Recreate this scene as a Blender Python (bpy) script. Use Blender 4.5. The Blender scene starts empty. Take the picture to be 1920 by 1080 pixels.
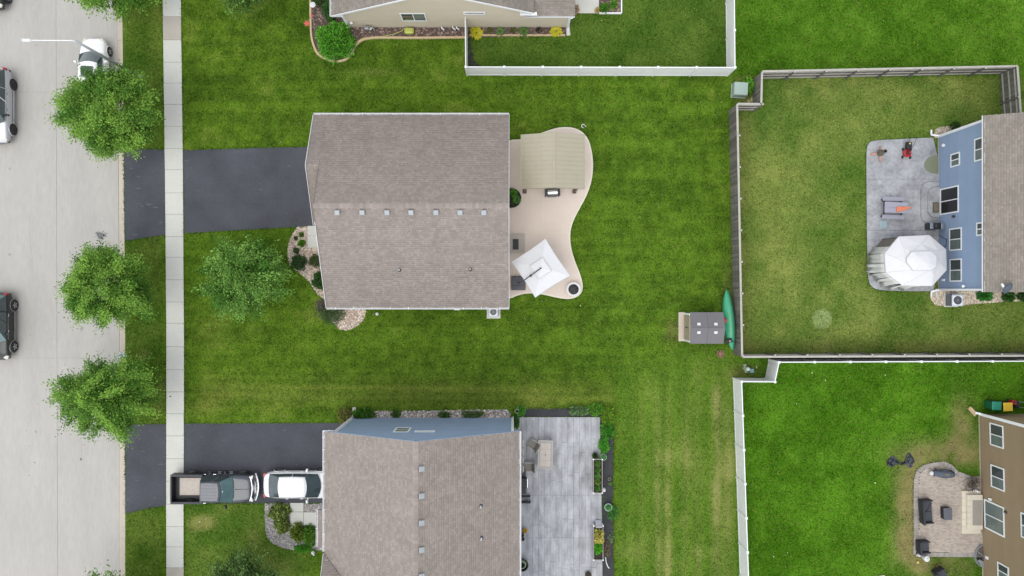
import bpy, math, random
import numpy as np
from mathutils import Vector, Matrix

random.seed(7)
RNG = np.random.default_rng(11)
SC = bpy.context.scene
COL = SC.collection
R = math.radians

# ------------------------------------------------------------------ camera, sky, sun, exposure
H = 50.0                      # drone height in metres
F = 1350.0                    # focal length in photo pixels (1920 wide)
cam_d = bpy.data.cameras.new('camera')
cam_d.sensor_width = 36.0
cam_d.lens = 36.0 * F / 1920.0
cam_d.clip_start = 0.5
cam_d.clip_end = 2000.0
cam = bpy.data.objects.new('camera', cam_d)
cam.location = (0, 0, H)
COL.objects.link(cam)
SC.camera = cam

SUN_EL, SUN_AZ = 69.0, 212.0   # degrees; azimuth clockwise from north (+Y)
wd = bpy.data.worlds.new('World')
SC.world = wd
wd.use_nodes = True
wn = wd.node_tree
for n in list(wn.nodes):
    wn.nodes.remove(n)
sky_t = wn.nodes.new('ShaderNodeTexSky')
sky_t.sky_type = 'NISHITA'
sky_t.sun_disc = False
sky_t.sun_elevation = R(SUN_EL)
sky_t.sun_rotation = R(SUN_AZ)
sky_t.dust_density = 0.0
hs = wn.nodes.new('ShaderNodeHueSaturation')
hs.inputs['Saturation'].default_value = 0.16
bg = wn.nodes.new('ShaderNodeBackground')
bg.inputs['Strength'].default_value = 0.15
wo = wn.nodes.new('ShaderNodeOutputWorld')
wn.links.new(sky_t.outputs[0], hs.inputs['Color'])
wn.links.new(hs.outputs[0], bg.inputs['Color'])
wn.links.new(bg.outputs[0], wo.inputs['Surface'])

sun_d = bpy.data.lights.new('sun', 'SUN')
sun_d.energy = 0.65
sun_d.angle = R(42)
sun_d.color = (1.0, 0.97, 0.92)
sun = bpy.data.objects.new('sun', sun_d)
_sd = Vector((math.sin(R(SUN_AZ)) * math.cos(R(SUN_EL)), math.cos(R(SUN_AZ)) * math.cos(R(SUN_EL)), math.sin(R(SUN_EL))))
sun.rotation_euler = _sd.to_track_quat('Z', 'Y').to_euler()
sun.location = (0, 0, 80)
COL.objects.link(sun)

SC.view_settings.view_transform = 'Standard'
SC.view_settings.look = 'None'
SC.view_settings.gamma = 1.0
SC.view_settings.use_curve_mapping = False
SC.view_settings.exposure = 1.24

# ------------------------------------------------------------------ helpers
def W(px, py, z=0.0):
    """Point of the place at height z that stands at photo pixel (px, py)."""
    d = (H - z) / F
    return ((px - 960.0) * d, (540.0 - py) * d, z)

def W2(px, py, z=0.0):
    d = (H - z) / F
    return ((px - 960.0) * d, (540.0 - py) * d)

def poly(pts, z=0.0):
    return [W2(x, y, z) for x, y in pts]

def lin(c):
    c = c / 255.0
    return c / 12.92 if c <= 0.04045 else ((c + 0.055) / 1.055) ** 2.4

def S(r, g, b, k=1.4):
    """albedo of a surface seen as sRGB (r, g, b) under this sky"""
    return (min(lin(r) / k, .85), min(lin(g) / k, .85), min(lin(b) / k, .85))

def rot2(x, y, a):
    c, s = math.cos(a), math.sin(a)
    return x * c - y * s, x * s + y * c

_lc = {}
def wloc(o):
    v = Vector((0, 0, 0))
    while o is not None:
        v += Vector(o.location)
        o = o.parent
    return v

def props(o, label=None, cat=None, group=None, kind=None):
    if label: o['label'] = label
    if cat: o['category'] = cat
    if group: o['group'] = group
    if kind: o['kind'] = kind
    return o

def thing(name, label, cat, loc=(0, 0, 0), rz=0.0, group=None):
    o = bpy.data.objects.new(name, None)
    o.empty_display_size = 0.2
    COL.objects.link(o)
    o.location = loc
    o.rotation_euler = (0, 0, rz)
    return props(o, label, cat, group)

class MB:
    """collects faces, builds ONE mesh object"""
    def __init__(self):
        self.v, self.f, self.m = [], [], []
    def add(self, vs, fs, mi=0):
        o = len(self.v)
        self.v.extend([tuple(p) for p in vs])
        for f in fs:
            self.f.append(tuple(i + o for i in f))
            self.m.append(mi)
        return self
    def box(self, c, s, rz=0.0, mi=0, top=1.0, rx=0.0, ry=0.0):
        """c = centre, s = full sizes; top = scale of the top face"""
        hx, hy, hz = s[0] / 2, s[1] / 2, s[2] / 2
        M = Matrix.Rotation(rz, 3, 'Z') @ Matrix.Rotation(ry, 3, 'Y') @ Matrix.Rotation(rx, 3, 'X')
        vs = []
        for z, k in ((-hz, 1.0), (hz, top)):
            for x, y in ((-hx, -hy), (hx, -hy), (hx, hy), (-hx, hy)):
                p = M @ Vector((x * k, y * k, z))
                vs.append((p.x + c[0], p.y + c[1], p.z + c[2]))
        return self.add(vs, [(3, 2, 1, 0), (4, 5, 6, 7), (0, 1, 5, 4), (1, 2, 6, 5), (2, 3, 7, 6), (3, 0, 4, 7)], mi)
    def bar(self, a, b, w, h, mi=0):
        """box from a to b with width w (sideways) and height h"""
        a, b = Vector(a), Vector(b)
        d = (b - a)
        if d.length < 1e-6: return self
        d.normalize()
        up = Vector((0, 0, 1)) if abs(d.z) < 0.95 else Vector((1, 0, 0))
        s = d.cross(up).normalized()
        u = s.cross(d).normalized()
        vs = []
        for p in (a, b):
            for k, l in ((-1, -1), (1, -1), (1, 1), (-1, 1)):
                q = p + s * (k * w / 2) + u * (l * h / 2)
                vs.append(tuple(q))
        return self.add(vs, [(0, 1, 2, 3), (7, 6, 5, 4), (0, 4, 5, 1), (1, 5, 6, 2), (2, 6, 7, 3), (3, 7, 4, 0)], mi)
    def prism(self, pts, z0, z1, mi=0, inset=0.0):
        n = len(pts)
        ar = sum(pts[i][0] * pts[(i + 1) % n][1] - pts[(i + 1) % n][0] * pts[i][1] for i in range(n))
        if ar < 0: pts = list(reversed(pts))
        vs = [(x, y, z0) for x, y in pts] + [(x, y, z1) for x, y in pts]
        fs = [tuple(range(n - 1, -1, -1)), tuple(range(n, 2 * n))]
        fs += [(i, (i + 1) % n, n + (i + 1) % n, n + i) for i in range(n)]
        return self.add(vs, fs, mi)
    def lathe(self, prof, c=(0, 0, 0), n=16, mi=0, a0=0.0, cap=True):
        """prof = [(r, z)], around z"""
        vs, fs = [], []
        for r, z in prof:
            for i in range(n):
                a = a0 + 2 * math.pi * i / n
                vs.append((c[0] + r * math.cos(a), c[1] + r * math.sin(a), c[2] + z))
        for k in range(len(prof) - 1):
            for i in range(n):
                j = (i + 1) % n
                fs.append((k * n + i, k * n + j, (k + 1) * n + j, (k + 1) * n + i))
        if cap:
            if prof[0][0] > 1e-4: fs.append(tuple(range(n - 1, -1, -1)))
            if prof[-1][0] > 1e-4:
                b = (len(prof) - 1) * n
                fs.append(tuple(range(b, b + n)))
        return self.add(vs, fs, mi)
    def tube(self, pts, r, n=6, mi=0, r1=None):
        pts = [Vector(p) for p in pts]
        m = len(pts)
        vs, fs = [], []
        for k, p in enumerate(pts):
            d = (pts[min(k + 1, m - 1)] - pts[max(k - 1, 0)])
            d = d.normalized() if d.length > 1e-7 else Vector((0, 0, 1))
            up = Vector((0, 0, 1)) if abs(d.z) < 0.9 else Vector((1, 0, 0))
            s = d.cross(up).normalized()
            u = s.cross(d)
            rr = r if r1 is None else r + (r1 - r) * k / max(1, m - 1)
            for i in range(n):
                a = 2 * math.pi * i / n
                vs.append(tuple(p + s * (rr * math.cos(a)) + u * (rr * math.sin(a))))
        for k in range(m - 1):
            for i in range(n):
                j = (i + 1) % n
                fs.append((k * n + j, k * n + i, (k + 1) * n + i, (k + 1) * n + j))
        fs.append(tuple(range(n)))
        fs.append(tuple(range(m * n - 1, (m - 1) * n - 1, -1)))
        return self.add(vs, fs, mi)
    def loft(self, rings, mi=0, cap0=True, cap1=True, closed=True):
        n = len(rings[0])
        vs = [p for r in rings for p in r]
        fs = []
        for k in range(len(rings) - 1):
            for i in range(n if closed else n - 1):
                j = (i + 1) % n
                fs.append((k * n + i, k * n + j, (k + 1) * n + j, (k + 1) * n + i))
        if cap0: fs.append(tuple(range(n - 1, -1, -1)))
        if cap1: fs.append(tuple(range((len(rings) - 1) * n, len(rings) * n)))
        return self.add(vs, fs, mi)
    def build(self, name, mat, parent=None, smooth=False, bevel=0.0, world=False, label=None, kind=None, origin='base'):
        """world=True: the vertices are in world space and the parent has no rotation"""
        me = bpy.data.meshes.new(name)
        V = np.array(self.v, dtype=float)
        off = wloc(parent) if (world and parent is not None) else Vector((0, 0, 0))
        lo, hi = V.min(0), V.max(0)
        o_w = np.array(((lo[0] + hi[0]) / 2, (lo[1] + hi[1]) / 2, lo[2]))
        if origin == 'zero': o_w = np.array((0.0, 0.0, 0.0)) + np.array(off)
        me.from_pydata((V - o_w).tolist(), [], self.f)
        mats = mat if isinstance(mat, (list, tuple)) else [mat]
        for m in mats: me.materials.append(m)
        if len(mats) > 1: me.polygons.foreach_set('material_index', self.m)
        if smooth: me.polygons.foreach_set('use_smooth', [True] * len(me.polygons))
        me.update()
        ob = bpy.data.objects.new(name, me)
        COL.objects.link(ob)
        if parent is not None: ob.parent = parent
        ob.location = Vector(o_w) - off
        if bevel > 0:
            md = ob.modifiers.new('bevel', 'BEVEL')
            md.width = bevel; md.segments = 2; md.limit_method = 'ANGLE'
            if smooth is False and bevel > 0.005: pass
        if label: ob['label'] = label
        if kind: ob['kind'] = kind
        return ob

def fix_normals(ob):
    import bmesh
    bm = bmesh.new(); bm.from_mesh(ob.data)
    bmesh.ops.recalc_face_normals(bm, faces=bm.faces)
    bm.to_mesh(ob.data); bm.free()
    return ob

def inst(src, parent, loc, rz=0.0, name=None, scale=None):
    o = src.copy()
    COL.objects.link(o)
    if parent is not None: o.parent = parent
    o.location = loc
    o.rotation_euler = (0, 0, rz)
    if scale: o.scale = scale
    return o

def copy_tree(root, loc=None, rz=None, label=None):
    r = root.copy(); COL.objects.link(r)
    if loc is not None: r.location = loc
    if rz is not None: r.rotation_euler = (0, 0, rz)
    if label: r['label'] = label
    for ch in list(root.children):
        c = ch.copy(); COL.objects.link(c); c.parent = r
        for g in list(ch.children):
            d = g.copy(); COL.objects.link(d); d.parent = c
    return r

def np_mesh(name, V, Fq, mat, parent=None, colors=None, smooth=False, kind=None, label=None):
    """fast mesh from numpy: V (n,3), Fq (m,k)"""
    me = bpy.data.meshes.new(name)
    n, (m, k) = len(V), Fq.shape
    me.vertices.add(n)
    me.vertices.foreach_set('co', np.ascontiguousarray(V, dtype=np.float32).ravel())
    me.loops.add(m * k)
    me.loops.foreach_set('vertex_index', np.ascontiguousarray(Fq, dtype=np.int32).ravel())
    me.polygons.add(m)
    me.polygons.foreach_set('loop_start', np.arange(0, m * k, k, dtype=np.int32))
    me.polygons.foreach_set('loop_total', np.full(m, k, dtype=np.int32))
    if smooth: me.polygons.foreach_set('use_smooth', np.ones(m, dtype=bool))
    me.update(calc_edges=True)
    if colors is not None:
        ca = me.color_attributes.new('tint', 'FLOAT_COLOR', 'POINT')
        c4 = np.ones((n, 4), dtype=np.float32); c4[:, :3] = colors
        ca.data.foreach_set('color', c4.ravel())
    for mm in (mat if isinstance(mat, (list, tuple)) else [mat]): me.materials.append(mm)
    ob = bpy.data.objects.new(name, me)
    COL.objects.link(ob)
    if parent is not None: ob.parent = parent
    if kind: ob['kind'] = kind
    if label: ob['label'] = label
    return ob

def clip_half(pts, a, b, c):
    """keep a*x + b*y <= c"""
    out = []
    n = len(pts)
    for i in range(n):
        p, q = pts[i], pts[(i + 1) % n]
        dp, dq = a * p[0] + b * p[1] - c, a * q[0] + b * q[1] - c
        if dp <= 0: out.append(p)
        if dp * dq < 0:
            t = dp / (dp - dq)
            out.append((p[0] + (q[0] - p[0]) * t, p[1] + (q[1] - p[1]) * t))
    return out

def clip_rect(pts, x0, x1, y0, y1):
    for a, b, c in ((-1, 0, -x0), (1, 0, x1), (0, -1, -y0), (0, 1, y1)):
        if len(pts) < 3: return []
        pts = clip_half(pts, a, b, c)
    return pts

def inside(P, pts):
    """vectorised point in polygon"""
    x, y = P[:, 0], P[:, 1]
    r = np.zeros(len(P), dtype=bool)
    n = len(pts)
    j = n - 1
    for i in range(n):
        xi, yi = pts[i]; xj, yj = pts[j]
        if yi != yj:
            c = ((yi > y) != (yj > y)) & (x < (xj - xi) * (y - yi) / (yj - yi) + xi)
            r ^= c
        j = i
    return r

def smooth_closed(pts, it=2):
    for _ in range(it):
        q = []
        n = len(pts)
        for i in range(n):
            a, b = pts[i], pts[(i + 1) % n]
            q.append((a[0] * .75 + b[0] * .25, a[1] * .75 + b[1] * .25))
            q.append((a[0] * .25 + b[0] * .75, a[1] * .25 + b[1] * .75))
        pts = q
    return pts

def vnoise(X, Y, sx, sy, seed):
    """value noise with feature sizes sx, sy metres, 0..1"""
    g = np.random.default_rng(seed).random((256, 256))
    u, v = X / sx + 1000.3, Y / sy + 1000.7
    i, j = np.floor(u).astype(int), np.floor(v).astype(int)
    a, b = u - i, v - j
    a = a * a * (3 - 2 * a); b = b * b * (3 - 2 * b)
    i0, i1, j0, j1 = i % 256, (i + 1) % 256, j % 256, (j + 1) % 256
    return (g[i0, j0] * (1 - a) + g[i1, j0] * a) * (1 - b) + (g[i0, j1] * (1 - a) + g[i1, j1] * a) * b

# ------------------------------------------------------------------ materials
def new_mat(name):
    m = bpy.data.materials.new(name)
    m.use_nodes = True
    nt = m.node_tree
    return m, nt, nt.nodes['Principled BSDF']

def pmat(name, col, rough=0.75, var=0.12, scale=2.0, isl=0.0, objr=0.0, bump=0.0, bscale=60.0, metal=0.0, coat=0.0, spec=0.5, fine=0.0, fscale=25.0, stretch=None):
    """procedural material: two noises over the colour, optional per-piece variation, fine bump"""
    m, nt, b = new_mat(name)
    N, L = nt.nodes, nt.links
    b.inputs['Roughness'].default_value = rough
    b.inputs['Metallic'].default_value = metal
    b.inputs['Coat Weight'].default_value = coat
    b.inputs['Specular IOR Level'].default_value = spec
    geo = N.new('ShaderNodeNewGeometry')
    vec = geo.outputs['Position']
    if stretch:
        mp = N.new('ShaderNodeMapping'); mp.inputs['Scale'].default_value = stretch
        L.new(vec, mp.inputs['Vector']); vec = mp.outputs[0]
    no = N.new('ShaderNodeTexNoise'); no.inputs['Scale'].default_value = scale; no.inputs['Detail'].default_value = 5
    L.new(vec, no.inputs['Vector'])
    mr = N.new('ShaderNodeMapRange'); mr.inputs['From Min'].default_value = .25; mr.inputs['From Max'].default_value = .75
    mr.inputs['To Min'].default_value = 1 - var; mr.inputs['To Max'].default_value = 1 + var
    L.new(no.outputs['Fac'], mr.inputs['Value'])
    fac = mr.outputs[0]
    def mul(a, bb):
        x = N.new('ShaderNodeMath'); x.operation = 'MULTIPLY'; L.new(a, x.inputs[0]); L.new(bb, x.inputs[1]); return x.outputs[0]
    if fine > 0:
        n2 = N.new('ShaderNodeTexNoise'); n2.inputs['Scale'].default_value = fscale; n2.inputs['Detail'].default_value = 3
        L.new(vec, n2.inputs['Vector'])
        m2 = N.new('ShaderNodeMapRange'); m2.inputs['From Min'].default_value = .3; m2.inputs['From Max'].default_value = .7
        m2.inputs['To Min'].default_value = 1 - fine; m2.inputs['To Max'].default_value = 1 + fine
        L.new(n2.outputs['Fac'], m2.inputs['Value']); fac = mul(fac, m2.outputs[0])
    if isl > 0:
        m3 = N.new('ShaderNodeMapRange'); m3.inputs['To Min'].default_value = 1 - isl; m3.inputs['To Max'].default_value = 1 + isl
        L.new(geo.outputs['Random Per Island'], m3.inputs['Value']); fac = mul(fac, m3.outputs[0])
    if objr > 0:
        oi = N.new('ShaderNodeObjectInfo')
        m5 = N.new('ShaderNodeMapRange'); m5.inputs['To Min'].default_value = 1 - objr; m5.inputs['To Max'].default_value = 1 + objr
        L.new(oi.outputs['Random'], m5.inputs['Value']); fac = mul(fac, m5.outputs[0])
    vm = N.new('ShaderNodeVectorMath'); vm.operation = 'SCALE'
    vm.inputs[0].default_value = col
    L.new(fac, vm.inputs['Scale'])
    L.new(vm.outputs[0], b.inputs['Base Color'])
    if bump > 0:
        n4 = N.new('ShaderNodeTexNoise'); n4.inputs['Scale'].default_value = bscale; n4.inputs['Detail'].default_value = 4
        L.new(vec, n4.inputs['Vector'])
        bp = N.new('ShaderNodeBump'); bp.inputs['Strength'].default_value = bump; bp.inputs['Distance'].default_value = 0.02
        L.new(n4.outputs['Fac'], bp.inputs['Height']); L.new(bp.outputs[0], b.inputs['Normal'])
    return m

def tint_mat(name, rough=0.7, trans=0.0, var=0.0, scale=30.0, spec=0.3):
    """colour from the mesh's own 'tint' attribute (leaf, blade, stone colours)"""
    m, nt, b = new_mat(name)
    N, L = nt.nodes, nt.links
    at = N.new('ShaderNodeAttribute'); at.attribute_name = 'tint'
    b.inputs['Roughness'].default_value = rough
    b.inputs['Specular IOR Level'].default_value = spec
    col = at.outputs['Color']
    if var > 0:
        geo = N.new('ShaderNodeNewGeometry')
        no = N.new('ShaderNodeTexNoise'); no.inputs['Scale'].default_value = scale; no.inputs['Detail'].default_value = 5
        no.inputs['Roughness'].default_value = .7
        L.new(geo.outputs['Position'], no.inputs['Vector'])
        mr = N.new('ShaderNodeMapRange'); mr.inputs['From Min'].default_value = .3; mr.inputs['From Max'].default_value = .7
        mr.inputs['To Min'].default_value = 1 - var; mr.inputs['To Max'].default_value = 1 + var
        L.new(no.outputs['Fac'], mr.inputs['Value'])
        vm = N.new('ShaderNodeVectorMath'); vm.operation = 'SCALE'
        L.new(col, vm.inputs[0]); L.new(mr.outputs[0], vm.inputs['Scale']); col = vm.outputs[0]
    L.new(col, b.inputs['Base Color'])
    if trans > 0:
        tr = N.new('ShaderNodeBsdfTranslucent'); L.new(col, tr.inputs['Color'])
        mx = N.new('ShaderNodeMixShader'); mx.inputs[0].default_value = trans
        out = [n for n in N if n.type == 'OUTPUT_MATERIAL'][0]
        L.new(b.outputs[0], mx.inputs[1]); L.new(tr.outputs[0], mx.inputs[2]); L.new(mx.outputs[0], out.inputs['Surface'])
    return m

M = {}
M['road'] = pmat('road_concrete', S(190, 186, 179), .9, .06, .5, bump=.2, fine=.045, fscale=5, stretch=(1.3, .3, 1), objr=.015)
M['curb'] = pmat('curb_concrete', S(208, 197, 180), .9, .06, 1.5, fine=.05)
M['walk'] = pmat('sidewalk_concrete', S(219, 218, 209), .9, .04, 1.0, fine=.04, fscale=14)
M['walk_tan'] = pmat('sidewalk_tan', S(192, 184, 172), .9, .05, 1.2, fine=.04)
M['asphalt'] = pmat('asphalt', S(85, 87, 93), .95, .22, .45, bump=.4, bscale=80, fine=.16, fscale=16, spec=.25)
M['asphalt_worn'] = pmat('worn_asphalt', S(104, 106, 110), .95, .12, 3)
M['patio'] = pmat('patio_concrete', S(231, 215, 201), .85, .04, .8, fine=.03, fscale=10)
M['patio_edge'] = pmat('patio_edge', S(240, 231, 214), .85, .04, 1.0)
M['stamped'] = pmat('stamped_concrete', S(172, 173, 176), .7, .30, .9, bump=.3, bscale=14, fine=.16, fscale=5)
M['plankcrete'] = pmat('plank_concrete', S(178, 179, 182), .7, .36, .8, objr=.07, bump=.2, bscale=10, fine=.10, fscale=6, stretch=(3, 1, 1))
M['white'] = pmat('white_trim', (.68, .69, .70), .5, .03, 3)
M['vinyl'] = pmat('white_vinyl', (.70, .71, .70), .45, .04, 2)
M['vinyl_panel'] = pmat('vinyl_panel', (.72, .72, .71), .5, .05, 1.5)
M['shingle'] = None
M['deck'] = pmat('roof_underlay', (.10, .09, .08), .9, .1)
M['beige'] = pmat('beige_siding', S(214, 203, 180), .7, .03, 1.2, isl=.02)
M['blue'] = pmat('blue_siding', S(144, 164, 192), .6, .04, 1.2, isl=.03)
M['brown'] = pmat('brown_siding', S(150, 130, 102), .7, .05, 1.2, isl=.04)
M['greysid'] = pmat('grey_siding', S(170, 165, 155), .7, .05, 1.2, isl=.04)
M['glass'] = pmat('window_glass', (.045, .055, .056), .04, .3, .8, spec=.6)
M['glass_blind'] = pmat('window_blind', (.10, .13, .12), .12, .25, 1.2, spec=.6, stretch=(1, 1, 9))
M['screen'] = pmat('door_screen', (.006, .007, .009), .3, .2, 1)
M['wood'] = pmat('weathered_wood', S(122, 117, 110), .9, .18, 2.5, objr=.28, fine=.15, fscale=30)
M['wood_top'] = pmat('weathered_rail', S(188, 184, 174), .9, .12, 3, fine=.12, fscale=30)
M['rooftrim'] = pmat('roof_edge', S(150, 140, 133), .95, .05)
M['galv'] = pmat('galvanised', (.30, .32, .33), .4, .08, 3, metal=.4)
M['black'] = pmat('black_plastic', (.012, .012, .014), .5, .2, 4)
M['dark'] = pmat('dark_grey', (.035, .036, .042), .6, .15, 3)
M['rubber'] = pmat('tyre_rubber', (.014, .014, .015), .8, .2, 10)
M['rim'] = pmat('alloy_rim', (.42, .43, .44), .3, .1, 6, metal=.7)
M['rim_dark'] = pmat('black_rim', (.02, .02, .022), .3, .1, 6, metal=.3)
M['chrome'] = pmat('chrome', (.62, .63, .64), .12, .05, 6, metal=.9)
M['canvas'] = pmat('white_canvas', (.56, .56, .57), .85, .03, 1.5)
M['cream'] = pmat('pale_canvas', (.60, .60, .58), .85, .05, 1.5)
M['mulch'] = pmat('mulch_soil', S(98, 82, 76), .95, .3, 3, fine=.3, fscale=20)
M['shade_hem'] = pmat('canvas_shade_hem', (.40, .40, .41), .85, .05, 3)  # grey puts the shading along canopy tier edges into the hem colour
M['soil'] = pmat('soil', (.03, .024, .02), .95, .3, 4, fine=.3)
M['fabric_black'] = pmat('weed_fabric', S(58, 58, 62), .85, .25, 1.2, fine=.2, fscale=8)
M['gravelbase'] = pmat('gravel_base', S(180, 164, 148), .95, .25, 5, fine=.3, fscale=22)
M['gravelgrey'] = pmat('gravel_grey_base', S(150, 146, 142), .95, .25, 5, fine=.3, fscale=22)
M['stone'] = tint_mat('gravel_stone', .85)
M['leaf'] = tint_mat('leaf', .6, trans=.28, spec=.16)
M['blade'] = tint_mat('grass_blade', .9, trans=.2, spec=.0)
def lawn_mat():
    m, nt, b = new_mat('lawn_turf')
    N, L = nt.nodes, nt.links
    b.inputs['Roughness'].default_value = .95; b.inputs['Specular IOR Level'].default_value = .0
    at = N.new('ShaderNodeAttribute'); at.attribute_name = 'tint'
    geo = N.new('ShaderNodeNewGeometry')
    def noise(sc, det, ro, a, c):
        n = N.new('ShaderNodeTexNoise'); n.inputs['Scale'].default_value = sc; n.inputs['Detail'].default_value = det; n.inputs['Roughness'].default_value = ro
        L.new(geo.outputs['Position'], n.inputs['Vector'])
        r = N.new('ShaderNodeMapRange'); r.inputs['From Min'].default_value = .32; r.inputs['From Max'].default_value = .68
        r.inputs['To Min'].default_value = a; r.inputs['To Max'].default_value = c
        L.new(n.outputs['Fac'], r.inputs['Value']); return r.outputs[0]
    f1, f2, f3 = noise(13, 6, .85, .40, 1.62), noise(1.6, 5, .65, .88, 1.12), noise(5.5, 3, .6, 0, .30)
    mu = N.new('ShaderNodeMath'); mu.operation = 'MULTIPLY'; L.new(f1, mu.inputs[0]); L.new(f2, mu.inputs[1])
    mx = N.new('ShaderNodeMix'); mx.data_type = 'RGBA'; mx.inputs['B'].default_value = (.125, .138, .034, 1)
    L.new(f3, mx.inputs['Factor']); L.new(at.outputs['Color'], mx.inputs['A'])
    vm = N.new('ShaderNodeVectorMath'); vm.operation = 'SCALE'
    L.new(mx.outputs['Result'], vm.inputs[0]); L.new(mu.outputs[0], vm.inputs['Scale']); L.new(vm.outputs[0], b.inputs['Base Color'])
    return m
M['lawn'] = lawn_mat()
M['bark'] = pmat('bark', (.10, .075, .055), .95, .25, 8, bump=.5, bscale=20)
M['twig'] = pmat('dry_twig', (.12, .085, .06), .95, .25, 8)
M['edging'] = pmat('bed_edging', S(214, 188, 150), .9, .08, 3, fine=.08)
def shingle_mat(name, base, pink):
    m, nt, b = new_mat(name)
    N, L = nt.nodes, nt.links
    b.inputs['Roughness'].default_value = .95
    b.inputs['Specular IOR Level'].default_value = .2
    geo = N.new('ShaderNodeNewGeometry')
    cr = N.new('ShaderNodeValToRGB')
    cr.color_ramp.interpolation = 'LINEAR'
    e = cr.color_ramp.elements
    e[0].position = 0; e[0].color = (*[c * .90 for c in base], 1)
    e[1].position = 1; e[1].color = (*[c * 1.10 for c in pink], 1)
    x = cr.color_ramp.elements.new(.4); x.color = (*[c * .95 for c in pink], 1)
    x = cr.color_ramp.elements.new(.7); x.color = (*[c * 1.05 for c in base], 1)
    L.new(geo.outputs['Random Per Island'], cr.inputs['Fac'])
    no = N.new('ShaderNodeTexNoise'); no.inputs['Scale'].default_value = .8; no.inputs['Detail'].default_value = 4
    L.new(geo.outputs['Position'], no.inputs['Vector'])
    mr = N.new('ShaderNodeMapRange'); mr.inputs['From Min'].default_value = .3; mr.inputs['From Max'].default_value = .7
    mr.inputs['To Min'].default_value = .93; mr.inputs['To Max'].default_value = 1.07
    L.new(no.outputs['Fac'], mr.inputs['Value'])
    n2 = N.new('ShaderNodeTexNoise'); n2.inputs['Scale'].default_value = 26; n2.inputs['Detail'].default_value = 3
    L.new(geo.outputs['Position'], n2.inputs['Vector'])
    m2 = N.new('ShaderNodeMapRange'); m2.inputs['From Min'].default_value = .3; m2.inputs['From Max'].default_value = .7
    m2.inputs['To Min'].default_value = .9; m2.inputs['To Max'].default_value = 1.1
    L.new(n2.outputs['Fac'], m2.inputs['Value'])
    mu = N.new('ShaderNodeMath'); mu.operation = 'MULTIPLY'
    L.new(mr.outputs[0], mu.inputs[0]); L.new(m2.outputs[0], mu.inputs[1])
    vm = N.new('ShaderNodeVectorMath'); vm.operation = 'SCALE'
    L.new(cr.outputs['Color'], vm.inputs[0]); L.new(mu.outputs[0], vm.inputs['Scale'])
    L.new(vm.outputs[0], b.inputs['Base Color'])
    return m

M['shingle'] = shingle_mat('roof_shingle', S(161, 151, 143), S(164, 152, 145))
M['shingle2'] = shingle_mat('roof_shingle_tan', S(162, 151, 140), S(166, 153, 142))
M['shingle3'] = shingle_mat('roof_shingle_grey', S(150, 143, 134), S(155, 146, 136))

# ================================================================== GROUND AND ROADS
def structure(o): o['kind'] = 'structure'; return o

gr = MB(); gr.add([(-600, -600, -.30), (600, -600, -.30), (600, 600, -.30), (-600, 600, -.30)], [(0, 1, 2, 3)])
structure(gr.build('ground', pmat('far_grass', (.05, .10, .02), .95, .3, .2)))

def lerp_tab(tab, t):
    if t <= tab[0][0]: return tab[0][1]
    for (a, b), (c, d) in zip(tab, tab[1:]):
        if t <= c: return b + (d - b) * (t - a) / (c - a)
    return tab[-1][1]
CURB_R = [(-200, 228), (0, 229.5), (280, 232.0), (600, 235.0), (1080, 235.0), (1300, 235)]
CURB_L = [(-200, 216.5), (0, 217.5), (280, 220.5), (600, 222.5), (1080, 222.5), (1300, 223)]
WALK_L = [(-200, 305), (0, 305.5), (300, 309.5), (600, 312.3), (1080, 312.3), (1300, 312.3)]
WALK_R = [(-200, 338), (0, 339.4), (300, 343.2), (640, 345.4), (1080, 344.6), (1300, 344.6)]

# --- road: concrete panels with recessed joints
road = structure(thing('road', None, None, (0, 0, 0)))
cols = [-330, -90, 104.5, 'c']
ys = [-150, 172, 672, 1230]
bed = MB(); bed.prism([(-60, 30), W2(228, -200), W2(232, 540), W2(231, 1300), (-60, -30)], -.28, -.135)
bed.build('road_bed', pmat('road_joint', S(150, 150, 148), .95, .1, 3), road, world=True)
for ci in range(3):
    for y0, y1 in zip(ys, ys[1:]):
        xl0 = cols[ci]; xr = cols[ci + 1]
        g = .5 if ci == 1 or ci == 0 else .5
        def X(c, y): return lerp_tab(CURB_L, y) if c == 'c' else c + (y - 540) * .003
        p = [(X(xl0, y0) + .25, y0 + .1), (X(xr, y0) - .25, y0 + .1), (X(xr, y1) - .25, y1 - .1), (X(xl0, y1) + .25, y1 - .1)]
        MB().prism(poly(p), -.30, -.12 + random.uniform(-.001, .001)).build('slab', M['road'], road, world=True)

# --- kerb: gutter pan and raised top, one segment per joint
kerb = structure(thing('kerb', None, None, (0, 0, 0)))
ky = [-150, -40, 75, 190, 300, 391, 500, 610, 720, 800, 895, 1010, 1120, 1230]
for y0, y1 in zip(ky, ky[1:]):
    a0, a1, b0, b1 = lerp_tab(CURB_L, y0), lerp_tab(CURB_L, y1), lerp_tab(CURB_R, y0), lerp_tab(CURB_R, y1)
    m0, m1 = b0 - 4.5, b1 - 4.5
    dropped = (y0 >= 270 and y1 <= 455) or (y0 >= 790 and y1 <= 970)
    s = MB()
    s.prism(poly([(a0 + .2, y0 + .15), (m0, y0 + .15), (m1, y1 - .15), (a1 + .2, y1 - .15)]), -.30, -.112)
    s.prism(poly([(m0, y0 + .15), (b0, y0 + .15), (b1, y1 - .15), (m1, y1 - .15)]), -.30, -.03 if dropped else .02)
    s.build('kerb_segment', M['curb'], kerb, world=True, bevel=.012)

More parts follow.
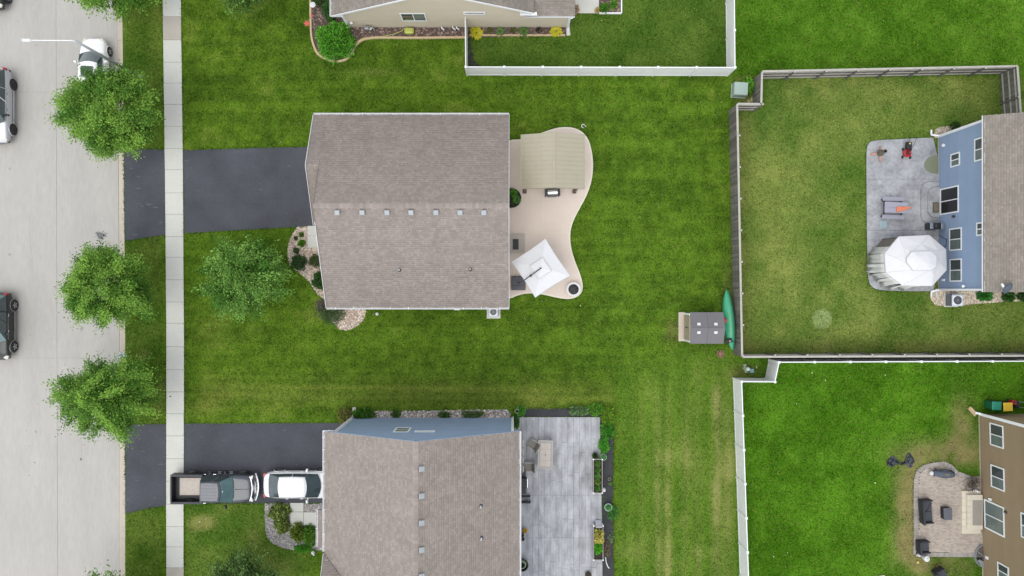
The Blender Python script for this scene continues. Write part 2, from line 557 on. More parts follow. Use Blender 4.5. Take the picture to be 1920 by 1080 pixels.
# ------------------------------------------------------------------ outlines on the ground (photo pixels at ground level)
DRIVE1A = [(232.5, 278), (309, 281), (310.5, 441), (283, 444), (236, 452), (234.5, 452)]
DRIVE1B = [(343.2, 281.5), (460, 278), (600, 274.5), (616, 274), (616, 422), (588, 424), (460, 431), (345, 437.5)]
DRIVE2A = [(235.2, 795.5), (312, 794.5), (312, 948), (290, 951), (262, 956.5), (235.2, 964)]
DRIVE2B = [(345.4, 794), (470, 793.5), (650, 792.5), (664, 792.5), (664, 942), (500, 943.5), (344.8, 944)]
PATIO1 = smooth_closed([(950, 262), (976, 262), (1002, 254), (1035, 242), (1056, 238), (1076, 239.5), (1092, 247), (1104, 262), (1110, 285), (1112.5, 310), (1110, 337),
                        (1101, 366), (1085, 394), (1073, 418), (1068.5, 440), (1070.5, 465), (1078, 490), (1088, 514), (1093, 534), (1091.5, 548), (1082, 557.5), (1065, 561.5),
                        (1045, 558.5), (1020, 552.5), (997, 549.5), (975, 552), (957, 560), (945, 562), (945, 500), (945, 400), (945, 300)], 2)
PATIO2 = [(958, 782), (1124.5, 782), (1126, 850), (1127.5, 930), (1129, 1010), (1130, 1240), (955, 1240)]
PATIO3 = smooth_closed([(1765, 257.5), (1700, 260.5), (1640, 263.5), (1630, 266), (1624.5, 276), (1623.5, 300), (1624.5, 420), (1626, 505), (1628, 530), (1636, 540), (1652, 544.5), (1700, 546), (1765, 546)], 1)
PATIO4 = [(1714.5, 1043.5), (1712.5, 990), (1712, 920), (1713, 897), (1718, 881.5), (1729, 872), (1748, 867), (1770, 864.5), (1785, 871), (1796, 883), (1822, 893), (1850, 895), (1850, 1043.5)]
GRAVEL1 = [(558, 425), (548, 441), (541, 456), (539, 471), (540.5, 489), (546, 499), (560, 510), (581, 530), (595, 551), (606, 559), (616, 580), (625, 605), (636, 617), (652, 619.5), (668, 613), (681, 600), (686, 586), (686, 568), (660, 555), (640, 540), (640, 425)]
GRAVEL2 = [(496, 944), (497, 985), (500, 1006), (512, 1019), (530, 1027), (549, 1031), (572, 1026), (600, 1032), (640, 1032), (640, 944)]
ROCKS2 = [(640, 772), (700, 770), (770, 771), (850, 769), (950, 768), (958, 774), (958, 800), (640, 800)]
BEDTOP = smooth_closed([(582, -60), (582.5, 30), (585, 75), (594, 98), (608, 109), (628, 115.5), (648, 112), (660, 102), (667, 88), (678, 77), (696, 72), (720, 71.5), (868, 71), (1064, 66.5), (1068, 45), (1040, 20), (700, -60)], 1)
BEDTOP2 = [(1077, -80), (1165, -80), (1165, 25.5), (1077, 25.5)]
BED2R = [(967, 766), (1060, 765), (1063, 765), (1147, 766), (1151, 800), (1150, 900), (1151, 1010), (1152, 1240), (1124, 1240), (1120, 900), (1118, 800), (967, 800)]
BED3S = smooth_closed([(1745, 547), (1744, 558), (1749, 567), (1757, 574), (1775, 573), (1800, 573), (1840, 569), (1880, 566), (1960, 563), (1960, 535), (1765, 535)], 1)
BED3N = smooth_closed([(1752, 262), (1752, 246), (1757, 239), (1780, 236), (1815, 236), (1850, 240), (1850, 262)], 1)
WALK1 = [(577, 423.5), (620, 422), (620, 463.5), (577.5, 465)]
SIDEWALK = [(lerp_tab(WALK_L, y), y) for y in (-200, 0, 300, 600, 1080, 1300)] + [(lerp_tab(WALK_R, y), y) for y in (1300, 1080, 640, 300, 0, -200)]

NOGRASS = [DRIVE1A, DRIVE1B, DRIVE2A, DRIVE2B, PATIO1, PATIO2, PATIO3, PATIO4, GRAVEL1, GRAVEL2, ROCKS2, BEDTOP, BEDTOP2, BED2R, BED3S, BED3N, WALK1, SIDEWALK,
           [(600, 230), (955, 230), (955, 570), (620, 570)], [(660, 785), (960, 785), (960, 1300), (660, 1300)], [(1764, 258), (2100, 258), (2100, 541), (1764, 541)],
           [(1838, 777), (2100, 777), (2100, 1300), (1846, 1300)], [(660, -200), (1062, -200), (1062, 46), (660, 46)]]
NOGRASS_W = [poly(p) for p in NOGRASS]

def sstep(a, b, x):
    t = np.clip((x - a) / (b - a), 0, 1); return t * t * (3 - 2 * t)

def lawn_color(X, Y):
    """colour of the turf itself: mown stripes, dry patches, different yards"""
    px, py = X * 27 + 960, 540 - Y * 27
    n1 = vnoise(X, Y, 3.2, 3.2, 1); n2 = vnoise(X, Y, 1.1, 1.1, 2); n3 = vnoise(X, Y, .45, .45, 3); n0 = vnoise(X, Y, 9, 9, 4)
    def C(r, g, b):
        m_ = .3 * r + .6 * g + .1 * b
        return np.array(S(r * .93 + m_ * .07, g * .93 + m_ * .07, b * .90 + m_ * .10))
    dark, mid, lit, dry = C(58, 92, 16), C(80, 116, 22), C(96, 134, 28), C(146, 142, 72)
    def blend(c0, c1, t): return c0[None, :] * (1 - t[:, None]) + c1[None, :] * t[:, None]
    # main lot: horizontal mowing
    hs1 = vnoise(X, Y, 9, .24, 5); hs2 = vnoise(X, Y, 5, .62, 6)
    t = np.clip(.40 + .32 * (n1 - .5) + .40 * (hs1 - .5) + .14 * (hs2 - .5) + .36 * (n2 - .5) + .22 * (n0 - .5) + .6 * (n3 - .5), 0, 1)
    col = blend(dark, lit, t)
    # the lawn right of the main house is a little lighter; dry flecks
    east = sstep(1050, 1150, px) * (1 - sstep(1370, 1376, px)) * sstep(130, 150, py)
    col = col * (1 + .10 * east[:, None])
    d = np.clip((n2 * .5 + n1 * .6 + n3 * .3 - .92) * 2.2, 0, 1) * .45
    col = col * (1 - d[:, None]) + dry[None, :] * d[:, None]
    # dry band below the yard tree and along the lower lot
    b1 = np.exp(-((py - 735) / 26) ** 2) * sstep(340, 420, px) * (1 - sstep(1180, 1300, px)) * (.2 + .8 * hs1) * (.4 + n1)
    b1 += 1.0 * np.exp(-((px - 385) / 38) ** 2 - ((py - 755) / 24) ** 2) * n2
    b1 += .7 * np.exp(-((px - 400) / 60) ** 2 - ((py - 620) / 18) ** 2) * n2
    b1 = np.clip(b1 * .55, 0, .7)
    col = col * (1 - b1[:, None]) + C(134, 138, 62)[None, :] * b1[:, None]
    # behind the lower house: lines along the lot, straw coloured tracks
    z = sstep(1140, 1165, px) * sstep(655, 730, py) * (1 - sstep(1383, 1388, px))
    z = np.maximum(z, sstep(1215, 1290, px) * sstep(620, 700, py) * (1 - sstep(1374, 1379, px)))
    vs1 = vnoise(X, Y, .38, 12, 7); vs2 = vnoise(X, Y, .9, 7, 8)
    tr = np.zeros_like(px)
    for c, w, a in ((1203, 7, .4), (1232, 7, .55), (1252, 6, .6), (1286, 8, .5), (1308, 6, .5), (1344, 9, .7), (1366, 9, .8)):
        tr += a * np.exp(-((px - c - 4 * (n1 - .5)) / w) ** 2)
    tr *= (.10 + 1.5 * np.clip(vs2 - .25, 0, 1) * (.2 + n2)) * sstep(690, 760, py)
    t2 = np.clip(.35 + .7 * (vs1 - .5) + .5 * (n1 - .5) + .4 * (n2 - .5), 0, 1)
    cz = blend(C(72, 112, 24), C(106, 140, 42), t2)
    k = np.clip(tr * .85 + .4 * np.clip(n1 + n2 * .7 - 1.02, 0, 1), 0, .85)[:, None]
    cz = cz * (1 - k) + C(162, 154, 98)[None, :] * k
    col = col * (1 - z[:, None]) + cz * z[:, None]
    # upper right outside the fences
    z = sstep(1374, 1379, px) * (1 - sstep(138, 144, py))
    t3 = np.clip(.40 + .6 * (n1 - .5) + .8 * (n2 - .5) + .5 * (n3 - .5) + .5 * (n0 - .5), 0, 1)
    col = col * (1 - z[:, None]) + blend(C(60, 106, 12), C(90, 138, 30), t3) * z[:, None]
    # inside the upper white fence
    z = sstep(868, 874, px) * (1 - sstep(1362, 1368, px)) * (1 - sstep(131, 140, py)) * (1 - 0 * py)
    col = col * (1 - z[:, None]) + blend(C(56, 94, 22), C(92, 122, 42), np.clip(.4 + .9 * (n2 - .5) + .6 * (n1 - .5), 0, 1)) * z[:, None]
    # inside the wooden fence
    z = sstep(1376, 1381, px) * sstep(139, 148, py) * (1 - sstep(660, 666, py))
    t4 = np.clip(.44 + .8 * (n1 - .5) + .7 * (n2 - .5) + .3 * (n3 - .5), 0, 1)
    cw = blend(C(76, 112, 34), C(128, 144, 66), t4)
    edge = np.exp(-((px - 1392) / 14) ** 2) + np.exp(-((py - 650) / 12) ** 2)
    e = np.clip(edge * .5 * (.4 + n2), 0, .6)[:, None]
    cw = cw * (1 - e) + C(104, 108, 56)[None, :] * e
    ring = np.hypot(px - 1541, py - 598)
    rr = ((1 - sstep(17, 20, ring)) * (.55 + .5 * n3))[:, None].clip(0, .8)
    cw = cw * (1 - rr) + C(146, 166, 104)[None, :] * rr
    col = col * (1 - z[:, None]) + cw * z[:, None]
    # inside the lower right white fence
    z = sstep(1378, 1386, px) * sstep(670, 675, py)
    t5 = np.clip(.40 + .6 * (n1 - .5) + .8 * (n2 - .5) + .6 * (n3 - .5) + .4 * (n0 - .5), 0, 1)
    cl = blend(C(56, 106, 8), C(84, 138, 22), t5)
    mud = np.exp(-((px - 1704) / 26) ** 2 - ((py - 960) / 95) ** 4) + .9 * np.exp(-((px - 1770) / 75) ** 2 - ((py - 850) / 26) ** 2) + .8 * np.exp(-((px - 1760) / 70) ** 2 - ((py - 1062) / 22) ** 2) + .7 * np.exp(-((px - 1805) / 22) ** 2 - ((py - 800) / 60) ** 2)
    mud = np.clip(mud * (.22 + 1.15 * n2 + .7 * n3 - .1), 0, .92)[:, None]
    cl = cl * (1 - mud) + blend(C(150, 138, 88), C(124, 116, 76), n3) * mud
    col = col * (1 - z[:, None]) + cl * z[:, None]
    # the verge along the road and the front gardens
    z = (1 - sstep(300, 306, px))
    t6 = np.clip(.36 + .9 * (n2 - .5) + .6 * (n1 - .5), 0, 1)
    col = col * (1 - z[:, None]) + blend(C(62, 98, 22), C(104, 128, 46), t6) * z[:, None]
    z = sstep(345, 352, px) * (1 - sstep(560, 600, px)) * sstep(940, 948, py)
    dk = np.clip(np.exp(-((px - 378) / 26) ** 2 - ((py - 982) / 16) ** 2) + .6 * (n1 + n2 - 1.15), 0, .7)[:, None]
    cf = blend(C(74, 112, 30), C(112, 138, 52), t6)
    cf = cf * (1 - dk) + C(150, 146, 84)[None, :] * dk
    col = col * (1 - z[:, None]) + cf * z[:, None]
    # brown spots near the wooden fence and utility boxes
    sp = np.zeros_like(px)
    for cx, cy, w, h, a in ((1395, 700, 30, 16, .7), (1364, 540, 8, 40, .6), (1262, 620, 14, 20, .5), (1400, 186, 12, 8, .4), (700, 135, 40, 6, .3), (290, 440, 12, 8, .6), (268, 668, 14, 10, .5), (302, 735, 12, 30, .4)):
        sp += a * np.exp(-((px - cx) / w) ** 2 - ((py - cy) / h) ** 2)
    sp = np.clip(sp * (.4 + n2), 0, .7)[:, None]
    col = col * (1 - sp) + C(132, 122, 76)[None, :] * sp
    return col * np.array([1.13, 1.10, 1.06])

# lawn: one sheet from the kerb to beyond the frame, colours from the turf's own pattern
cell = .17
lx = np.arange(W2(226, 0)[0], 42, cell); ly = np.arange(-27, 27, cell)
GX, GY = np.meshgrid(lx, ly)
nxg, nyg = len(lx), len(ly)
X0 = GX.ravel().copy(); Y0 = GY.ravel()
edge_x = np.array([W2(lerp_tab(CURB_R, 540 - y * 27), 0)[0] for y in ly])
X0 = np.maximum(X0, np.repeat(edge_x, nxg))
LC = lawn_color(X0, Y0)
Z0 = .012 * (vnoise(X0, Y0, .5, .5, 21) - .5) + .0
idx = np.arange(nxg * nyg).reshape(nyg, nxg)
Q = np.stack([idx[:-1, :-1], idx[:-1, 1:], idx[1:, 1:], idx[1:, :-1]], -1).reshape(-1, 4)
structure(np_mesh('lawn', np.stack([X0, Y0, Z0], 1), Q, M['lawn'], colors=LC, smooth=True))

# grass blades: geometry over the whole lawn, denser and longer along edges
def blades(P, col, ln, seed=0, wid=.03):
    r = np.random.default_rng(seed)
    n = len(P)
    a = r.random(n) * 2 * np.pi
    lean = .75 + r.random(n) * .6
    L_ = ln * (.6 + .8 * r.random(n))
    dx, dy = np.cos(a), np.sin(a)
    base = np.stack([P[:, 0], P[:, 1], np.full(n, .0)], 1)
    side = np.stack([-dy, dx, np.zeros(n)], 1) * (wid * (.6 + .8 * r.random(n)))[:, None]
    tip = base + np.stack([dx * L_ * np.sin(lean), dy * L_ * np.sin(lean), L_ * np.cos(lean)], 1)
    V = np.stack([base - side, base + side, tip], 1).reshape(-1, 3)
    c = col * (.66 + 1.25 * r.random((n, 1)) ** 1.1) * (1 + .12 * (r.random((n, 3)) - .5))
    dry_ = r.random(n) < .03
    c[dry_] = np.array(S(150, 156, 82)) * (.7 + .5 * r.random((int(dry_.sum()), 1)))
    return V, np.repeat(c, 3, 0)

NB = 360000
P = np.stack([RNG.uniform(W2(236, 0)[0], 37, NB), RNG.uniform(-20.6, 20.6, NB)], 1)
ok = np.ones(NB, dtype=bool)
for pl in NOGRASS_W:
    ok &= ~inside(P, pl)
P = P[ok]
LB = lawn_color(P[:, 0], P[:, 1])
P = P[(LB[:, 0] < .80 * LB[:, 1]) | (RNG.random(len(P)) < .25)]
V1, C1 = blades(P, lawn_color(P[:, 0], P[:, 1]), .105, 5, wid=.038)
# edges
EP = []
def edge_line(pts, n_per_m, spread, closed=True):
    m = len(pts)
    for i in range(m if closed else m - 1):
        a, b = np.array(pts[i]), np.array(pts[(i + 1) % m])
        L_ = np.hypot(*(b - a)); k = int(L_ * n_per_m)
        if k < 1: continue
        t = RNG.random(k)[:, None]
        q = a + (b - a) * t + RNG.normal(0, spread, (k, 2))
        EP.append(q)
for pl in (DRIVE1A, DRIVE1B, DRIVE2A, DRIVE2B, SIDEWALK, PATIO1, PATIO3, PATIO2, PATIO4, BED2R):
    edge_line(poly(pl), 60, .03)
P2 = np.concatenate(EP)
ok = np.ones(len(P2), dtype=bool)
for pl in (poly(DRIVE1A), poly(DRIVE1B), poly(DRIVE2A), poly(DRIVE2B), poly(SIDEWALK)):
    ok &= ~(inside(P2, pl) & (RNG.random(len(P2)) < .8))
for pl in NOGRASS_W[18:]: ok &= ~inside(P2, pl)
P2 = P2[ok]
V2, C2 = blades(P2, lawn_color(P2[:, 0], P2[:, 1]) * .8, .10, 6)
V = np.concatenate([V1, V2]); Cc = np.concatenate([C1, C2])
np_mesh('grass', V, np.arange(len(V)).reshape(-1, 3), M['blade'], colors=Cc, kind='stuff')

# --- sidewalk slabs
sw = structure(thing('sidewalk', None, None, (0, 0, 0)))
SJ = [-60, -12, 31.4, 75.3, 117, 156, 196, 237, 278.6, 318, 361.7, 402, 444, 482.5, 524.5, 566, 606, 650, 693, 734.5, 775.5, 817, 859.7, 902, 945, 987, 1025, 1064, 1108, 1150]
for i, (y0, y1) in enumerate(zip(SJ, SJ[1:])):
    g = .24
    p = [(lerp_tab(WALK_L, y0) + random.uniform(-.3, .3), y0 + g), (lerp_tab(WALK_R, y0) + random.uniform(-.3, .3), y0 + g), (lerp_tab(WALK_R, y1), y1 - g), (lerp_tab(WALK_L, y1), y1 - g)]
    tan = i in (2, 27)
    MB().prism(poly(p), -.1, .05 + random.uniform(-.004, .004)).build('slab', M['walk_tan'] if tan else M['walk'], sw, world=True, bevel=.008,
                                                           label='slightly browner sidewalk slab' if tan else None)
MB().prism(poly(SIDEWALK), -.12, .012).build('joint_bed', M['gravelgrey'], sw, world=True)

# --- driveways and their aprons
for nm, pl, z in (('driveway', DRIVE1A, .016), ('driveway', DRIVE1B, .018), ('driveway', DRIVE2A, .016), ('driveway', DRIVE2B, .018)):
    dv = structure(MB().prism(poly(pl), -.12, z).build(nm, M['asphalt']))
    wm = MB(); rw = random.Random(len(pl) * 7 + int(pl[0][1])); Wd = poly(shr) if False else poly(pl)
    for k in range(26):
        cx, cy = rw.uniform(min(q[0] for q in pl), max(q[0] for q in pl)), rw.uniform(min(q[1] for q in pl) + 4, max(q[1] for q in pl) - 4)
        if not inside(np.array([W2(cx, cy)]), Wd)[0] or cx > 596: continue
        rr = rw.choice((.4, .5, .7, 1.0)); ex = rw.choice((1, 1, 3, 6))
        wm.prism([W2(cx + rr * ex * math.cos(a * .9) * rw.uniform(.7, 1.2), cy + rr * math.sin(a * .9) * rw.uniform(.7, 1.2)) for a in range(7)], z - .004, z + .003)
    wm.build('wear_mark', M['asphalt_worn'], dv, world=True, kind='stuff')

# --- patios
p1 = structure(thing('patio', None, None, (0, 0, 0)))
W1 = poly(PATIO1)
MB().prism(W1, -.1, .062).build('slab_edge', M['patio_edge'], p1, world=True)
ctr = (sum(p[0] for p in W1) / len(W1), sum(p[1] for p in W1) / len(W1))
def shrink(pts, d):
    n = len(pts); out = []
    ar = sum(pts[i][0] * pts[(i + 1) % n][1] - pts[(i + 1) % n][0] * pts[i][1] for i in range(n))
    sg = 1 if ar > 0 else -1
    for i in range(n):
        a, b, c = Vector(pts[i - 1]), Vector(pts[i]), Vector(pts[(i + 1) % n])
        t = (c - a)
        if t.length < 1e-9: out.append(tuple(b)); continue
        t.normalize(); nn = Vector((-t.y, t.x)) * sg
        out.append((b.x + nn.x * d, b.y + nn.y * d))
    return out
W1i = shrink(W1, .10)
xj = W2(1018.5, 0)[0]; yj = [30, W2(0, 374)[1], W2(0, 436.5)[1], W2(0, 468)[1], -5]
for ya, yb in zip(yj, yj[1:]):
    for xa, xb in ((-2, xj), (xj, 8)):
        q = clip_rect(W1i, xa + .012, xb - .012, yb + .012, ya - .012)
        if len(q) > 2: MB().prism(q, -.08, .07).build('slab', M['patio'], p1, world=True)
# patio of the lower house: stamped planks
p2 = structure(thing('patio', None, None, (0, 0, 0)))
W2p = poly(PATIO2)
MB().prism(W2p, -.1, .045).build('slab', M['dark'], p2, world=True)
x = W2(955, 0)[0]; xe = W2(1131, 0)[0]
ycuts = [W2(0, v)[1] for v in (781.5, 928, 1008, 1240)]
pw = .405
while x < xe:
    for ya, yb in zip(ycuts, ycuts[1:]):
        y = ya
        while y > yb + .05:
            l = random.uniform(1.5, 2.6)
            y2 = y - l
            if y2 < yb + .7: y2 = yb
            q = clip_rect(W2p, x + .006, x + pw - .006, max(y2, yb) + .006, y - .006)
            if len(q) > 2 and y > -21: MB().prism(q, -.05, .06 + random.uniform(-.003, .003)).build('plank', M['plankcrete'], p2, world=True)
            y = y2
    x += pw
# patio of the blue house
p3 = structure(thing('patio', None, None, (0, 0, 0)))
W3 = poly(PATIO3)
MB().prism(W3, -.1, .05).build('slab_bed', M['dark'], p3, world=True)
for ya, yb in ((12, W2(0, 336)[1]), (W2(0, 336)[1], W2(0, 432)[1]), (W2(0, 432)[1], -2)):
    q = clip_rect(W3, 20, 30.5, yb + .008, ya - .008)
    MB().prism(q, -.06, .07).build('slab', M['stamped'], p3, world=True)
def rounded_rect(x0, y0, x1, y1, r, left_only=True, n=6):
    pts = []
    pts.append((x1, y0)); pts.append((x1, y1))
    for k in range(n + 1):
        a = R(90 + 90 * k / n); pts.append((x0 + r + r * math.cos(a), y1 - r + r * math.sin(a)))
    for k in range(n + 1):
        a = R(180 + 90 * k / n); pts.append((x0 + r + r * math.cos(a), y0 + r + r * math.sin(a)))
    return pts
sx0, sy1 = W2(1724.5, 342); _, sy0 = W2(0, 420)
MB().prism(rounded_rect(sx0, sy0 + .05, 29.56, sy1, .55), .06, .20).build('step', M['stamped'], p3, world=True, bevel=.015)
sx0, sy1 = W2(1735.5, 352); _, sy0 = W2(0, 411)
MB().prism(rounded_rect(sx0, sy0 + .1, 29.56, sy1, .5), .18, .34).build('step', M['stamped'], p3, world=True, bevel=.015)
# brick patio of the brown house
p4 = structure(thing('patio', None, None, (0, 0, 0)))
W4 = poly(PATIO4)
MB().prism(W4, -.1, .02).build('sand_bed', pmat('sand', S(150, 138, 122), .95, .2, 5), p4, world=True)
brk = MB(); W4i = shrink(W4, .34)
bb = .105; y = -20.0; row = 0
while y < -11.5:
    x = 27.4 + (row % 2) * .1
    while x < 33.2:
        cx, cy = x + .1, y + bb / 2
        if inside(np.array([[cx, cy]]), W4i)[0]:
            zt = .05 + random.uniform(-.004, .004)
            brk.box((cx, cy, zt - .03), (.196, bb - .006, .06))
        x += .202
    y += bb; row += 1
brk.build('brick', pmat('paver_brick', S(190, 177, 164), .9, .06, 1.0, isl=.16), p4, world=True, kind='stuff')
bd = MB()
n4 = len(W4); W4m = shrink(W4, .17)
for i in range(n4):
    a, b = Vector(W4m[i]), Vector(W4m[(i + 1) % n4])
    L_ = (b - a).length; k = max(1, int(L_ / .16))
    ang = math.atan2(b.y - a.y, b.x - a.x)
    for j in range(k):
        c = a + (b - a) * ((j + .5) / k)
        bd.box((c.x, c.y, .025), (L_ / k - .008, .30, .06), rz=ang)
bd.build('border_brick', pmat('border_paver', S(172, 166, 158), .9, .08, 1.0, isl=.14), p4, world=True, kind='stuff')
# patio slab of the top house
p5 = structure(thing('patio', None, None, (0, 0, 0)))
MB().prism(poly([(1078.5, -90), (1123, -90), (1123, 25.2), (1078.5, 25.2)]), -.1, .05).build('slab', M['walk'], p5, world=True, bevel=.01)

# --- beds
def bed_sheet(name, pts, mat, z): return structure(MB().prism(poly(pts), -.1, z).build(name, mat))
bed_sheet('gravel_bed', GRAVEL1, M['gravelbase'], .014)
bed_sheet('gravel_bed', GRAVEL2, M['gravelgrey'], .010)
bed_sheet('gravel_bed', ROCKS2, M['gravelgrey'], .012)
bed_sheet('gravel_bed', BED3S, M['gravelbase'], .012)
bed_sheet('gravel_bed', BED3N, M['gravelbase'], .012)
bed_sheet('mulch_bed', BEDTOP, M['mulch'], .014)
bed_sheet('mulch_bed', BEDTOP2, M['mulch'], .008)
bed_sheet('mulch_bed', [(877, 62), (881, 62), (884, 92), (889, 110), (894, 119), (930, 136), (1362, 137), (1362, 141), (877, 140)], M['fabric_black'], .006)
bed_sheet('gap_shade_strip', [(1442, 662.5), (2000, 660), (2000, 671), (1442, 673.5)], M['soil'], .006)  # soil colour reused as painted shade in the gap between the fences
bed_sheet('fabric_bed', BED2R, M['fabric_black'], .008)

def stones(name, pts, n, size, cols, seed, z=.015, avoid=(), flat=.6):
    r = np.random.default_rng(seed)
    Wp = poly(pts)
    lo = np.min(Wp, 0); hi = np.max(Wp, 0)
    out = np.zeros((0, 2))
    while len(out) < n:
        q = r.uniform(lo, hi, (n * 2, 2))
        k = inside(q, Wp)
        for av in avoid: k &= ~inside(q, av)
        out = np.concatenate([out, q[k]])
    out = out[:n]
    s = size * (.5 + r.random((n, 1)) ** 1.5)
    a = r.random(n) * 6.28
    base = np.array([(1, 0, 0), (0, 1, 0), (-1, 0, 0), (0, -1, 0), (.15, .1, flat)])
    V = base[None] * s[:, :, None] * (.7 + .6 * r.random((n, 5, 3)))
    c, sn = np.cos(a)[:, None], np.sin(a)[:, None]
    vx = V[:, :, 0] * c - V[:, :, 1] * sn; vy = V[:, :, 0] * sn + V[:, :, 1] * c
    V = np.stack([vx + out[:, :1], vy + out[:, 1:], V[:, :, 2] + z], -1)
    fb = np.array([(0, 1, 4), (1, 2, 4), (2, 3, 4), (3, 0, 4)])
    Fq = (fb[None] + (np.arange(n) * 5)[:, None, None]).reshape(-1, 3)
    cc = np.array(cols)[r.integers(0, len(cols), n)] * (.75 + .5 * r.random((n, 1)))
    np_mesh(name, V.reshape(-1, 3), Fq, M['stone'], colors=np.repeat(cc, 5, 0), kind='stuff')
tanst = [S(236, 220, 202), S(222, 196, 176), S(246, 236, 224), S(196, 174, 158), S(176, 154, 142)]
greyst = [S(206, 202, 198), S(180, 174, 170), S(226, 222, 218), S(156, 152, 150), S(195, 185, 175)]
stones('gravel', GRAVEL1, 6500, .045, tanst, 1, avoid=[poly(WALK1)])
W2C = [(545, 943), (570.5, 943), (570.5, 961), (606, 961), (606, 984.5), (545, 984.5)]
stones('gravel', GRAVEL2, 3500, .04, greyst, 2, avoid=[poly(W2C)])
stones('gravel', ROCKS2, 2200, .06, tanst + greyst, 3)
stones('gravel', BED3S, 2600, .035, [S(240, 226, 198), S(226, 208, 178), S(250, 238, 216)], 4)
stones('gravel', BED3N, 700, .035, [S(240, 226, 198), S(226, 208, 178), S(250, 238, 216)], 5)
mul = [S(132, 110, 102), S(156, 132, 120), S(100, 80, 74), S(178, 154, 140)]
stones('mulch', BEDTOP, 5200, .055, mul, 6, flat=.3)
stones('mulch', BEDTOP2, 900, .055, mul, 7, flat=.3, avoid=[poly([(1077, -90), (1125, -90), (1125, 27), (1077, 27)])])

# --- front walks
f1 = structure(thing('front_path', None, None, (0, 0, 0)))
for a, b in ((423.8, 442.2), (442.6, 464.5)):
    MB().prism(poly([(577, a), (622, a - 1), (622, b - .5), (577.3, b)]), -.1, .07).build('slab', M['walk'], f1, world=True, bevel=.008)
f2 = structure(thing('front_path', None, None, (0, 0, 0)))
for q in ([(545, 942.5), (569.5, 942.5), (569.5, 959), (545, 959)], [(545, 959.6), (569.5, 959.6), (569.5, 984.5), (545, 984.5)],
          [(570.1, 960), (594, 960), (594, 984), (570.1, 984)], [(594.6, 961), (640, 961), (640, 984), (594.6, 984)]):
    MB().prism(poly(q), -.1, .07).build('slab', M['walk'], f2, world=True, bevel=.008)

# road stains: oil spot, drips (flat marks on the concrete, a few mm above it)
st = pmat('oil_stain', S(112, 112, 114), .6, .2, 6)
st2 = pmat('faint_stain', S(168, 168, 166), .8, .1, 4)
stain_d, stain_f = MB(), MB()
def blot(cx, cy, r, mat, seed, ex=1.0):
    rr = random.Random(seed); n = 26 if r > 2 else 8
    pts = []
    for k in range(n):
        a = 2 * math.pi * k / n
        q = r * (.7 + .5 * rr.random())
        pts.append(W2(cx + q * math.cos(a) * ex, cy + q * math.sin(a)))
    (stain_d if mat is st else stain_f).prism(pts, -.125, -.112 if mat is st else -.115)
blot(186.5, 441, 9, st2, 1); blot(187, 441, 6.5, st, 2)
for k in range(26):
    a = random.uniform(0, 6.28); q = random.uniform(5, 12)
    blot(187 + q * math.cos(a), 441 + q * math.sin(a) * .8, random.uniform(.5, 1.3), st, 100 + k)
blot(16.5, 316, 3, st2, 3); blot(150, 862, 2.2, st, 4); blot(65, 810, 2.6, st2, 5); blot(63, 868, 1.3, st, 6); blot(53, 892, 1, st, 7); blot(150, 618, 3, st2, 9)
blot(16, 477, 3, st2, 8); blot(52, 837, .8, st, 10)
for k in range(40):
    blot(random.uniform(5, 215), random.uniform(20, 1070), random.uniform(.4, .8), st if k % 3 else st2, 200 + k)
for k in range(44):
    y = 396 + k * 2.6 + random.uniform(-1, 1)
    blot(52 + (y - 396) * .062 + random.uniform(-.4, .4), y, random.uniform(.25, .6), st, 300 + k, ex=.5)
for k in range(16): blot(150.5 + random.uniform(-.2, .2), 828 + k * 2.1, .4, st, 400 + k, ex=.6)
for k in range(8): blot(65 + random.uniform(-.2, .2), 812 + k * 2.4, .4, st2, 430 + k, ex=.6)

stain_d.build('stain', st, road, world=True, kind='stuff')
stain_f.build('stain', st2, road, world=True, kind='stuff')

# pale leaves and petals lying on the lawns
lt = MB(); rl = random.Random(12)
spots = [(1522, 699), (1547, 713), (1493, 757), (1659, 703), (1098, 237), (700, 590), (375, 978), (387, 972), (1442, 694), (1418, 688), (1440, 676), (1128, 26 + 13), (1640, 905), (1088, 573), (1450, 1043)]
spots += [(rl.uniform(350, 1900), rl.uniform(20, 1070)) for k in range(40)]
lp = np.array([W2(x, y) for x, y in spots]); keep = np.ones(len(lp), dtype=bool)
for pl in NOGRASS_W: keep &= ~inside(lp, pl)
for i, (x, y) in enumerate(lp):
    if not keep[i]: continue
    s = rl.uniform(.05, .10) if i < 15 else rl.uniform(.025, .05); a = rl.random() * 6.28
    pts = [(x + s * math.cos(a + q) * (1 if k % 2 else .5), y + s * math.sin(a + q) * (1 if k % 2 else .5), .06 + .01 * (k % 2)) for k, q in enumerate((0, 1.57, 3.14, 4.71))]
    lt.add(pts, [(0, 1, 2, 3)])
lt.build('leaf_litter', pmat('pale_litter', S(206, 214, 170), .8, .15, 3), kind='stuff')
